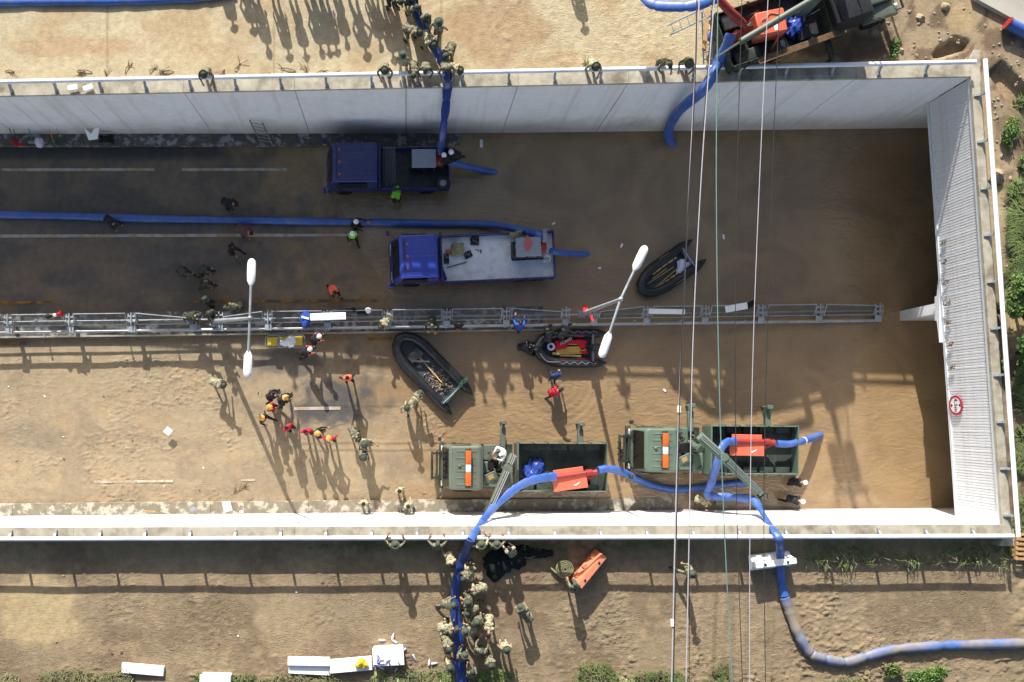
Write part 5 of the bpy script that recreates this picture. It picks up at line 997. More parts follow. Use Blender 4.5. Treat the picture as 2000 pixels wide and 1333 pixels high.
    for i in range(1, len(q) - 1): mb = MB(); mb.cyl(q[i] + Vector((0, 0, -0.25)), q[i] + Vector((0, 0, 0.25)), 0.2, n=12); mb.build('boom_joint', mt, t)
    e = q[-1]; d = (q[-1] - q[-2]).normalized(); s = d.cross(Vector((0, 0, 1))).normalized(); mb = MB()
    for k in (-1, 1): mb.tube([e + s * k * 0.16 - d * 0.1, e + s * k * 0.2 + d * 0.25, e + s * k * 0.05 + d * 0.42], 0.04, 6)
    mb.tube([e + d * 0.1 - s * 0.2, e + d * 0.1 + s * 0.2], 0.05, 8); mb.build('grab', dark, t); return t
GA = crane_truck(1019, 912, 'army green crane truck parked in drying mud beside the sunlit walkway', 'army_green', 'army_dark', ((1000, 893, 2.5), (992, 915, 3.1), (958, 992, 3.6)))
GB = crane_truck(1394, 879, 'brighter green crane truck standing in flood water beneath the overhead cables', 'army_bright', 'army_dark', ((1365, 852, 2.6), (1412, 893, 3.2), (1486, 965, 3.0)))

# orange engine pumps on the crane trucks
def big_pump(px, py, z, yaw, label, par):
    c = P(px, py, z); t = thing('pump_unit', label, 'pump', (c.x, c.y, par.location.z + 1.255), R(yaw))
    mb = MB(); mb.box(-0.95, 0.95, -0.5, -0.42, 0, 0.08); mb.box(-0.95, 0.95, 0.42, 0.5, 0, 0.08)
    for x in (-0.8, 0, 0.8): mb.box(x - 0.04, x + 0.04, -0.419, 0.419, 0.0, 0.07)
    mb.build('skid', 'black', t, False)
    mb = MB(); mb.cbox(-0.85, 0.7, -0.4, 0.35, 0.09, 0.72, 0.04); mb.build('engine', 'steel_dark', t)
    mb = MB(); mb.prof([(-0.98, 0.70), (-0.98, 0.74), (0.72, 0.80), (0.72, 0.76)], -0.52, 0.12, 0.01, seg=1); h = mb.build('hood', 'pump_orange', t, False)
    mb = MB(); mb.cbox(-0.9, 0.6, 0.30, 0.55, 0.72, 0.80, 0.015); mb.build('upper_hood', 'pump_orange', t, False)
    mb = MB(); mb.cyl((-0.98, 0.20, 0.78), (0.72, 0.20, 0.78), 0.115, n=14); mb.build('pipe', 'pump_red', t)
    mb = MB(); mb.tube([(0.7, 0.20, 0.78), (0.95, 0.20, 0.76), (1.06, 0.12, 0.6), (1.02, 0.02, 0.45)], 0.16, 14); mb.cyl((0.98, 0.05, 0.3), (0.80, 0.05, 0.3), 0.27, n=18); mb.build('volute', 'pump_red', t)
    mb = MB(); mb.cyl((1.05, 0.15, 0.70), (1.28, 0.15, 0.72), 0.15, n=14); mb.cyl((1.18, 0.15, 0.71), (1.22, 0.15, 0.71), 0.19, n=14); mb.build('suction_flange', 'pump_red', t)
    mb = MB(); mb.cyl((-1.02, 0.20, 0.78), (-1.16, 0.20, 0.78), 0.125, n=14); mb.build('hose_coupling', 'steel', t)
    mb = MB(); mb.add([(0.0, -0.30, 0.792), (0.12, -0.36, 0.797), (0.3, -0.26, 0.803), (0.34, -0.16, 0.803), (0.26, -0.24, 0.802), (0.1, -0.28, 0.797)], [(0, 1, 2, 3, 4, 5)]); mb.build('hood_mark', 'white_paint', h, False)
    return t
PA = big_pump(1118, 936, 2.0, 8, 'orange pump unit on the army green truck bed in the mud', GA); PB = big_pump(1470, 871, 2.0, -1, 'orange pump unit on the brighter green truck bed in the water', GB)
PC = P(1062, 922, 1.6); prop('tarpaulin', lump((P(1043, 922, 1.6).x, P(1043, 922, 1.6).y, GA.location.z + 1.30), (0.45, 0.62, 0.28), 5, 4, 0.4, -0.1), 'tarp_blue', 'crumpled dark blue tarpaulin in the army green truck bed', 'tarpaulin')

# army truck on the upper ground, nose towards the tunnel end (local nose -x)
zt = fz(zground, 16, 18) + 0.02
c = P(1578, 30, zt + 1.2); t = thing('army_truck', 'dark army truck loaded with an orange pump on the upper ground', 'truck', (c.x, c.y, zt), R(180 + 19)); TC = t
bed(t, -0.4, 4.0, 1.2, 1.15, 0.5, 'steel_dark', 'army_dark', tail=True, head_h=0.7)
mb = MB(); mb.prof([(-2.25, 0.8), (-2.25, 1.5), (-2.1, 2.15), (-1.95, 2.3), (-0.75, 2.3), (-0.62, 2.2), (-0.62, 0.8)], -1.05, 1.05, 0.06); mb.build('cab', 'cloth_black', t)
mb = MB(); mb.add([(-2.268, -0.9, 1.5), (-2.268, 0.9, 1.5), (-2.118, 0.9, 2.08), (-2.118, -0.9, 2.08), (-2.285, -0.9, 1.5), (-2.285, 0.9, 1.5), (-2.135, 0.9, 2.08), (-2.135, -0.9, 2.08)], [(0, 1, 2, 3), (7, 6, 5, 4), (0, 4, 5, 1), (1, 5, 6, 2), (2, 6, 7, 3), (3, 7, 4, 0)]); mb.build('windshield', 'glass', t, False)
mb = MB(); mb.prof([(-3.7, 0.75), (-3.72, 1.2), (-3.6, 1.42), (-2.27, 1.5), (-2.27, 0.75)], -0.55, 0.55, 0.08); mb.build('hood', 'army_green', t)
for s in (-1, 1):
    mb = MB(); a, b = sorted((s * 0.56, s * 1.15)); mb.prof([(-3.75, 0.85), (-3.78, 1.05), (-3.5, 1.28), (-2.7, 1.25), (-2.3, 0.95), (-2.3, 0.85)], a, b, 0.06); mb.build('fender', 'army_green', t)
    mb = MB(); mb.cyl((-3.86, s * 0.8, 1.05), (-3.72, s * 0.8, 1.05), 0.11, n=14); mb.build('headlight', 'lens_grey', t)
    mb = MB(); mb.tube([(-2.3, s * 1.1, 1.7), (-2.6, s * 1.4, 1.9), (-2.62, s * 1.42, 1.6)], 0.02, 6); mb.cbox(-2.66, -2.60, s * 1.42 - 0.09, s * 1.42 + 0.09, 1.5, 1.85, 0.02); mb.build('mirror', 'army_dark', t)
for x in (-3.0, 1.6, 2.9):
    for s in (-1, 1): add_wheel(t, x, s * 1.1, 0.52, 0.30)
mb = MB(); mb.cbox(-4.0, -3.8, -1.1, 1.1, 0.65, 0.85, 0.03); mb.tube([(-4.0, -0.9, 0.75), (-4.35, -0.9, 0.75), (-4.35, 0.9, 0.75), (-4.0, 0.9, 0.75)], 0.05, 8); mb.build('bumper', 'army_dark', t)
mb = MB(); mb.cbox(-0.62, -0.45, -1.0, 2.05, 0.9, 1.15, 0.02); mb.cyl((-0.53, 2.05, 0.05), (-0.53, 2.05, 1.3), 0.08, n=10); mb.cyl((-0.53, 2.05, 0), (-0.53, 2.05, 0.05), 0.22, n=12); mb.build('outrigger', 'army_dark', t)
for k, bx in enumerate(((-0.38, 0.2, -1.1, -0.7, 1.2, 1.7), (0.3, 0.9, 0.5, 1.05, 1.16, 1.5), (2.9, 3.8, -1.1, -0.4, 1.16, 1.55), (2.6, 3.7, 0.6, 1.1, 1.16, 1.45), (-0.6, -0.42, -1.1, 1.1, 1.3, 2.25))): mb = MB(); mb.cbox(*bx, 0.04); mb.build('stowage_box', ('army_dark', 'black', 'steel_dark')[k % 3], t, False)
rr = random.Random(9)
for k in range(26):
    x = rr.uniform(-0.3, 3.9); y = rr.uniform(-1.1, 1.1); a = Vector((x, y, rr.uniform(1.2, 1.7))); b = a + Vector((rr.uniform(-.7, .7), rr.uniform(-.4, .4), rr.uniform(-.1, .2))); b.y = max(-1.1, min(1.1, b.y)); b.x = min(b.x, 3.9); mb = MB(); mb.tube(spline([(a.x, a.y, 1.16), a, b], 3), rr.uniform(0.02, 0.05), 6); mb.build('stowed_bar', ('army_dark', 'black', 'steel_dark', 'army_green')[k % 4], t)
for y in (-0.95, 0.95): mb = MB(); mb.cyl((-1.4, y, 0.75), (-0.6, y, 0.75), 0.25, n=16); mb.build('fuel_tank', 'army_dark', t)
mb = MB(); q0 = t.matrix_basis.inverted() @ P(1446, 82, zt + 2.6); q1 = t.matrix_basis.inverted() @ P(1600, -8, zt + 2.9); mb.tube([q0, q1], 0.14, 10); mb.tube([q0, q0 + (q0 - q1).normalized() * 0.9 + Vector((0, 0, -0.3))], 0.045, 6); mb.cyl(q1, (q1.x, q1.y, 1.0), 0.2, n=12); mb.build('boom', 'army_green', t)
mb = MB(); a = t.matrix_basis.inverted()
mb.tube([a @ P(1400, -5, zt + 2.6), a @ P(1425, 22, zt + 2.4), a @ P(1452, 48, zt + 2.0), a @ P(1455, 60, zt + 1.8), a @ P(1438, 72, zt + 1.7), a @ P(1428, 80, zt + 1.7)], 0.17, 12); mb.cyl(a @ P(1440, 74, zt + 1.25), a @ P(1440, 74, zt + 1.7), 0.3, n=16)
m_ = mb.build('red_pipework', 'pump_red', None); m_.location = t.location; m_.rotation_euler = t.rotation_euler; tag(m_, 'thick red pump pipework at the tail of the dark army truck', 'pipe')
c = P(1503, 47, zt + 1.9); o = thing('pump_unit', 'orange boxed pump unit on the dark army truck bed', 'pump', (c.x, c.y, zt + 1.155), R(12))
mb = MB(); mb.cbox(-0.62, 0.62, -0.5, 0.5, 0.15, 0.95, 0.05); mb.build('cover', 'pump_orange', o); mb = MB(); mb.box(-0.7, 0.7, -0.52, -0.44, 0, 0.14); mb.box(-0.7, 0.7, 0.44, 0.52, 0, 0.14); mb.build('skid', 'black', o, False)
mb = MB(); mb.cbox(0.05, 0.22, -0.4, 0.1, 0.951, 0.958, 0.002); mb.build('notice', 'white_paint', o, False); mb = MB(); mb.tube(spline([(-0.4, -0.35, 0.97), (-0.45, 0.1, 0.99), (-0.2, 0.2, 0.99), (0.0, 0.35, 0.98), (0.4, 0.2, 0.97)], 5), 0.02, 5); mb.build('strap', 'wood', o)
prop('tarpaulin', lump((P(1558, 46, zt + 1.6).x, P(1558, 46, zt + 1.6).y, zt + 1.25), (0.42, 0.5, 0.35), 8, 4, 0.4, -0.2), 'tarp_blue', 'striped crumpled blue tarpaulin behind the orange box on the army truck', 'tarpaulin')
prop('tarpaulin', lump((P(1418, 45, zt + 1.3).x, P(1418, 45, zt + 1.3).y, zt + 0.45), (0.4, 0.4, 0.35), 9, 3, 0.4, -0.9), 'tarp_blue', 'blue tarpaulin heap on the ground at the army truck tail', 'tarpaulin')
mb = MB(); s_ = spline([P(1520, 72, zt + 1.75), P(1508, 95, zt + 1.3), P(1492, 120, zt + .4), P(1500, 124, zt + .1), P(1515, 128, zt + .08), P(1488, 128, zt + .08)], 5); mb.tube(s_, 0.05, 6); prop('strap', mb, 'orange', 'orange strap hanging off the army truck side to the railing', 'strap')
mb = MB(); mb.T = t.matrix_basis @ Matrix.Translation((1.0, 1.32, 1.72)) @ Matrix.Rotation(R(4), 4, 'Y'); mb.cbox(-1.6, 1.9, -0.13, 0.13, -0.03, 0.03, 0.008); prop('board', mb, 'twig', 'weathered wooden board along the army truck side', 'board', False)
def ladder(a, b, wd, label, mt='steel', side=None):
    a = Vector(a); b = Vector(b); d = (b - a); L = d.length; d.normalize(); s = side or d.cross(Vector((0, 0, 1))).normalized(); t = thing('ladder', label, 'ladder', a)
    for k in (-1, 1): mb = MB(); mb.tube([s * k * wd / 2, d * L + s * k * wd / 2], 0.035, 6); mb.build('side_rail', mt, t)
    me = MB(); me.tube([s * -wd / 2, s * wd / 2], 0.024, 6); m_ = me.mesh('rung', [mt], True); n = int(L / 0.3)
    for i in range(n): link('rung', m_, t, loc=d * (0.2 + (L - 0.4) * i / max(1, n - 1)))
ladder(P(1305, 60, zt + 1.6), P(1385, 22, zt + 2.2), 0.42, 'pale metal ladder sticking out behind the army truck', 'galv'); ladder(P(1380, 22, zt + 1.6), P(1383, 125, zt + 0.7), 0.40, 'pale metal ladder along the army truck tail', 'galv')
ladder(P(520, 280, 0.75), P(500, 238, 2.7), 0.62, 'aluminium ladder leaning against the shaded wall', 'steel', Vector((1, -0.2, 0)).normalized())
mb = MB(); mb.T = Matrix.Translation(P(1378, 60, zt + 1.5)) @ Matrix.Rotation(R(85), 4, 'Z'); mb.cbox(-0.9, 0.9, -0.09, 0.09, 0, 0.06, 0.01); prop('board', mb, 'wood', 'short splintered board at the army truck tail', 'board', False)

# ------------------------------------------------------------------ inflatable boats
def boat(px, py, rz, L, wd, z, label, rope=False):
    c = P(px, py, z); t = thing('rubber_boat', label, 'boat', (c.x, c.y, z), R(rz)); r = 0.245; h = wd / 2 - r
    side = [(L / 2, h, 0.27), (L / 2 - 0.28, h, 0.27), (L / 2 - 0.62, h, 0.27), (0.3, h, 0.27), (-L / 2 + 1.35, h * 0.98, 0.29), (-L / 2 + 0.75, h * 0.78, 0.34), (-L / 2 + 0.38, h * 0.42, 0.40)]
    rad = [0.02, 0.14, r, r, r, r, r]; pts = side + [(-L / 2 + r, 0, 0.43)] + [(x, -y, z_) for x, y, z_ in side[::-1]]; rr = rad + [r] + rad[::-1]
    mb = MB(); mb.tube(pts, rr, 14); mb.build('tube', 'boat_black', t)
    mb = MB(); mb.prism([(L / 2 - 0.72, -h), (L / 2 - 0.72, h), (-L / 2 + 1.3, h), (-L / 2 + 0.6, h * 0.55), (-L / 2 + 0.45, 0), (-L / 2 + 0.6, -h * 0.55), (-L / 2 + 1.3, -h)], 0.10, 0.15); mb.build('floor', 'boat_floor', t, False)
    mb = MB(); mb.cbox(L / 2 - 0.80, L / 2 - 0.73, -h + 0.05, h - 0.05, 0.12, 0.52, 0.015); mb.build('transom', 'grey_lid', t, False)
    mb = MB()
    for s in (-1, 1): mb.tube([(x, s * (h + 0.10), 0.49 if x > -L / 2 + 1.4 else 0.53) for x in np.linspace(L / 2 - 0.7, -L / 2 + 1.4, 10)], 0.02, 5)
    mb.build('rubbing_strake', 'rubber', t)
    if rope:
        for s in (-1, 1):
            p = []; n = 5
            for k in range(n + 1):
                x = L / 2 - 0.55 - (L - 1.9) * k / n; p.append((x, s * (h - 0.02), 0.535))
                if k < n: p.append((x - (L - 1.9) / n / 2, s * (h + 0.09), 0.51))
            p += [(-L / 2 + 0.75, s * (h * 0.8 + .1), 0.58), (-L / 2 + 0.35, s * h * 0.4, 0.66)]; mb = MB(); mb.tube(spline(p, 4), 0.010, 5); mb.build('grab_line', 'wire_white', t)
            for x in (-0.35, 0.55, L / 2 - 0.75): mb = MB(); mb.cbox(x - 0.16, x + 0.16, s * (h - 0.19) - 0.03, s * (h - 0.19) + 0.03, 0.38, 0.47, 0.012); mb.build('handle_patch', 'sign_red', t, False)
    return t, t.matrix_basis
def bprop(name, mb, mt, Mx, label, cat, smooth=True, group=None):
    mb.v = [Mx @ v for v in mb.v]; return mb.build(name, mt, None, smooth, label, cat, group)
B1, X1 = boat(838, 724, -46, 5.0, 2.0, float(road_h(np.array([1.2]), np.array([2.4]))[0]), 'large muddy black rubber boat stranded on the road')
B2, X2 = boat(1110, 681, 0, 3.9, 2.02, -0.10, 'black rubber boat filled with red and yellow rescue gear', rope=True)
B3, X3 = boat(1302, 532, 35, 3.95, 1.75, -0.10, 'black rubber boat with bamboo-coloured rolls floating below the upright lamp')
for k in range(2): mb = MB(); mb.T = Matrix.Rotation(R(90 + 6 * k), 4, 'Z'); mb.tube([(-0.75, -1.65 - 0.12 * k, 0.62), (0.75, -1.65 - 0.12 * k, 0.62)], 0.03, 6); mb.cbox(0.6, 0.95, -1.73 - 0.12 * k, -1.57 - 0.12 * k, 0.60, 0.64, 0.012); bprop('paddle', mb, 'paddle_green', X1, 'green paddle laid across the stern of the muddy boat', 'paddle', group='green paddles on the muddy boat')
mb = MB(); mb.tube([(-0.8, 0.1, 0.22), (0.9, 0.02, 0.28)], 0.03, 6); mb.cbox(-1.15, -0.75, 0.02, 0.2, 0.20, 0.24, 0.012); bprop('paddle', mb, 'bamboo', X1, 'pale paddle lying lengthwise in the muddy boat', 'paddle')
mb = MB(); rr = random.Random(4)
for k in range(150):
    x = 0.75 + rr.gauss(0, 0.35); y = rr.gauss(0, 0.25); a = rr.uniform(0, 6); l_ = rr.uniform(0.04, 0.14); mb.tube([(x, y, 0.17 + rr.random() * .05), (x + l_ * math.cos(a), y + l_ * math.sin(a), 0.17 + rr.random() * .08)], rr.uniform(0.008, 0.03), 4)
o = bprop('wet_debris', mb, 'stone', X1, 'heap of pale wet debris on the muddy boat floor', 'debris'); 
mb = MB(); mb.cbox(-1.3, -0.8, -0.4, 0.4, 0.16, 0.30, 0.03); mb.tube([(-0.9, -0.3, 0.35), (-0.3, 0.3, 0.35)], 0.05, 6); bprop('seat_board', mb, 'boat_floor', X1, 'dark loose bench board in the muddy boat bow', 'board', False)
mb = MB(); mb.T = Matrix.Translation((0.05, -0.12, 0.30)) @ Matrix.Rotation(R(2), 4, 'Z'); mb.cbox(-0.75, 0.75, -0.20, 0.20, -0.03, 0.03, 0.025); sb = bprop('spine_board', mb, 'lifeboard', X2, 'yellow spine board lying in the rescue boat', 'board', False)
for i, (y, x0, x1) in enumerate(((0.36, -0.7, 0.7), (-0.38, -0.5, 0.6), (0.25, -0.2, 0.75))): mb = MB(); mb.tube([(x0, y, 0.24), (x1, y - 0.05, 0.24)], 0.075, 10); bprop('foam_roll', mb, 'bamboo', X2, 'tan foam roll lying along the rescue boat floor', 'foam roll', group='tan foam rolls in the rescue boat')
lj = lump((-0.45, 0.15, 0.36), (0.38, 0.26, 0.14), 11, 3, 0.3); lj.tube(spline([(-0.8, -0.05, 0.36), (-0.3, 0.22, 0.45), (0.2, 0.3, 0.40), (0.7, 0.2, 0.34)], 5), 0.10, 8, flat=0.6); o = bprop('life_jacket', lj, 'red', X2, 'red life jacket lettered GUARD in the rescue boat', 'life jacket')
cu = bpy.data.curves.new('t', 'FONT'); cu.body = 'GUARD'; cu.size = 0.20; cu.extrude = 0.004; to = bpy.data.objects.new('t', cu); col.objects.link(to); me = bpy.data.meshes.new_from_object(to.evaluated_get(bpy.context.evaluated_depsgraph_get())); bpy.data.objects.remove(to)
me.transform(X2 @ Matrix.Translation((-0.50, 0.10, 0.515)) @ Matrix.Rotation(R(28), 4, 'Z')); me.materials.clear(); me.materials.append(M['white_paint']); link('lettering', me, o)
bprop('life_jacket', lump((0.62, 0.22, 0.34), (0.26, 0.24, 0.13), 12, 3, 0.3), 'red', X2, 'crumpled red life jacket near the rescue boat transom', 'life jacket'); bprop('life_jacket', lump((0.72, -0.18, 0.30), (0.2, 0.16, 0.1), 13, 3, 0.3), 'red', X2, 'small red life jacket beside the yellow spine board', 'life jacket')
n = 20; mb = MB(); mb.add([(-0.98 + (0.2 if j % 2 == 0 else 0.1) * math.cos(2 * math.pi * i / n) * (1 if j < 2 else 1), 0.05 + (0.2 if j % 2 == 0 else 0.1) * math.sin(2 * math.pi * i / n), 0.40 + 0.06 * (j // 2)) for i in range(n) for j in (0, 1, 3, 2)], [(i * 4 + j, i * 4 + (j + 1) % 4, ((i + 1) % n) * 4 + (j + 1) % 4, ((i + 1) % n) * 4 + j) for i in range(n) for j in range(4)]); bprop('life_ring', mb, 'lavender_white', X2, 'pale lavender life ring in the rescue boat bow', 'life ring')
mb = MB(); mb.cbox(1.08, 1.5, -0.18, 0.18, 0.45, 0.85, 0.06, seg=2); mb.cbox(1.22, 1.36, -0.06, 0.06, -0.4, 0.449, 0.02); mb.tube([(1.08, 0, 0.7), (0.7, 0.08, 0.72)], 0.025, 6); bprop('outboard_motor', mb, 'steel_dark', X2, 'dark outboard motor on the rescue boat transom', 'motor'); mb = MB(); mb.tube([(-0.6, -0.3, 0.36), (0.85, -0.1, 0.40)], 0.02, 6); mb.cbox(-0.9, -0.55, -0.37, -0.23, 0.34, 0.37, 0.01); bprop('paddle', mb, 'bamboo', X2, 'pale paddle lying across the rescue boat gear', 'paddle')
for y, a, b in ((0.40, -0.75, 0.75), (-0.42, -1.0, 0.35)):
    mb = MB(); mb.tube([(a, y * 0.9, 0.24), ((a + b) / 2, y, 0.24), (b, y * 0.95, 0.24)], 0.085, 10); o = bprop('foam_roll', mb, 'bamboo', X3, 'tan foam roll strapped along the floating boat side', 'foam roll', group='tan foam rolls in the floating boat')
    for k in range(4): x = a + (b - a) * (0.12 + 0.25 * k); mb = MB(); mb.cyl((x - 0.02, y * 0.95, 0.24), (x + 0.02, y * 0.95, 0.24), 0.096, n=10); mb.v = [X3 @ v for v in mb.v]; mb.build('strap', 'black', o)
for k, (x0, y0, x1, y1) in enumerate(((-1.25, 0.08, 0.35, 0.02), (-1.55, -0.35, 0.6, -0.14), (-0.9, 0.16, 0.0, 0.16))): mb = MB(); mb.tube([(x0, y0, 0.45 if k == 1 else 0.22), (x1, y1, 0.24)], 0.022, 6); bprop('oar', mb, 'bamboo', X3, 'slim pale oar shaft lying in the floating boat', 'oar', group='oars in the floating boat')
bprop('cloth_sheet', lump((0.72, -0.2, 0.3), (0.36, 0.28, 0.12), 14, 4, 0.4), 'lavender_white', X3, 'pale lavender plastic sheet by the floating boat transom', 'sheet')
mb = MB()
for s in (-1, 1):
    for k in range(5): x = -0.1 + k * 0.13; mb.box(x, x + 0.08, s * 0.78 - 0.02, s * 0.78 + 0.02, 0.44, 0.45 + 0.02)
mb.v = [X3 @ v for v in mb.v]; o = mb.build('hull_marks', 'bamboo', None, False); o.parent = B3; o.matrix_parent_inverse = X3.inverted()

# ------------------------------------------------------------------ hoses
def hose(pts, r, matn, label, flat=1.0, n=12, ground=None, bands=(), r1=None):
    q = []; r1 = r if r1 is None else r1
    for p in pts:
        x, y, z = p
        if z is None:
            v = P(x, y, 5.2); v.z = float(ground_h(np.array([v.x]), np.array([v.y]))[0]) + r * flat * 0.8; v = P(x, y, v.z)
        elif z == 'road': v = P(x, y, 0.3); v.z = max(0, fz(zroad, v.x, v.y)) + r * flat * 0.85
        else: v = P(x, y, z)
        q.append(v)
    t = thing('hose', label, 'hose', q[0]); s = [v - q[0] for v in spline(q, 7)]; hr = random.Random(len(label)); rr = [(r + (r1 - r) * i / len(s)) * (1 + hr.uniform(-.05, .05) + 0.05 * math.sin(i * 0.61) - (0.22 if flat < 0.9 and i % 9 == 4 else 0)) for i in range(len(s))]
    mb = MB(); mb.tube(s, rr, n, flat=flat); mb.build('hose_wall', matn, t)
    for b in bands:
        i = int(b * (len(s) - 2)); d = (s[i + 1] - s[i]).normalized(); mb = MB(); mb.tube([s[i], s[i] + d * 0.10], r * 1.08, n, flat=flat); mb.build('hose_band', 'lavender_white', t)
    return t
hose([(-12, 423, 'road'), (120, 425, 'road'), (300, 429, 'road'), (480, 431, 'road'), (700, 433, 'road'), (850, 436, 'road'), (930, 438, 0.25), (985, 443, 0.6), (1025, 452, 1.1), (1050, 458, 1.75), (1056, 466, 1.85)], 0.185, 'hose_blue', 'long blue hose lying across the shaded road to the pale-bedded truck')
hose([(1076, 491, 1.5), (1090, 493, 1.2), (1112, 495, 0.6), (1148, 497, -0.12)], 0.16, 'hose_blue', 'short blue suction hose dipping from the pale-bedded truck into water')
hose([(876, 316, 1.4), (892, 320, 1.15), (925, 329, 0.6), (968, 338, -0.12)], 0.16, 'hose_blue', 'short blue suction hose dipping from the dark blue truck into water')
hose([(790, -40, 6.3), (812, 20, 6.25), (838, 75, 6.2), (858, 108, 6.2), (869, 132, 6.25), (874, 152, 6.5), (874, 172, 6.15), (872, 196, 5.0), (869, 225, 3.7), (865, 258, 2.7), (862, 285, 2.15), (861, 300, 1.95)], 0.24, 'hose_wet', 'dark blue flat hose draped over the shaded wall onto the truck', flat=0.45, r1=0.17)
hose([(1428, 68, zt + 1.75), (1420, 88, zt + 1.6), (1405, 118, zt + 1.1), (1392, 146, 6.9), (1372, 178, 6.6), (1345, 200, 5.4), (1322, 222, 3.6), (1308, 248, 1.6), (1306, 268, 0.5), (1314, 282, -0.15)], 0.23, 'hose_blue', 'thick blue hose hanging from the army truck over the wall into water')
hose([(1235, -40, zt + 1.5), (1262, -2, zt + 1.9), (1285, 11, zt + 2.1), (1335, 13, zt + 2.4), (1372, 7, zt + 2.6), (1400, -6, zt + 2.6)], 0.24, 'hose_blue', 'blue flat hose stretched from the red pipework across the sandy pavement', flat=0.5)
hose([(1086, 931, 2.05), (1060, 934, 2.3), (1030, 942, 2.7), (1005, 956, 3.1), (980, 976, 3.5), (960, 996, 3.9), (945, 1016, 5.0), (930, 1038, 6.3), (919, 1055, 6.75)], 0.22, 'hose_blue', 'pale blue flat hose running from the mud pump up over the sunlit wall', flat=0.4, r1=0.18)
hose([(919, 1055, 6.74), (910, 1078, 6.0), (901, 1100, 5.55), (893, 1130, 5.5), (890, 1160, 5.5), (888, 1190, 5.5), (894, 1225, 5.45), (897, 1262, 5.4), (898, 1300, 5.4), (904, 1350, 5.4)], 0.20, 'hose_wet', 'dark blue flat hose hauled by the crew on the mud road', flat=0.4, r1=0.26)
hose([(1168, 919, 1.95), (1186, 916, 1.85), (1212, 921, 1.5), (1240, 934, 0.9), (1275, 949, 0.3), (1320, 957, 0.1), (1370, 953, 0.08), (1420, 946, 0.06), (1464, 942, 0.0)], 0.19, 'hose_blue', 'blue suction hose curving round the brighter green truck from the mud pump')
hose([(1517, 867, 1.55), (1540, 868, 1.5), (1560, 864, 1.3), (1580, 858, 0.8), (1602, 850, -0.05)], 0.18, 'hose_blue', 'blue suction hose with white band over the brighter green tailgate', bands=(0.66,))
hose([(1437, 862, 1.75), (1420, 864, 1.9), (1409, 876, 2.1), (1403, 896, 2.2), (1396, 922, 2.0), (1388, 948, 1.7), (1382, 964, 1.55), (1392, 970, 1.5), (1420, 971, 1.8), (1452, 973, 2.6), (1472, 977, 3.0), (1484, 994, 3.6), (1500, 1020, 5.4), (1514, 1040, 6.6), (1522, 1055, 6.85), (1524, 1075, 6.3), (1525, 1100, 5.95), (1526, 1130, None), (1532, 1165, None)], 0.20, 'hose_blue', 'folded blue hose rising from the brighter green truck over the sunlit wall', flat=0.6)
hose([(1533, 1168, None), (1545, 1205, None), (1562, 1245, None), (1582, 1275, None), (1600, 1284, None), (1630, 1291, None), (1656, 1293, None), (1690, 1283, None), (1740, 1270, None), (1800, 1264, None), (1880, 1260, None), (2030, 1256, None)], 0.22, 'hose_muddy', 'mud-stained blue hose bending across the trampled ground', flat=0.8)
hose([(-30, 4, None), (120, 3, None), (260, 1, None), (380, -4, None), (460, -14, None)], 0.20, 'hose_blue', 'blue hose lying along the far edge of the sandy pavement', flat=0.6)

# ------------------------------------------------------------------ loose things
def gz(px, py, z=5.0):
    for _ in range(3): v = P(px, py, z); z = float(ground_h(np.array([v.x]), np.array([v.y]))[0])
    return P(px, py, z)
def slab(name, c, sx, sy, h, rz, mt, label, cat, group=None, lift=0.0, ch=0.02, tilt=0):
    mb = MB(); mb.T = Matrix.Rotation(tilt, 4, 'Y'); mb.cbox(-sx / 2, sx / 2, -sy / 2, sy / 2, lift, lift + h, ch); o = mb.build(name, mt, None, False, label, cat, group); o.location = c; o.rotation_euler = (0, 0, R(rz)); return o
G = 'white foam boards on the mud verge'
slab('foam_board', gz(281, 1306), 1.95, 0.46, 0.14, -5, 'styrofoam', 'lone white foam board lying on mud away from the crates', 'foam board', lift=0.05)
slab('foam_board', gz(605, 1288), 1.92, 0.40, 0.12, -1, 'styrofoam', 'upper white foam board of the stacked pair on the mud', 'foam board', lift=0.25); slab('foam_board', gz(606, 1306), 1.92, 0.44, 0.12, -3, 'styrofoam', 'lower white foam board of the stacked pair on the mud', 'foam board', lift=0.1)
slab('foam_board', gz(686, 1296), 1.92, 0.62, 0.16, 5, 'styrofoam', 'white foam board bearing a yellow bag beside the bottle crate', 'foam board', lift=0.12)
c = gz(707, 1292); prop('plastic_bag', lump((c.x, c.y, c.z + 0.36), (0.26, 0.22, 0.14), 21, 3, 0.3), 'yellow', 'crumpled yellow bag on the white foam board', 'bag')
def crate(px, py, sx, sy, h, rz, label, bottles):
    c = gz(px, py); t = thing('bottle_crate', label, 'crate', c, R(rz)); mb = MB(); mb.cbox(-sx / 2, sx / 2, -sy / 2, sy / 2, 0.0, h, 0.03); mb.cbox(-sx / 2 - 0.03, sx / 2 + 0.03, -sy / 2 - 0.03, sy / 2 + 0.03, h + 0.001, h + 0.06, 0.02); mb.build('crate_body', 'styrofoam', t, False)
    rr = random.Random(px)
    for k in range(bottles):
        x = rr.uniform(-sx * .44, sx * .44); y = rr.uniform(-sy * .48, -sy * .05); a = rr.uniform(0, 6.3); m_ = MB(); d = Vector((math.cos(a), math.sin(a), 0)); p = Vector((x, y, h + 0.10)); m_.tube([p, p + d * 0.15, p + d * 0.2, p + d * 0.23], [0.033, 0.033, 0.014, 0.014], 8); o = m_.build('bottle', 'lavender_white' if k % 3 else 'tarp_blue', None, True, 'small water bottle lying on the white crate lid', 'bottle', 'water bottles on the crate'); o.location = c; o.rotation_euler = (0, 0, R(rz))
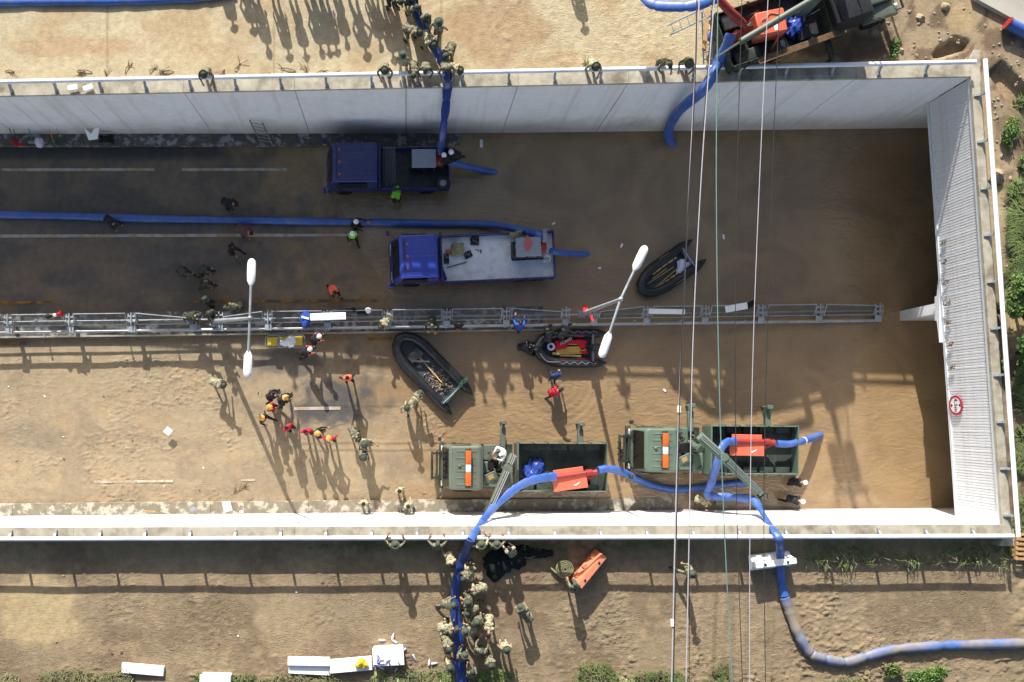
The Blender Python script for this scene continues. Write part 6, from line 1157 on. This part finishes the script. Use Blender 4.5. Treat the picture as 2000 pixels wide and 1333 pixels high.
crate(759, 1276, 1.35, 0.75, 0.55, 3, 'white crate heaped with small water bottles on the verge', 16); crate(425, 1326, 1.35, 0.6, 0.45, -2, 'plain white foam box at the grass verge', 0)
for k, (px, py) in enumerate(((740, 1250), (766, 1248), (775, 1255), (793, 1266), (806, 1278), (842, 1297), (838, 1299), (750, 1306), (776, 1305))):
    c = gz(px, py); a = k * 1.3; m_ = MB(); d = Vector((math.cos(a), math.sin(a), 0)); p = c + Vector((0, 0, 0.06)); m_.tube([p, p + d * 0.2, p + d * 0.26, p + d * 0.30], [0.05, 0.05, 0.02, 0.02], 8); m_.build('bottle', 'lavender_white', None, True, 'clear drink bottle lying on the mud near the crates', 'bottle', 'bottles littering the mud')
# road barriers
def water_barrier(px, py, rz, mt, label, L=1.8):
    c = gz(px, py); t = thing('road_barrier', label, 'barrier', c, R(rz)); mb = MB(); hl = L / 2
    pr = [(-0.34, 0.0), (0.34, 0.0), (0.34, 0.22), (0.16, 0.42), (0.14, 0.86), (-0.14, 0.86), (-0.16, 0.42), (-0.34, 0.22)]
    bm = bmesh.new(); a = [bm.verts.new((-hl, y, z)) for y, z in pr]; b = [bm.verts.new((hl, y, z)) for y, z in pr]; bm.faces.new(a); bm.faces.new(b[::-1])
    for i in range(8): bm.faces.new((a[i], b[i], b[(i + 1) % 8], a[(i + 1) % 8]))
    bmesh.ops.recalc_face_normals(bm, faces=bm.faces[:]); bmesh.ops.bevel(bm, geom=bm.edges[:], offset=0.03, segments=2, affect='EDGES'); mb.frombm(bm); mb.build('barrier_body', mt, t)
    for x in (-0.5, 0.5): mb = MB(); mb.cyl((x, 0, 0.855), (x, 0, 0.89), 0.05, n=12); mb.build('filler_cap', 'black', t)
    for x in (-0.55, 0, 0.55): mb = MB(); mb.cbox(x - 0.12, x + 0.12, 0.15, 0.36, 0.2, 0.40, 0.03); mb.build('moulded_step', mt, t)
    return t
b = water_barrier(1148, 1110, 51, 'barrier_orange', 'faded orange plastic road barrier pushed by a soldier'); b = water_barrier(1500, 1094, 7, 'styrofoam', 'white plastic road barrier under the blue hose')
# rolled canvas hose
c = gz(1102, 1110); mb = MB(); pts = [(c.x + (0.05 + 0.012 * a) * math.cos(a), c.y + (0.05 + 0.012 * a) * math.sin(a), c.z + 0.16) for a in np.linspace(0, 30, 150)]
mb.tube(pts, 0.035, 6, flat=4.0); mb.tube([(c.x - 0.1, c.y - 0.38, c.z + 0.15), (c.x - 0.5, c.y - 0.1, c.z + 0.1), (c.x - 0.62, c.y + 0.02, c.z + 0.05)], 0.05, 6, flat=2.0); prop('rolled_hose', mb, 'olive_cloth', 'beige rolled-up fire hose beside the orange barrier', 'hose roll')
c = gz(985, 1092); prop('net_heap', lump((c.x, c.y, c.z + .05), (1.0, 0.75, 0.25), 31, 4, 0.4, -0.2), 'dark_net', 'dark heap of netting at the feet of the railing soldiers', 'net')
c = gz(1045, 1080); prop('net_heap', lump((c.x, c.y, c.z), (0.9, 0.3, 0.12), 32, 4, 0.45, -0.2), 'dark_net', 'thin dark tangle of netting trailing along the railing', 'net')
mb = MB(); mb.tube(spline([gz(1000, 1080) + Vector((0, 0, .3)), gz(1015, 1078) + Vector((0, 0, .1)), gz(1030, 1090) + Vector((0, 0, .1)), gz(1060, 1080) + Vector((0, 0, .1))], 6), 0.02, 5); prop('rope', mb, 'olive_cloth', 'thin rope trailing from the dark netting', 'rope')
# pallet
c = gz(1990, 1058, 5.5)
for lv, rz in ((0, 4), (1, -3)):
    t = thing('pallet', ('upper' if lv else 'lower') + ' wooden pallet at the end of the sunlit wall', 'pallet', c + Vector((0.15 * lv, -0.2 * lv, lv * 0.16)), R(rz))
    for k in range(6): mb = MB(); y = -0.55 + k * 0.22; mb.cbox(-0.5, 0.5, y - 0.06, y + 0.06, 0.12, 0.145, 0.006); mb.build('slat', 'wood', t, False)
    for x in (-0.44, 0, 0.44): mb = MB(); mb.cbox(x - 0.05, x + 0.05, -0.6, 0.6, 0.0, 0.119, 0.006); mb.build('bearer', 'wood', t, False)
# stretcher
c = P(557, 667, 0.55); t = thing('stretcher', 'yellow basket stretcher with white sheet on the shaded mud', 'stretcher', (c.x, c.y, fz(zroad, c.x, c.y) + 0.05), R(1.5))
mb = MB(); mb.cbox(-0.92, -0.40, -0.22, 0.22, 0.30, 0.36, 0.03); mb.build('foot_pad', 'yellow', t); mb = MB(); mb.cbox(-0.25, 0.90, -0.24, 0.24, 0.30, 0.37, 0.03); mb.build('back_pad', 'yellow', t)
mb = MB(); q = [(-0.85, -0.31), (0.9, -0.31), (1.0, -0.2), (1.0, 0.2), (0.9, 0.31), (-0.85, 0.31), (-1.0, 0.2), (-1.0, -0.2), (-0.85, -0.31)]; mb.tube([(x, y, 0.33) for x, y in q], 0.028, 8); mb.cbox(-0.40, -0.25, -0.3, 0.3, 0.28, 0.33, 0.015)
for x in (-0.7, 0.7):
    for y in (-0.28, 0.28): mb.tube([(x, y, 0.32), (x * 0.9, y, 0.03)], 0.022, 6)
mb.build('frame', 'grey_lid', t)
c2 = t.matrix_basis @ Vector((0.2, -0.05, 0.42)); prop('bed_sheet', lump(c2, (0.36, 0.24, 0.08), 41, 4, 0.4, -0.3), 'cloth_white', 'crumpled white sheet on the yellow stretcher', 'sheet')
# things on the median
zm = lambda px: fz(zroad, P(px, 615, 1).x, 5.0)
def medp(px, py, h): return P(px, py, zm(px) + h)
slab('foam_board', medp(641, 619, 1.25), 1.80, 0.36, 0.10, 2, 'styrofoam', 'long white foam board resting on the median barrier beside a blue bag', 'foam board')
c = medp(597, 622, 1.2); prop('plastic_bag', lump(c, (0.24, 0.42, 0.14), 51, 3, 0.3), 'cloth_blue', 'blue and white bag hung on the median barrier', 'bag'); mb = MB(); mb.T = Matrix.Translation(c + Vector((0, 0, 0.14))) @ Matrix.Rotation(R(-15), 4, 'Z'); mb.cbox(-0.2, 0.2, -0.05, 0.05, 0, 0.03, 0.01); o = mb.build('white_band', 'cloth_white', bpy.context.scene.objects['plastic_bag.001'])
slab('foam_board', medp(1302, 609, 1.2), 1.85, 0.26, 0.08, -1, 'styrofoam', 'broken white foam strip on the median barrier near the floating boat', 'foam board'); slab('foam_board', medp(1438, 601, 1.25), 1.15, 0.34, 0.06, 10, 'styrofoam', 'bent white foam sheet caught on the far median panel', 'foam board'); 
slab('sheet_scrap', medp(1466, 595, 1.3), 0.5, 0.3, 0.03, 30, 'dark_net', 'dark torn sheet caught beside the bent foam sheet', 'sheet')
c = medp(719, 607, 1.25); mb = MB(); mb.ell(c, (0.15, 0.13, 0.13), 14, 8, zcut=-0.2); mb.tube([(c.x + 0.15 * math.cos(a), c.y + 0.14 * math.sin(a), c.z - 0.02) for a in np.linspace(0, 6.28, 17)], 0.018, 5); prop('hard_hat', mb, 'helmet_white', 'white hard hat left on the median barrier panel', 'helmet')
c = medp(697, 607, 1.2); prop('net_heap', lump(c, (0.55, 0.16, 0.08), 52, 4, 0.5, -0.3), 'dark_net', 'muddy net strip lying on the median panel by the hard hat', 'net')
c = medp(111, 615, 1.35); t = thing('megaphone', 'red and white megaphone lying on the median barrier', 'megaphone', c, R(15)); mb = MB(); mb.tube([(-0.02, 0, 0), (0.15, 0, 0), (0.27, 0, 0)], [0.06, 0.10, 0.17], 16); mb.build('bell', 'red', t); mb = MB(); mb.cyl((-0.16, 0, 0), (-0.02, 0, 0), 0.09, 0.07, 14); mb.build('body', 'white_paint', t); mb = MB(); mb.tube([(-0.08, 0, -0.05), (-0.08, -0.02, -0.2)], 0.025, 8); mb.build('grip', 'black', t)
c = medp(94, 618, 1.25); prop('hard_hat', MB().ell(c, (0.15, 0.13, 0.12), 14, 8, zcut=-0.2), 'cloth_black', 'black helmet next to the megaphone on the median barrier', 'helmet')
for k, px in enumerate((70, 232, 325, 470, 700, 806, 930, 1240, 1330, 1455)):
    c = medp(px, 627, 0.95); mb = MB(); mb.cyl(c - Vector((0, 0, 0.5)), c, 0.03, n=6); mb.ell(c, (0.06, 0.06, 0.05), 8, 6); mb.build('reflector_stud', 'galv', None, label='small round-headed stud between the median rails', cat='stud', group='studs along the median rails')
# tools against the shaded wall
def tool(px, py, px2, py2, z0, z1, mt, hm, label, head):
    a = P(px2, py2, z0); b = P(px, py, z1); t = thing('long_tool', label, 'tool', a); mb = MB(); mb.tube([(0, 0, 0), b - a], 0.02, 6); mb.build('handle', mt, t); mb = MB()
    if head == 'broom': mb.cbox(-0.2, 0.2, -0.07, 0.07, 0.0, 0.14, 0.02)
    else: mb.prof([(-0.14, 0.0), (0.14, 0.0), (0.16, 0.22), (0, 0.3), (-0.16, 0.22)], -0.02, 0.02, 0.008)
    mb.build('tool_head', hm, t)
for a in ((18, 252, 30, 280, 0.8, 2.0, 'steel_dark', 'red', 'red-headed shovel leaning on the shaded wall', 'shovel'), (26, 253, 37, 284, 0.8, 1.9, 'steel_dark', 'red', 'red broom leaning on the shaded wall', 'broom'), (56, 252, 64, 279, 0.8, 2.0, 'green_plastic', 'steel', 'slim rake with teal grip leaning on the shaded wall', 'broom'), (96, 253, 106, 281, 0.8, 2.0, 'wood', 'green_plastic', 'green broom leaning on the shaded wall', 'broom'), (110, 252, 121, 272, 0.8, 1.9, 'wood', 'green_plastic', 'green shovel leaning on the shaded wall', 'shovel')): tool(*a)
c = P(77, 279, 1.0); prop('plastic_bag', lump(c, (0.22, 0.26, 0.3), 61, 3, 0.2, -0.7), 'lavender_white', 'tied white rubbish bag on the walkway below the shaded wall', 'bag')
c = P(184, 267, 1.0); mb = MB(); mb.add([c + Vector(v) for v in ((-0.35, 0.3, 0.4), (-0.1, 0.05, 0.15), (0.12, 0.25, 0.35), (0.42, 0.3, 0.4), (0.2, -0.15, 0.05), (-0.28, -0.2, 0.0))] + [c + Vector(v) + Vector((0, 0.01, 0.015)) for v in ((-0.35, 0.3, 0.4), (-0.1, 0.05, 0.15), (0.12, 0.25, 0.35), (0.42, 0.3, 0.4), (0.2, -0.15, 0.05), (-0.28, -0.2, 0.0))], [(5, 1, 0), (5, 4, 1), (4, 2, 1), (4, 3, 2), (6, 7, 11), (7, 10, 11), (7, 8, 10), (8, 9, 10)]); prop('foam_scrap', mb, 'styrofoam', 'torn white foam sheet on the walkway below the shaded wall', 'scrap', False)
c = P(208, 272, 0.9); prop('net_heap', lump(c, (0.42, 0.2, 0.12), 62, 3, 0.5, -0.4), 'dark_net', 'dark tangled debris on the walkway below the shaded wall', 'debris')
for k, (px, py) in enumerate(((940, 281), (142, 172), (172, 172))):
    z = 0.02 if k == 0 else 5.75; c = P(px, py, z); slab('paper_scrap', c, 0.16 if k == 0 else 0.45, 0.42 if k == 0 else 0.25, 0.04, 10 * k, 'cloth_white', ('white board floating by the shaded wall', 'pale cloth lying on the shaded wall coping near the lone soldier', 'white bag lying on the shaded wall coping near the lone soldier')[k], 'scrap')
for k, (px, py) in enumerate(((1171, 524), (1081, 437), (1214, 480), (1413, 463), (1298, 763))):
    c = P(px, py, 0.01); slab('floating_scrap', c, 0.16 + 0.03 * k % 0.1, 0.10, 0.03, 33 * k, 'styrofoam', 'tiny white scrap floating on the brown water', 'scrap', 'white scraps on the water')
c = P(378, 995, 1.05); mb = MB(); mb.cyl(c, c + Vector((0, 0, 0.12)), 0.14, n=16); mb.cyl(c + Vector((0, 0, .121)), c + Vector((0, 0, .14)), 0.09, n=12); prop('cable_drum', mb, 'grey_lid', 'small round grey lid on the sunlit walkway', 'lid')
c = P(444, 990, 1.1); slab('paper_sheet', c, 0.42, 0.5, 0.05, 15, 'cloth_white', 'white bag on the sunlit walkway beside the bushy twig', 'bag'); c = P(472, 1000, 1.1); slab('paper_sheet', c, 0.2, 0.12, 0.05, 5, 'cloth_white', 'small white scrap on the sunlit walkway', 'scrap'); c = P(292, 999, 1.1); slab('plank', c, 0.6, 0.06, 0.04, -4, 'wood', 'thin orange-brown stick on the sunlit walkway', 'stick')
c = P(328, 842, 0.8); slab('paper_sheet', c, 0.35, 0.35, 0.015, 50, 'cloth_white', 'crumpled pale plastic film on the trampled mud', 'film')
# twigs
def twig(c, L, ang, n, seed, label, group, mt='twig'):
    rr = random.Random(seed); mb = MB(); d = Vector((math.cos(ang), math.sin(ang), 0))
    mb.tube(spline([c, c + d * L * .5 + Vector((rr.uniform(-.1, .1), rr.uniform(-.1, .1), 0.05)), c + d * L], 3), 0.018, 4)
    for k in range(n): a = ang + rr.uniform(-1, 1); p = c + d * L * rr.uniform(.2, 1); q = rr.uniform(.15, .45); mb.tube([p, p + Vector((math.cos(a) * q, math.sin(a) * q, rr.uniform(.02, .12)))], 0.010, 4)
    mb.build('twig', mt, None, True, label, 'twig', group)
rr = random.Random(12)
for k in range(20): px = rr.choice([rr.uniform(0, 380), rr.uniform(430, 740), rr.uniform(920, 1290)]); c = gz(px, rr.uniform(136, 152)); twig(c + Vector((0, 0, .02)), rr.uniform(.2, .7), rr.uniform(0, 6.3), 4, k, 'bare twig washed up along the upper railing', 'twigs along the upper railing')
c = P(450, 968, 0.75); twig(c, 0.9, 0.5, 34, 77, 'bushy brown twig lying on the sunlit mud near the walkway', None)
# upper right: slab, pipe, stones
q = [gz(1895, 0), gz(1985, 48), gz(2080, 90), gz(2080, -60), gz(1895, -60)]; zt2 = max(v.z for v in q) + 0.12; mb = MB(); mb.prism([(v.x, v.y) for v in q], zt2 - 1.0, zt2); mb.build('pavement', 'concrete_slab', None, False, kind='structure')
a = gz(1958, 52); b_ = gz(2060, 105); t = thing('plastic_pipe', 'thick blue plastic pipe with red end beside the concrete slab', 'pipe', a); mb = MB(); mb.tube([(0, 0, 0.3), (b_ - a) + Vector((0, 0, 0.3))], 0.24, 18); mb.build('pipe_wall', 'hose_blue', t); d = (b_ - a).normalized(); mb = MB(); mb.tube([Vector((0, 0, .3)) - d * 0.02, Vector((0, 0, .3)) + d * 0.05], 0.27, 18); mb.build('end_collar', 'pump_red', t)
rr = random.Random(5); st = [lump((0, 0, 0), (1, 0.8, 0.6), s, 2, 0.25, -0.6).mesh('stone', ['stone'], True) for s in (1, 2, 3)]
spots = [(1846, 14, .25), (1797, 35, .22), (1988, 535, .55), (1945, 345, .45), (1760, 100, .15), (1865, 250, .12)] + [(rr.uniform(1720, 2000), rr.uniform(15, 220), rr.uniform(.03, .09)) for _ in range(150)] + [(rr.uniform(1925, 2000), rr.uniform(190, 560), rr.uniform(.03, .12)) for _ in range(60)]
for k, (px, py, r) in enumerate(spots):
    c = gz(px, py, 5.6)
    if c.x < xport(c.y) + 0.9 and c.y < ytop(c.x) + 0.9: continue
    o = link('stone', st[k % 3], None, *((('pale boulder beside the small blue pipe end', 'pale flat boulder behind the army truck nose', 'large pale boulder beside the leafy trees', 'pale boulder against the portal railing foot')[k % 4], 'boulder', 'pale boulders') if r > .2 else ('small pale stone scattered on the eroded earth', 'stone', 'stones on the eroded earth'))); o.location = c; o.scale = (r, r, r); o.rotation_euler = (0, 0, rr.uniform(0, 6))

# ------------------------------------------------------------------ vegetation
def leaf_cloud(name, parent, c, rad, n, size, mt, seed, lumps=9, flat=0.5):
    g = np.random.default_rng(seed); cen = g.normal(0, 1, (lumps, 3)); cen = cen / np.linalg.norm(cen, axis=1)[:, None] * (g.random((lumps, 1)) ** 0.5) * 0.75; rl = g.uniform(0.28, 0.5, lumps); k = g.integers(0, lumps, n)
    d = g.normal(0, 1, (n, 3)); d /= np.linalg.norm(d, axis=1)[:, None]; p = (cen[k] + d * (rl[k] * g.random(n) ** 0.35)[:, None]); p[:, 2] = np.abs(p[:, 2] + 0.2) ; p = p * np.array(rad) + np.array(c)
    u = g.normal(0, 1, (n, 3)); u[:, 2] *= flat; u /= np.linalg.norm(u, axis=1)[:, None]; w_ = np.cross(u, g.normal(0, 1, (n, 3))); w_ /= np.linalg.norm(w_, axis=1)[:, None]; s = (size * g.uniform(.6, 1.4, n))[:, None]
    v = np.stack([p - u * s, p + w_ * s * .45, p + u * s, p - w_ * s * .45], 1).reshape(-1, 3); f = np.arange(4 * n).reshape(-1, 4)
    me = bpy.data.meshes.new(name); me.from_pydata(v.tolist(), [], f.tolist()); me.materials.append(M[mt]); return link(name, me, parent)
def bush(px, py, rad, n, size, mt, label, seed, z=None, trunk=True):
    c = gz(px, py, 5.5); t = thing('shrub', label, 'shrub', c); leaf_cloud('foliage', t, (0, 0, 0.15), rad, n, size, mt, seed)
    mb = MB(); rr = random.Random(seed)
    for k in range(6): a = rr.uniform(0, 6.3); e = Vector((math.cos(a) * rad[0] * .6, math.sin(a) * rad[1] * .6, rad[2] * rr.uniform(.5, .9))); mb.tube([(0, 0, -0.1), e * 0.5 + Vector((0, 0, .1)), e], [0.035, 0.025, 0.012], 5)
    mb.build('stem', 'bark', t)
def tree(px, py, h, rad, n, mt, label, seed):
    c = gz(px, py, 5.5); t = thing('tree', label, 'tree', c); rr = random.Random(seed); mb = MB(); mb.tube(spline([(0, 0, -0.2), (0.05, 0.04, h * .35), (-0.05, 0.05, h * .7)], 4), 0.07, 7); mb.build('trunk', 'bark', t); mb = MB()
    for k in range(9): a = rr.uniform(0, 6.3); z0 = h * rr.uniform(.3, .65); e = Vector((math.cos(a) * rad[0] * .8, math.sin(a) * rad[1] * .8, z0 + h * .25)); mb.tube([(0, 0, z0), e * .55 + Vector((0, 0, z0 * .45)), e], [0.03, 0.02, 0.01], 5)
    mb.build('limb', 'bark', t); leaf_cloud('crown', t, (0, 0, h * .55), rad, n, 0.085, mt, seed, 14)
tree(1975, 590, 1.7, (1.05, 1.25, 0.8), 5200, 'leaf_light', 'leafy tree beside the portal railing near the pale boulder', 1); tree(1985, 690, 1.6, (0.95, 1.1, 0.8), 4200, 'leaf_green', 'darker leafy tree beside the portal railing', 2); tree(2010, 640, 2.2, (1.1, 1.4, 1.0), 4200, 'leaf_green', 'leafy tree standing behind the two trees at the portal', 3)
bush(1936, 600, (0.35, 0.4, 0.5), 700, 0.07, 'leaf_light', 'small shrub poking through the portal railing near the pier', 4); bush(1945, 722, (0.4, 0.45, 0.5), 900, 0.07, 'leaf_light', 'small shrub poking through the portal railing near the sign', 5); bush(1937, 645, (0.25, 0.3, 0.35), 350, 0.06, 'leaf_light', 'tiny shrub on the portal coping between two larger ones', 6)
bush(1742, 100, (0.4, 0.5, 0.4), 800, 0.06, 'leaf_light', 'low green weed growing behind the army truck', 7); bush(1965, 265, (0.45, 0.7, 0.35), 1100, 0.06, 'leaf_light', 'green weeds on the eroded slope below the ditch', 8); bush(1995, 330, (0.4, 0.5, 0.35), 800, 0.06, 'leaf_light', 'green weeds on the eroded slope near the boulder', 9)
bush(1800, 1326, (1.25, 0.95, 0.55), 6500, 0.055, 'leaf_light', 'round bright green shrub below the muddy hose bend', 10); bush(1735, 1312, (0.6, 0.5, 0.3), 1500, 0.06, 'grass_green', 'pale shrub touching the bright green one on the verge', 13)
def grass(name, regions, label_kind, seed):
    """bent blades: (px0,px1,py0,py1,count,height,material)"""
    g = np.random.default_rng(seed)
    for (x0, x1, y0, y1, n, h, mt) in regions:
        px = g.uniform(x0, x1, n); py = g.uniform(y0, y1, n); k = (CAM_H - 5.2) / FPX; X = (px - U0) * k; Y = (V0 - py) * k
        m = fbm(X * .8, Y * .8, 3, 71) + 0.25 * (py - y0) / max(1, (y1 - y0)) * (1 if y0 > 900 else 0); keep = (m > 0.50) & ~((X < xport(Y) + .75) & (Y > ybot(X) - .75) & (Y < ytop(X) + .75)); X = X[keep]; Y = Y[keep]; n2 = len(X)
        Z = ground_h(X, Y); cl = vn(X * 1.5, Y * 1.5, 73) * 6.28; a = cl + g.normal(0, .7, n2); L = h * g.uniform(.5, 1.3, n2); d = np.stack([np.cos(a), np.sin(a), np.zeros(n2)], -1); s = np.stack([-np.sin(a), np.cos(a), np.zeros(n2)], -1) * (0.012 + 0.01 * g.random(n2))[:, None]
        p0 = np.stack([X, Y, Z - .02], -1); p1 = p0 + d * (L * .35)[:, None] + np.array([0, 0, 1]) * (L * .55)[:, None]; p2 = p0 + d * (L * .95)[:, None] + np.array([0, 0, 1]) * (L * .5)[:, None]
        v = np.stack([p0 - s, p0 + s, p1 + s, p1 - s, p2], 1).reshape(-1, 3); me = bpy.data.meshes.new(name); f = []
        for i in range(n2): b = i * 5; f += [(b, b + 1, b + 2, b + 3), (b + 3, b + 2, b + 4)]
        me.from_pydata(v.tolist(), [], f); me.materials.append(M[mt]); link(name, me, None, kind='stuff')
grass('grass', [(0, 260, 1316, 1345, 1300, .40, 'grass_dry'), (470, 860, 1312, 1345, 1900, .42, 'grass_dry'), (700, 1000, 1312, 1345, 1000, .35, 'grass_green'), (1130, 1420, 1303, 1345, 1100, .5, 'grass_green'), (1150, 1420, 1298, 1345, 1500, .45, 'grass_dry'), (380, 520, 1322, 1345, 900, .3, 'grass_green'), (1500, 1720, 1318, 1345, 900, .3, 'grass_dry'),
                (1560, 1960, 1056, 1100, 260, .5, 'grass_green'), (1600, 1960, 1056, 1104, 300, .55, 'grass_dry'), (1935, 2010, 350, 540, 8000, .5, 'grass_green'), (1940, 2010, 380, 560, 2600, .45, 'grass_dry'), (1962, 2010, 700, 1030, 9000, .5, 'grass_green'), (1965, 2010, 760, 1040, 5200, .5, 'grass_dry'), (1940, 2010, 210, 340, 2600, .4, 'grass_green'), (600, 1330, 1058, 1075, 900, .2, 'grass_green')], None, 5)

# utility pole behind the army truck (its shadow falls across the water)
t = thing('utility_pole', 'concrete utility pole with transformers standing behind the army truck', 'pole', (17.5, 20.7, fz(zground, 17.5, 20.7)))
mb = MB(); mb.tube([(0, 0, -0.3), (0, 0, 6.9)], [0.20, 0.14], 14); mb.build('pole_shaft', 'concrete_slab', t)
mb = MB(); mb.cbox(-0.9, 0.9, -0.06, 0.06, 6.3, 6.42, 0.01); mb.build('crossarm', 'steel_dark', t, False)
for x in (-0.45, 0.45): mb = MB(); mb.cyl((x, 0.0, 5.2), (x, 0.0, 6.1), 0.27, n=18); mb.build('transformer', 'grey_lid', t)
for x in (-0.8, 0.0, 0.8): mb = MB(); mb.tube([(x, 0, 6.42), (x, 0, 6.5), (x, 0, 6.6), (x, 0, 6.72)], [0.04, 0.08, 0.05, 0.07], 10); mb.build('insulator', 'white_paint', t)
mb = MB(); mb.tube(spline([(0.45, 0, 5.2), (0.75, 0, 4.2), (0.42, 0, 3.0), (0.28, 0, 1.5), (0.22, 0, 0.0)], 6), 0.04, 6); mb.build('drop_cable', 'wire_dark', t)

# small litter on the mud
rr = random.Random(31)
for k in range(26):
    px = rr.uniform(10, 860); py = rr.uniform(1100, 1300) if k % 2 else rr.uniform(730, 960)
    if k % 2: c = gz(px, py)
    else: c = P(px, py, 0.5); c.z = float(road_h(np.array([c.x]), np.array([c.y]))[0])
    slab('litter', c, rr.uniform(.05, .16), rr.uniform(.03, .08), 0.02, rr.uniform(0, 180), rr.choice(['cloth_white', 'twig', 'twig', 'wood']), 'tiny scrap of brown or white litter lying on the drying mud', 'litter', 'litter on the mud', lift=0.01, ch=0.006)
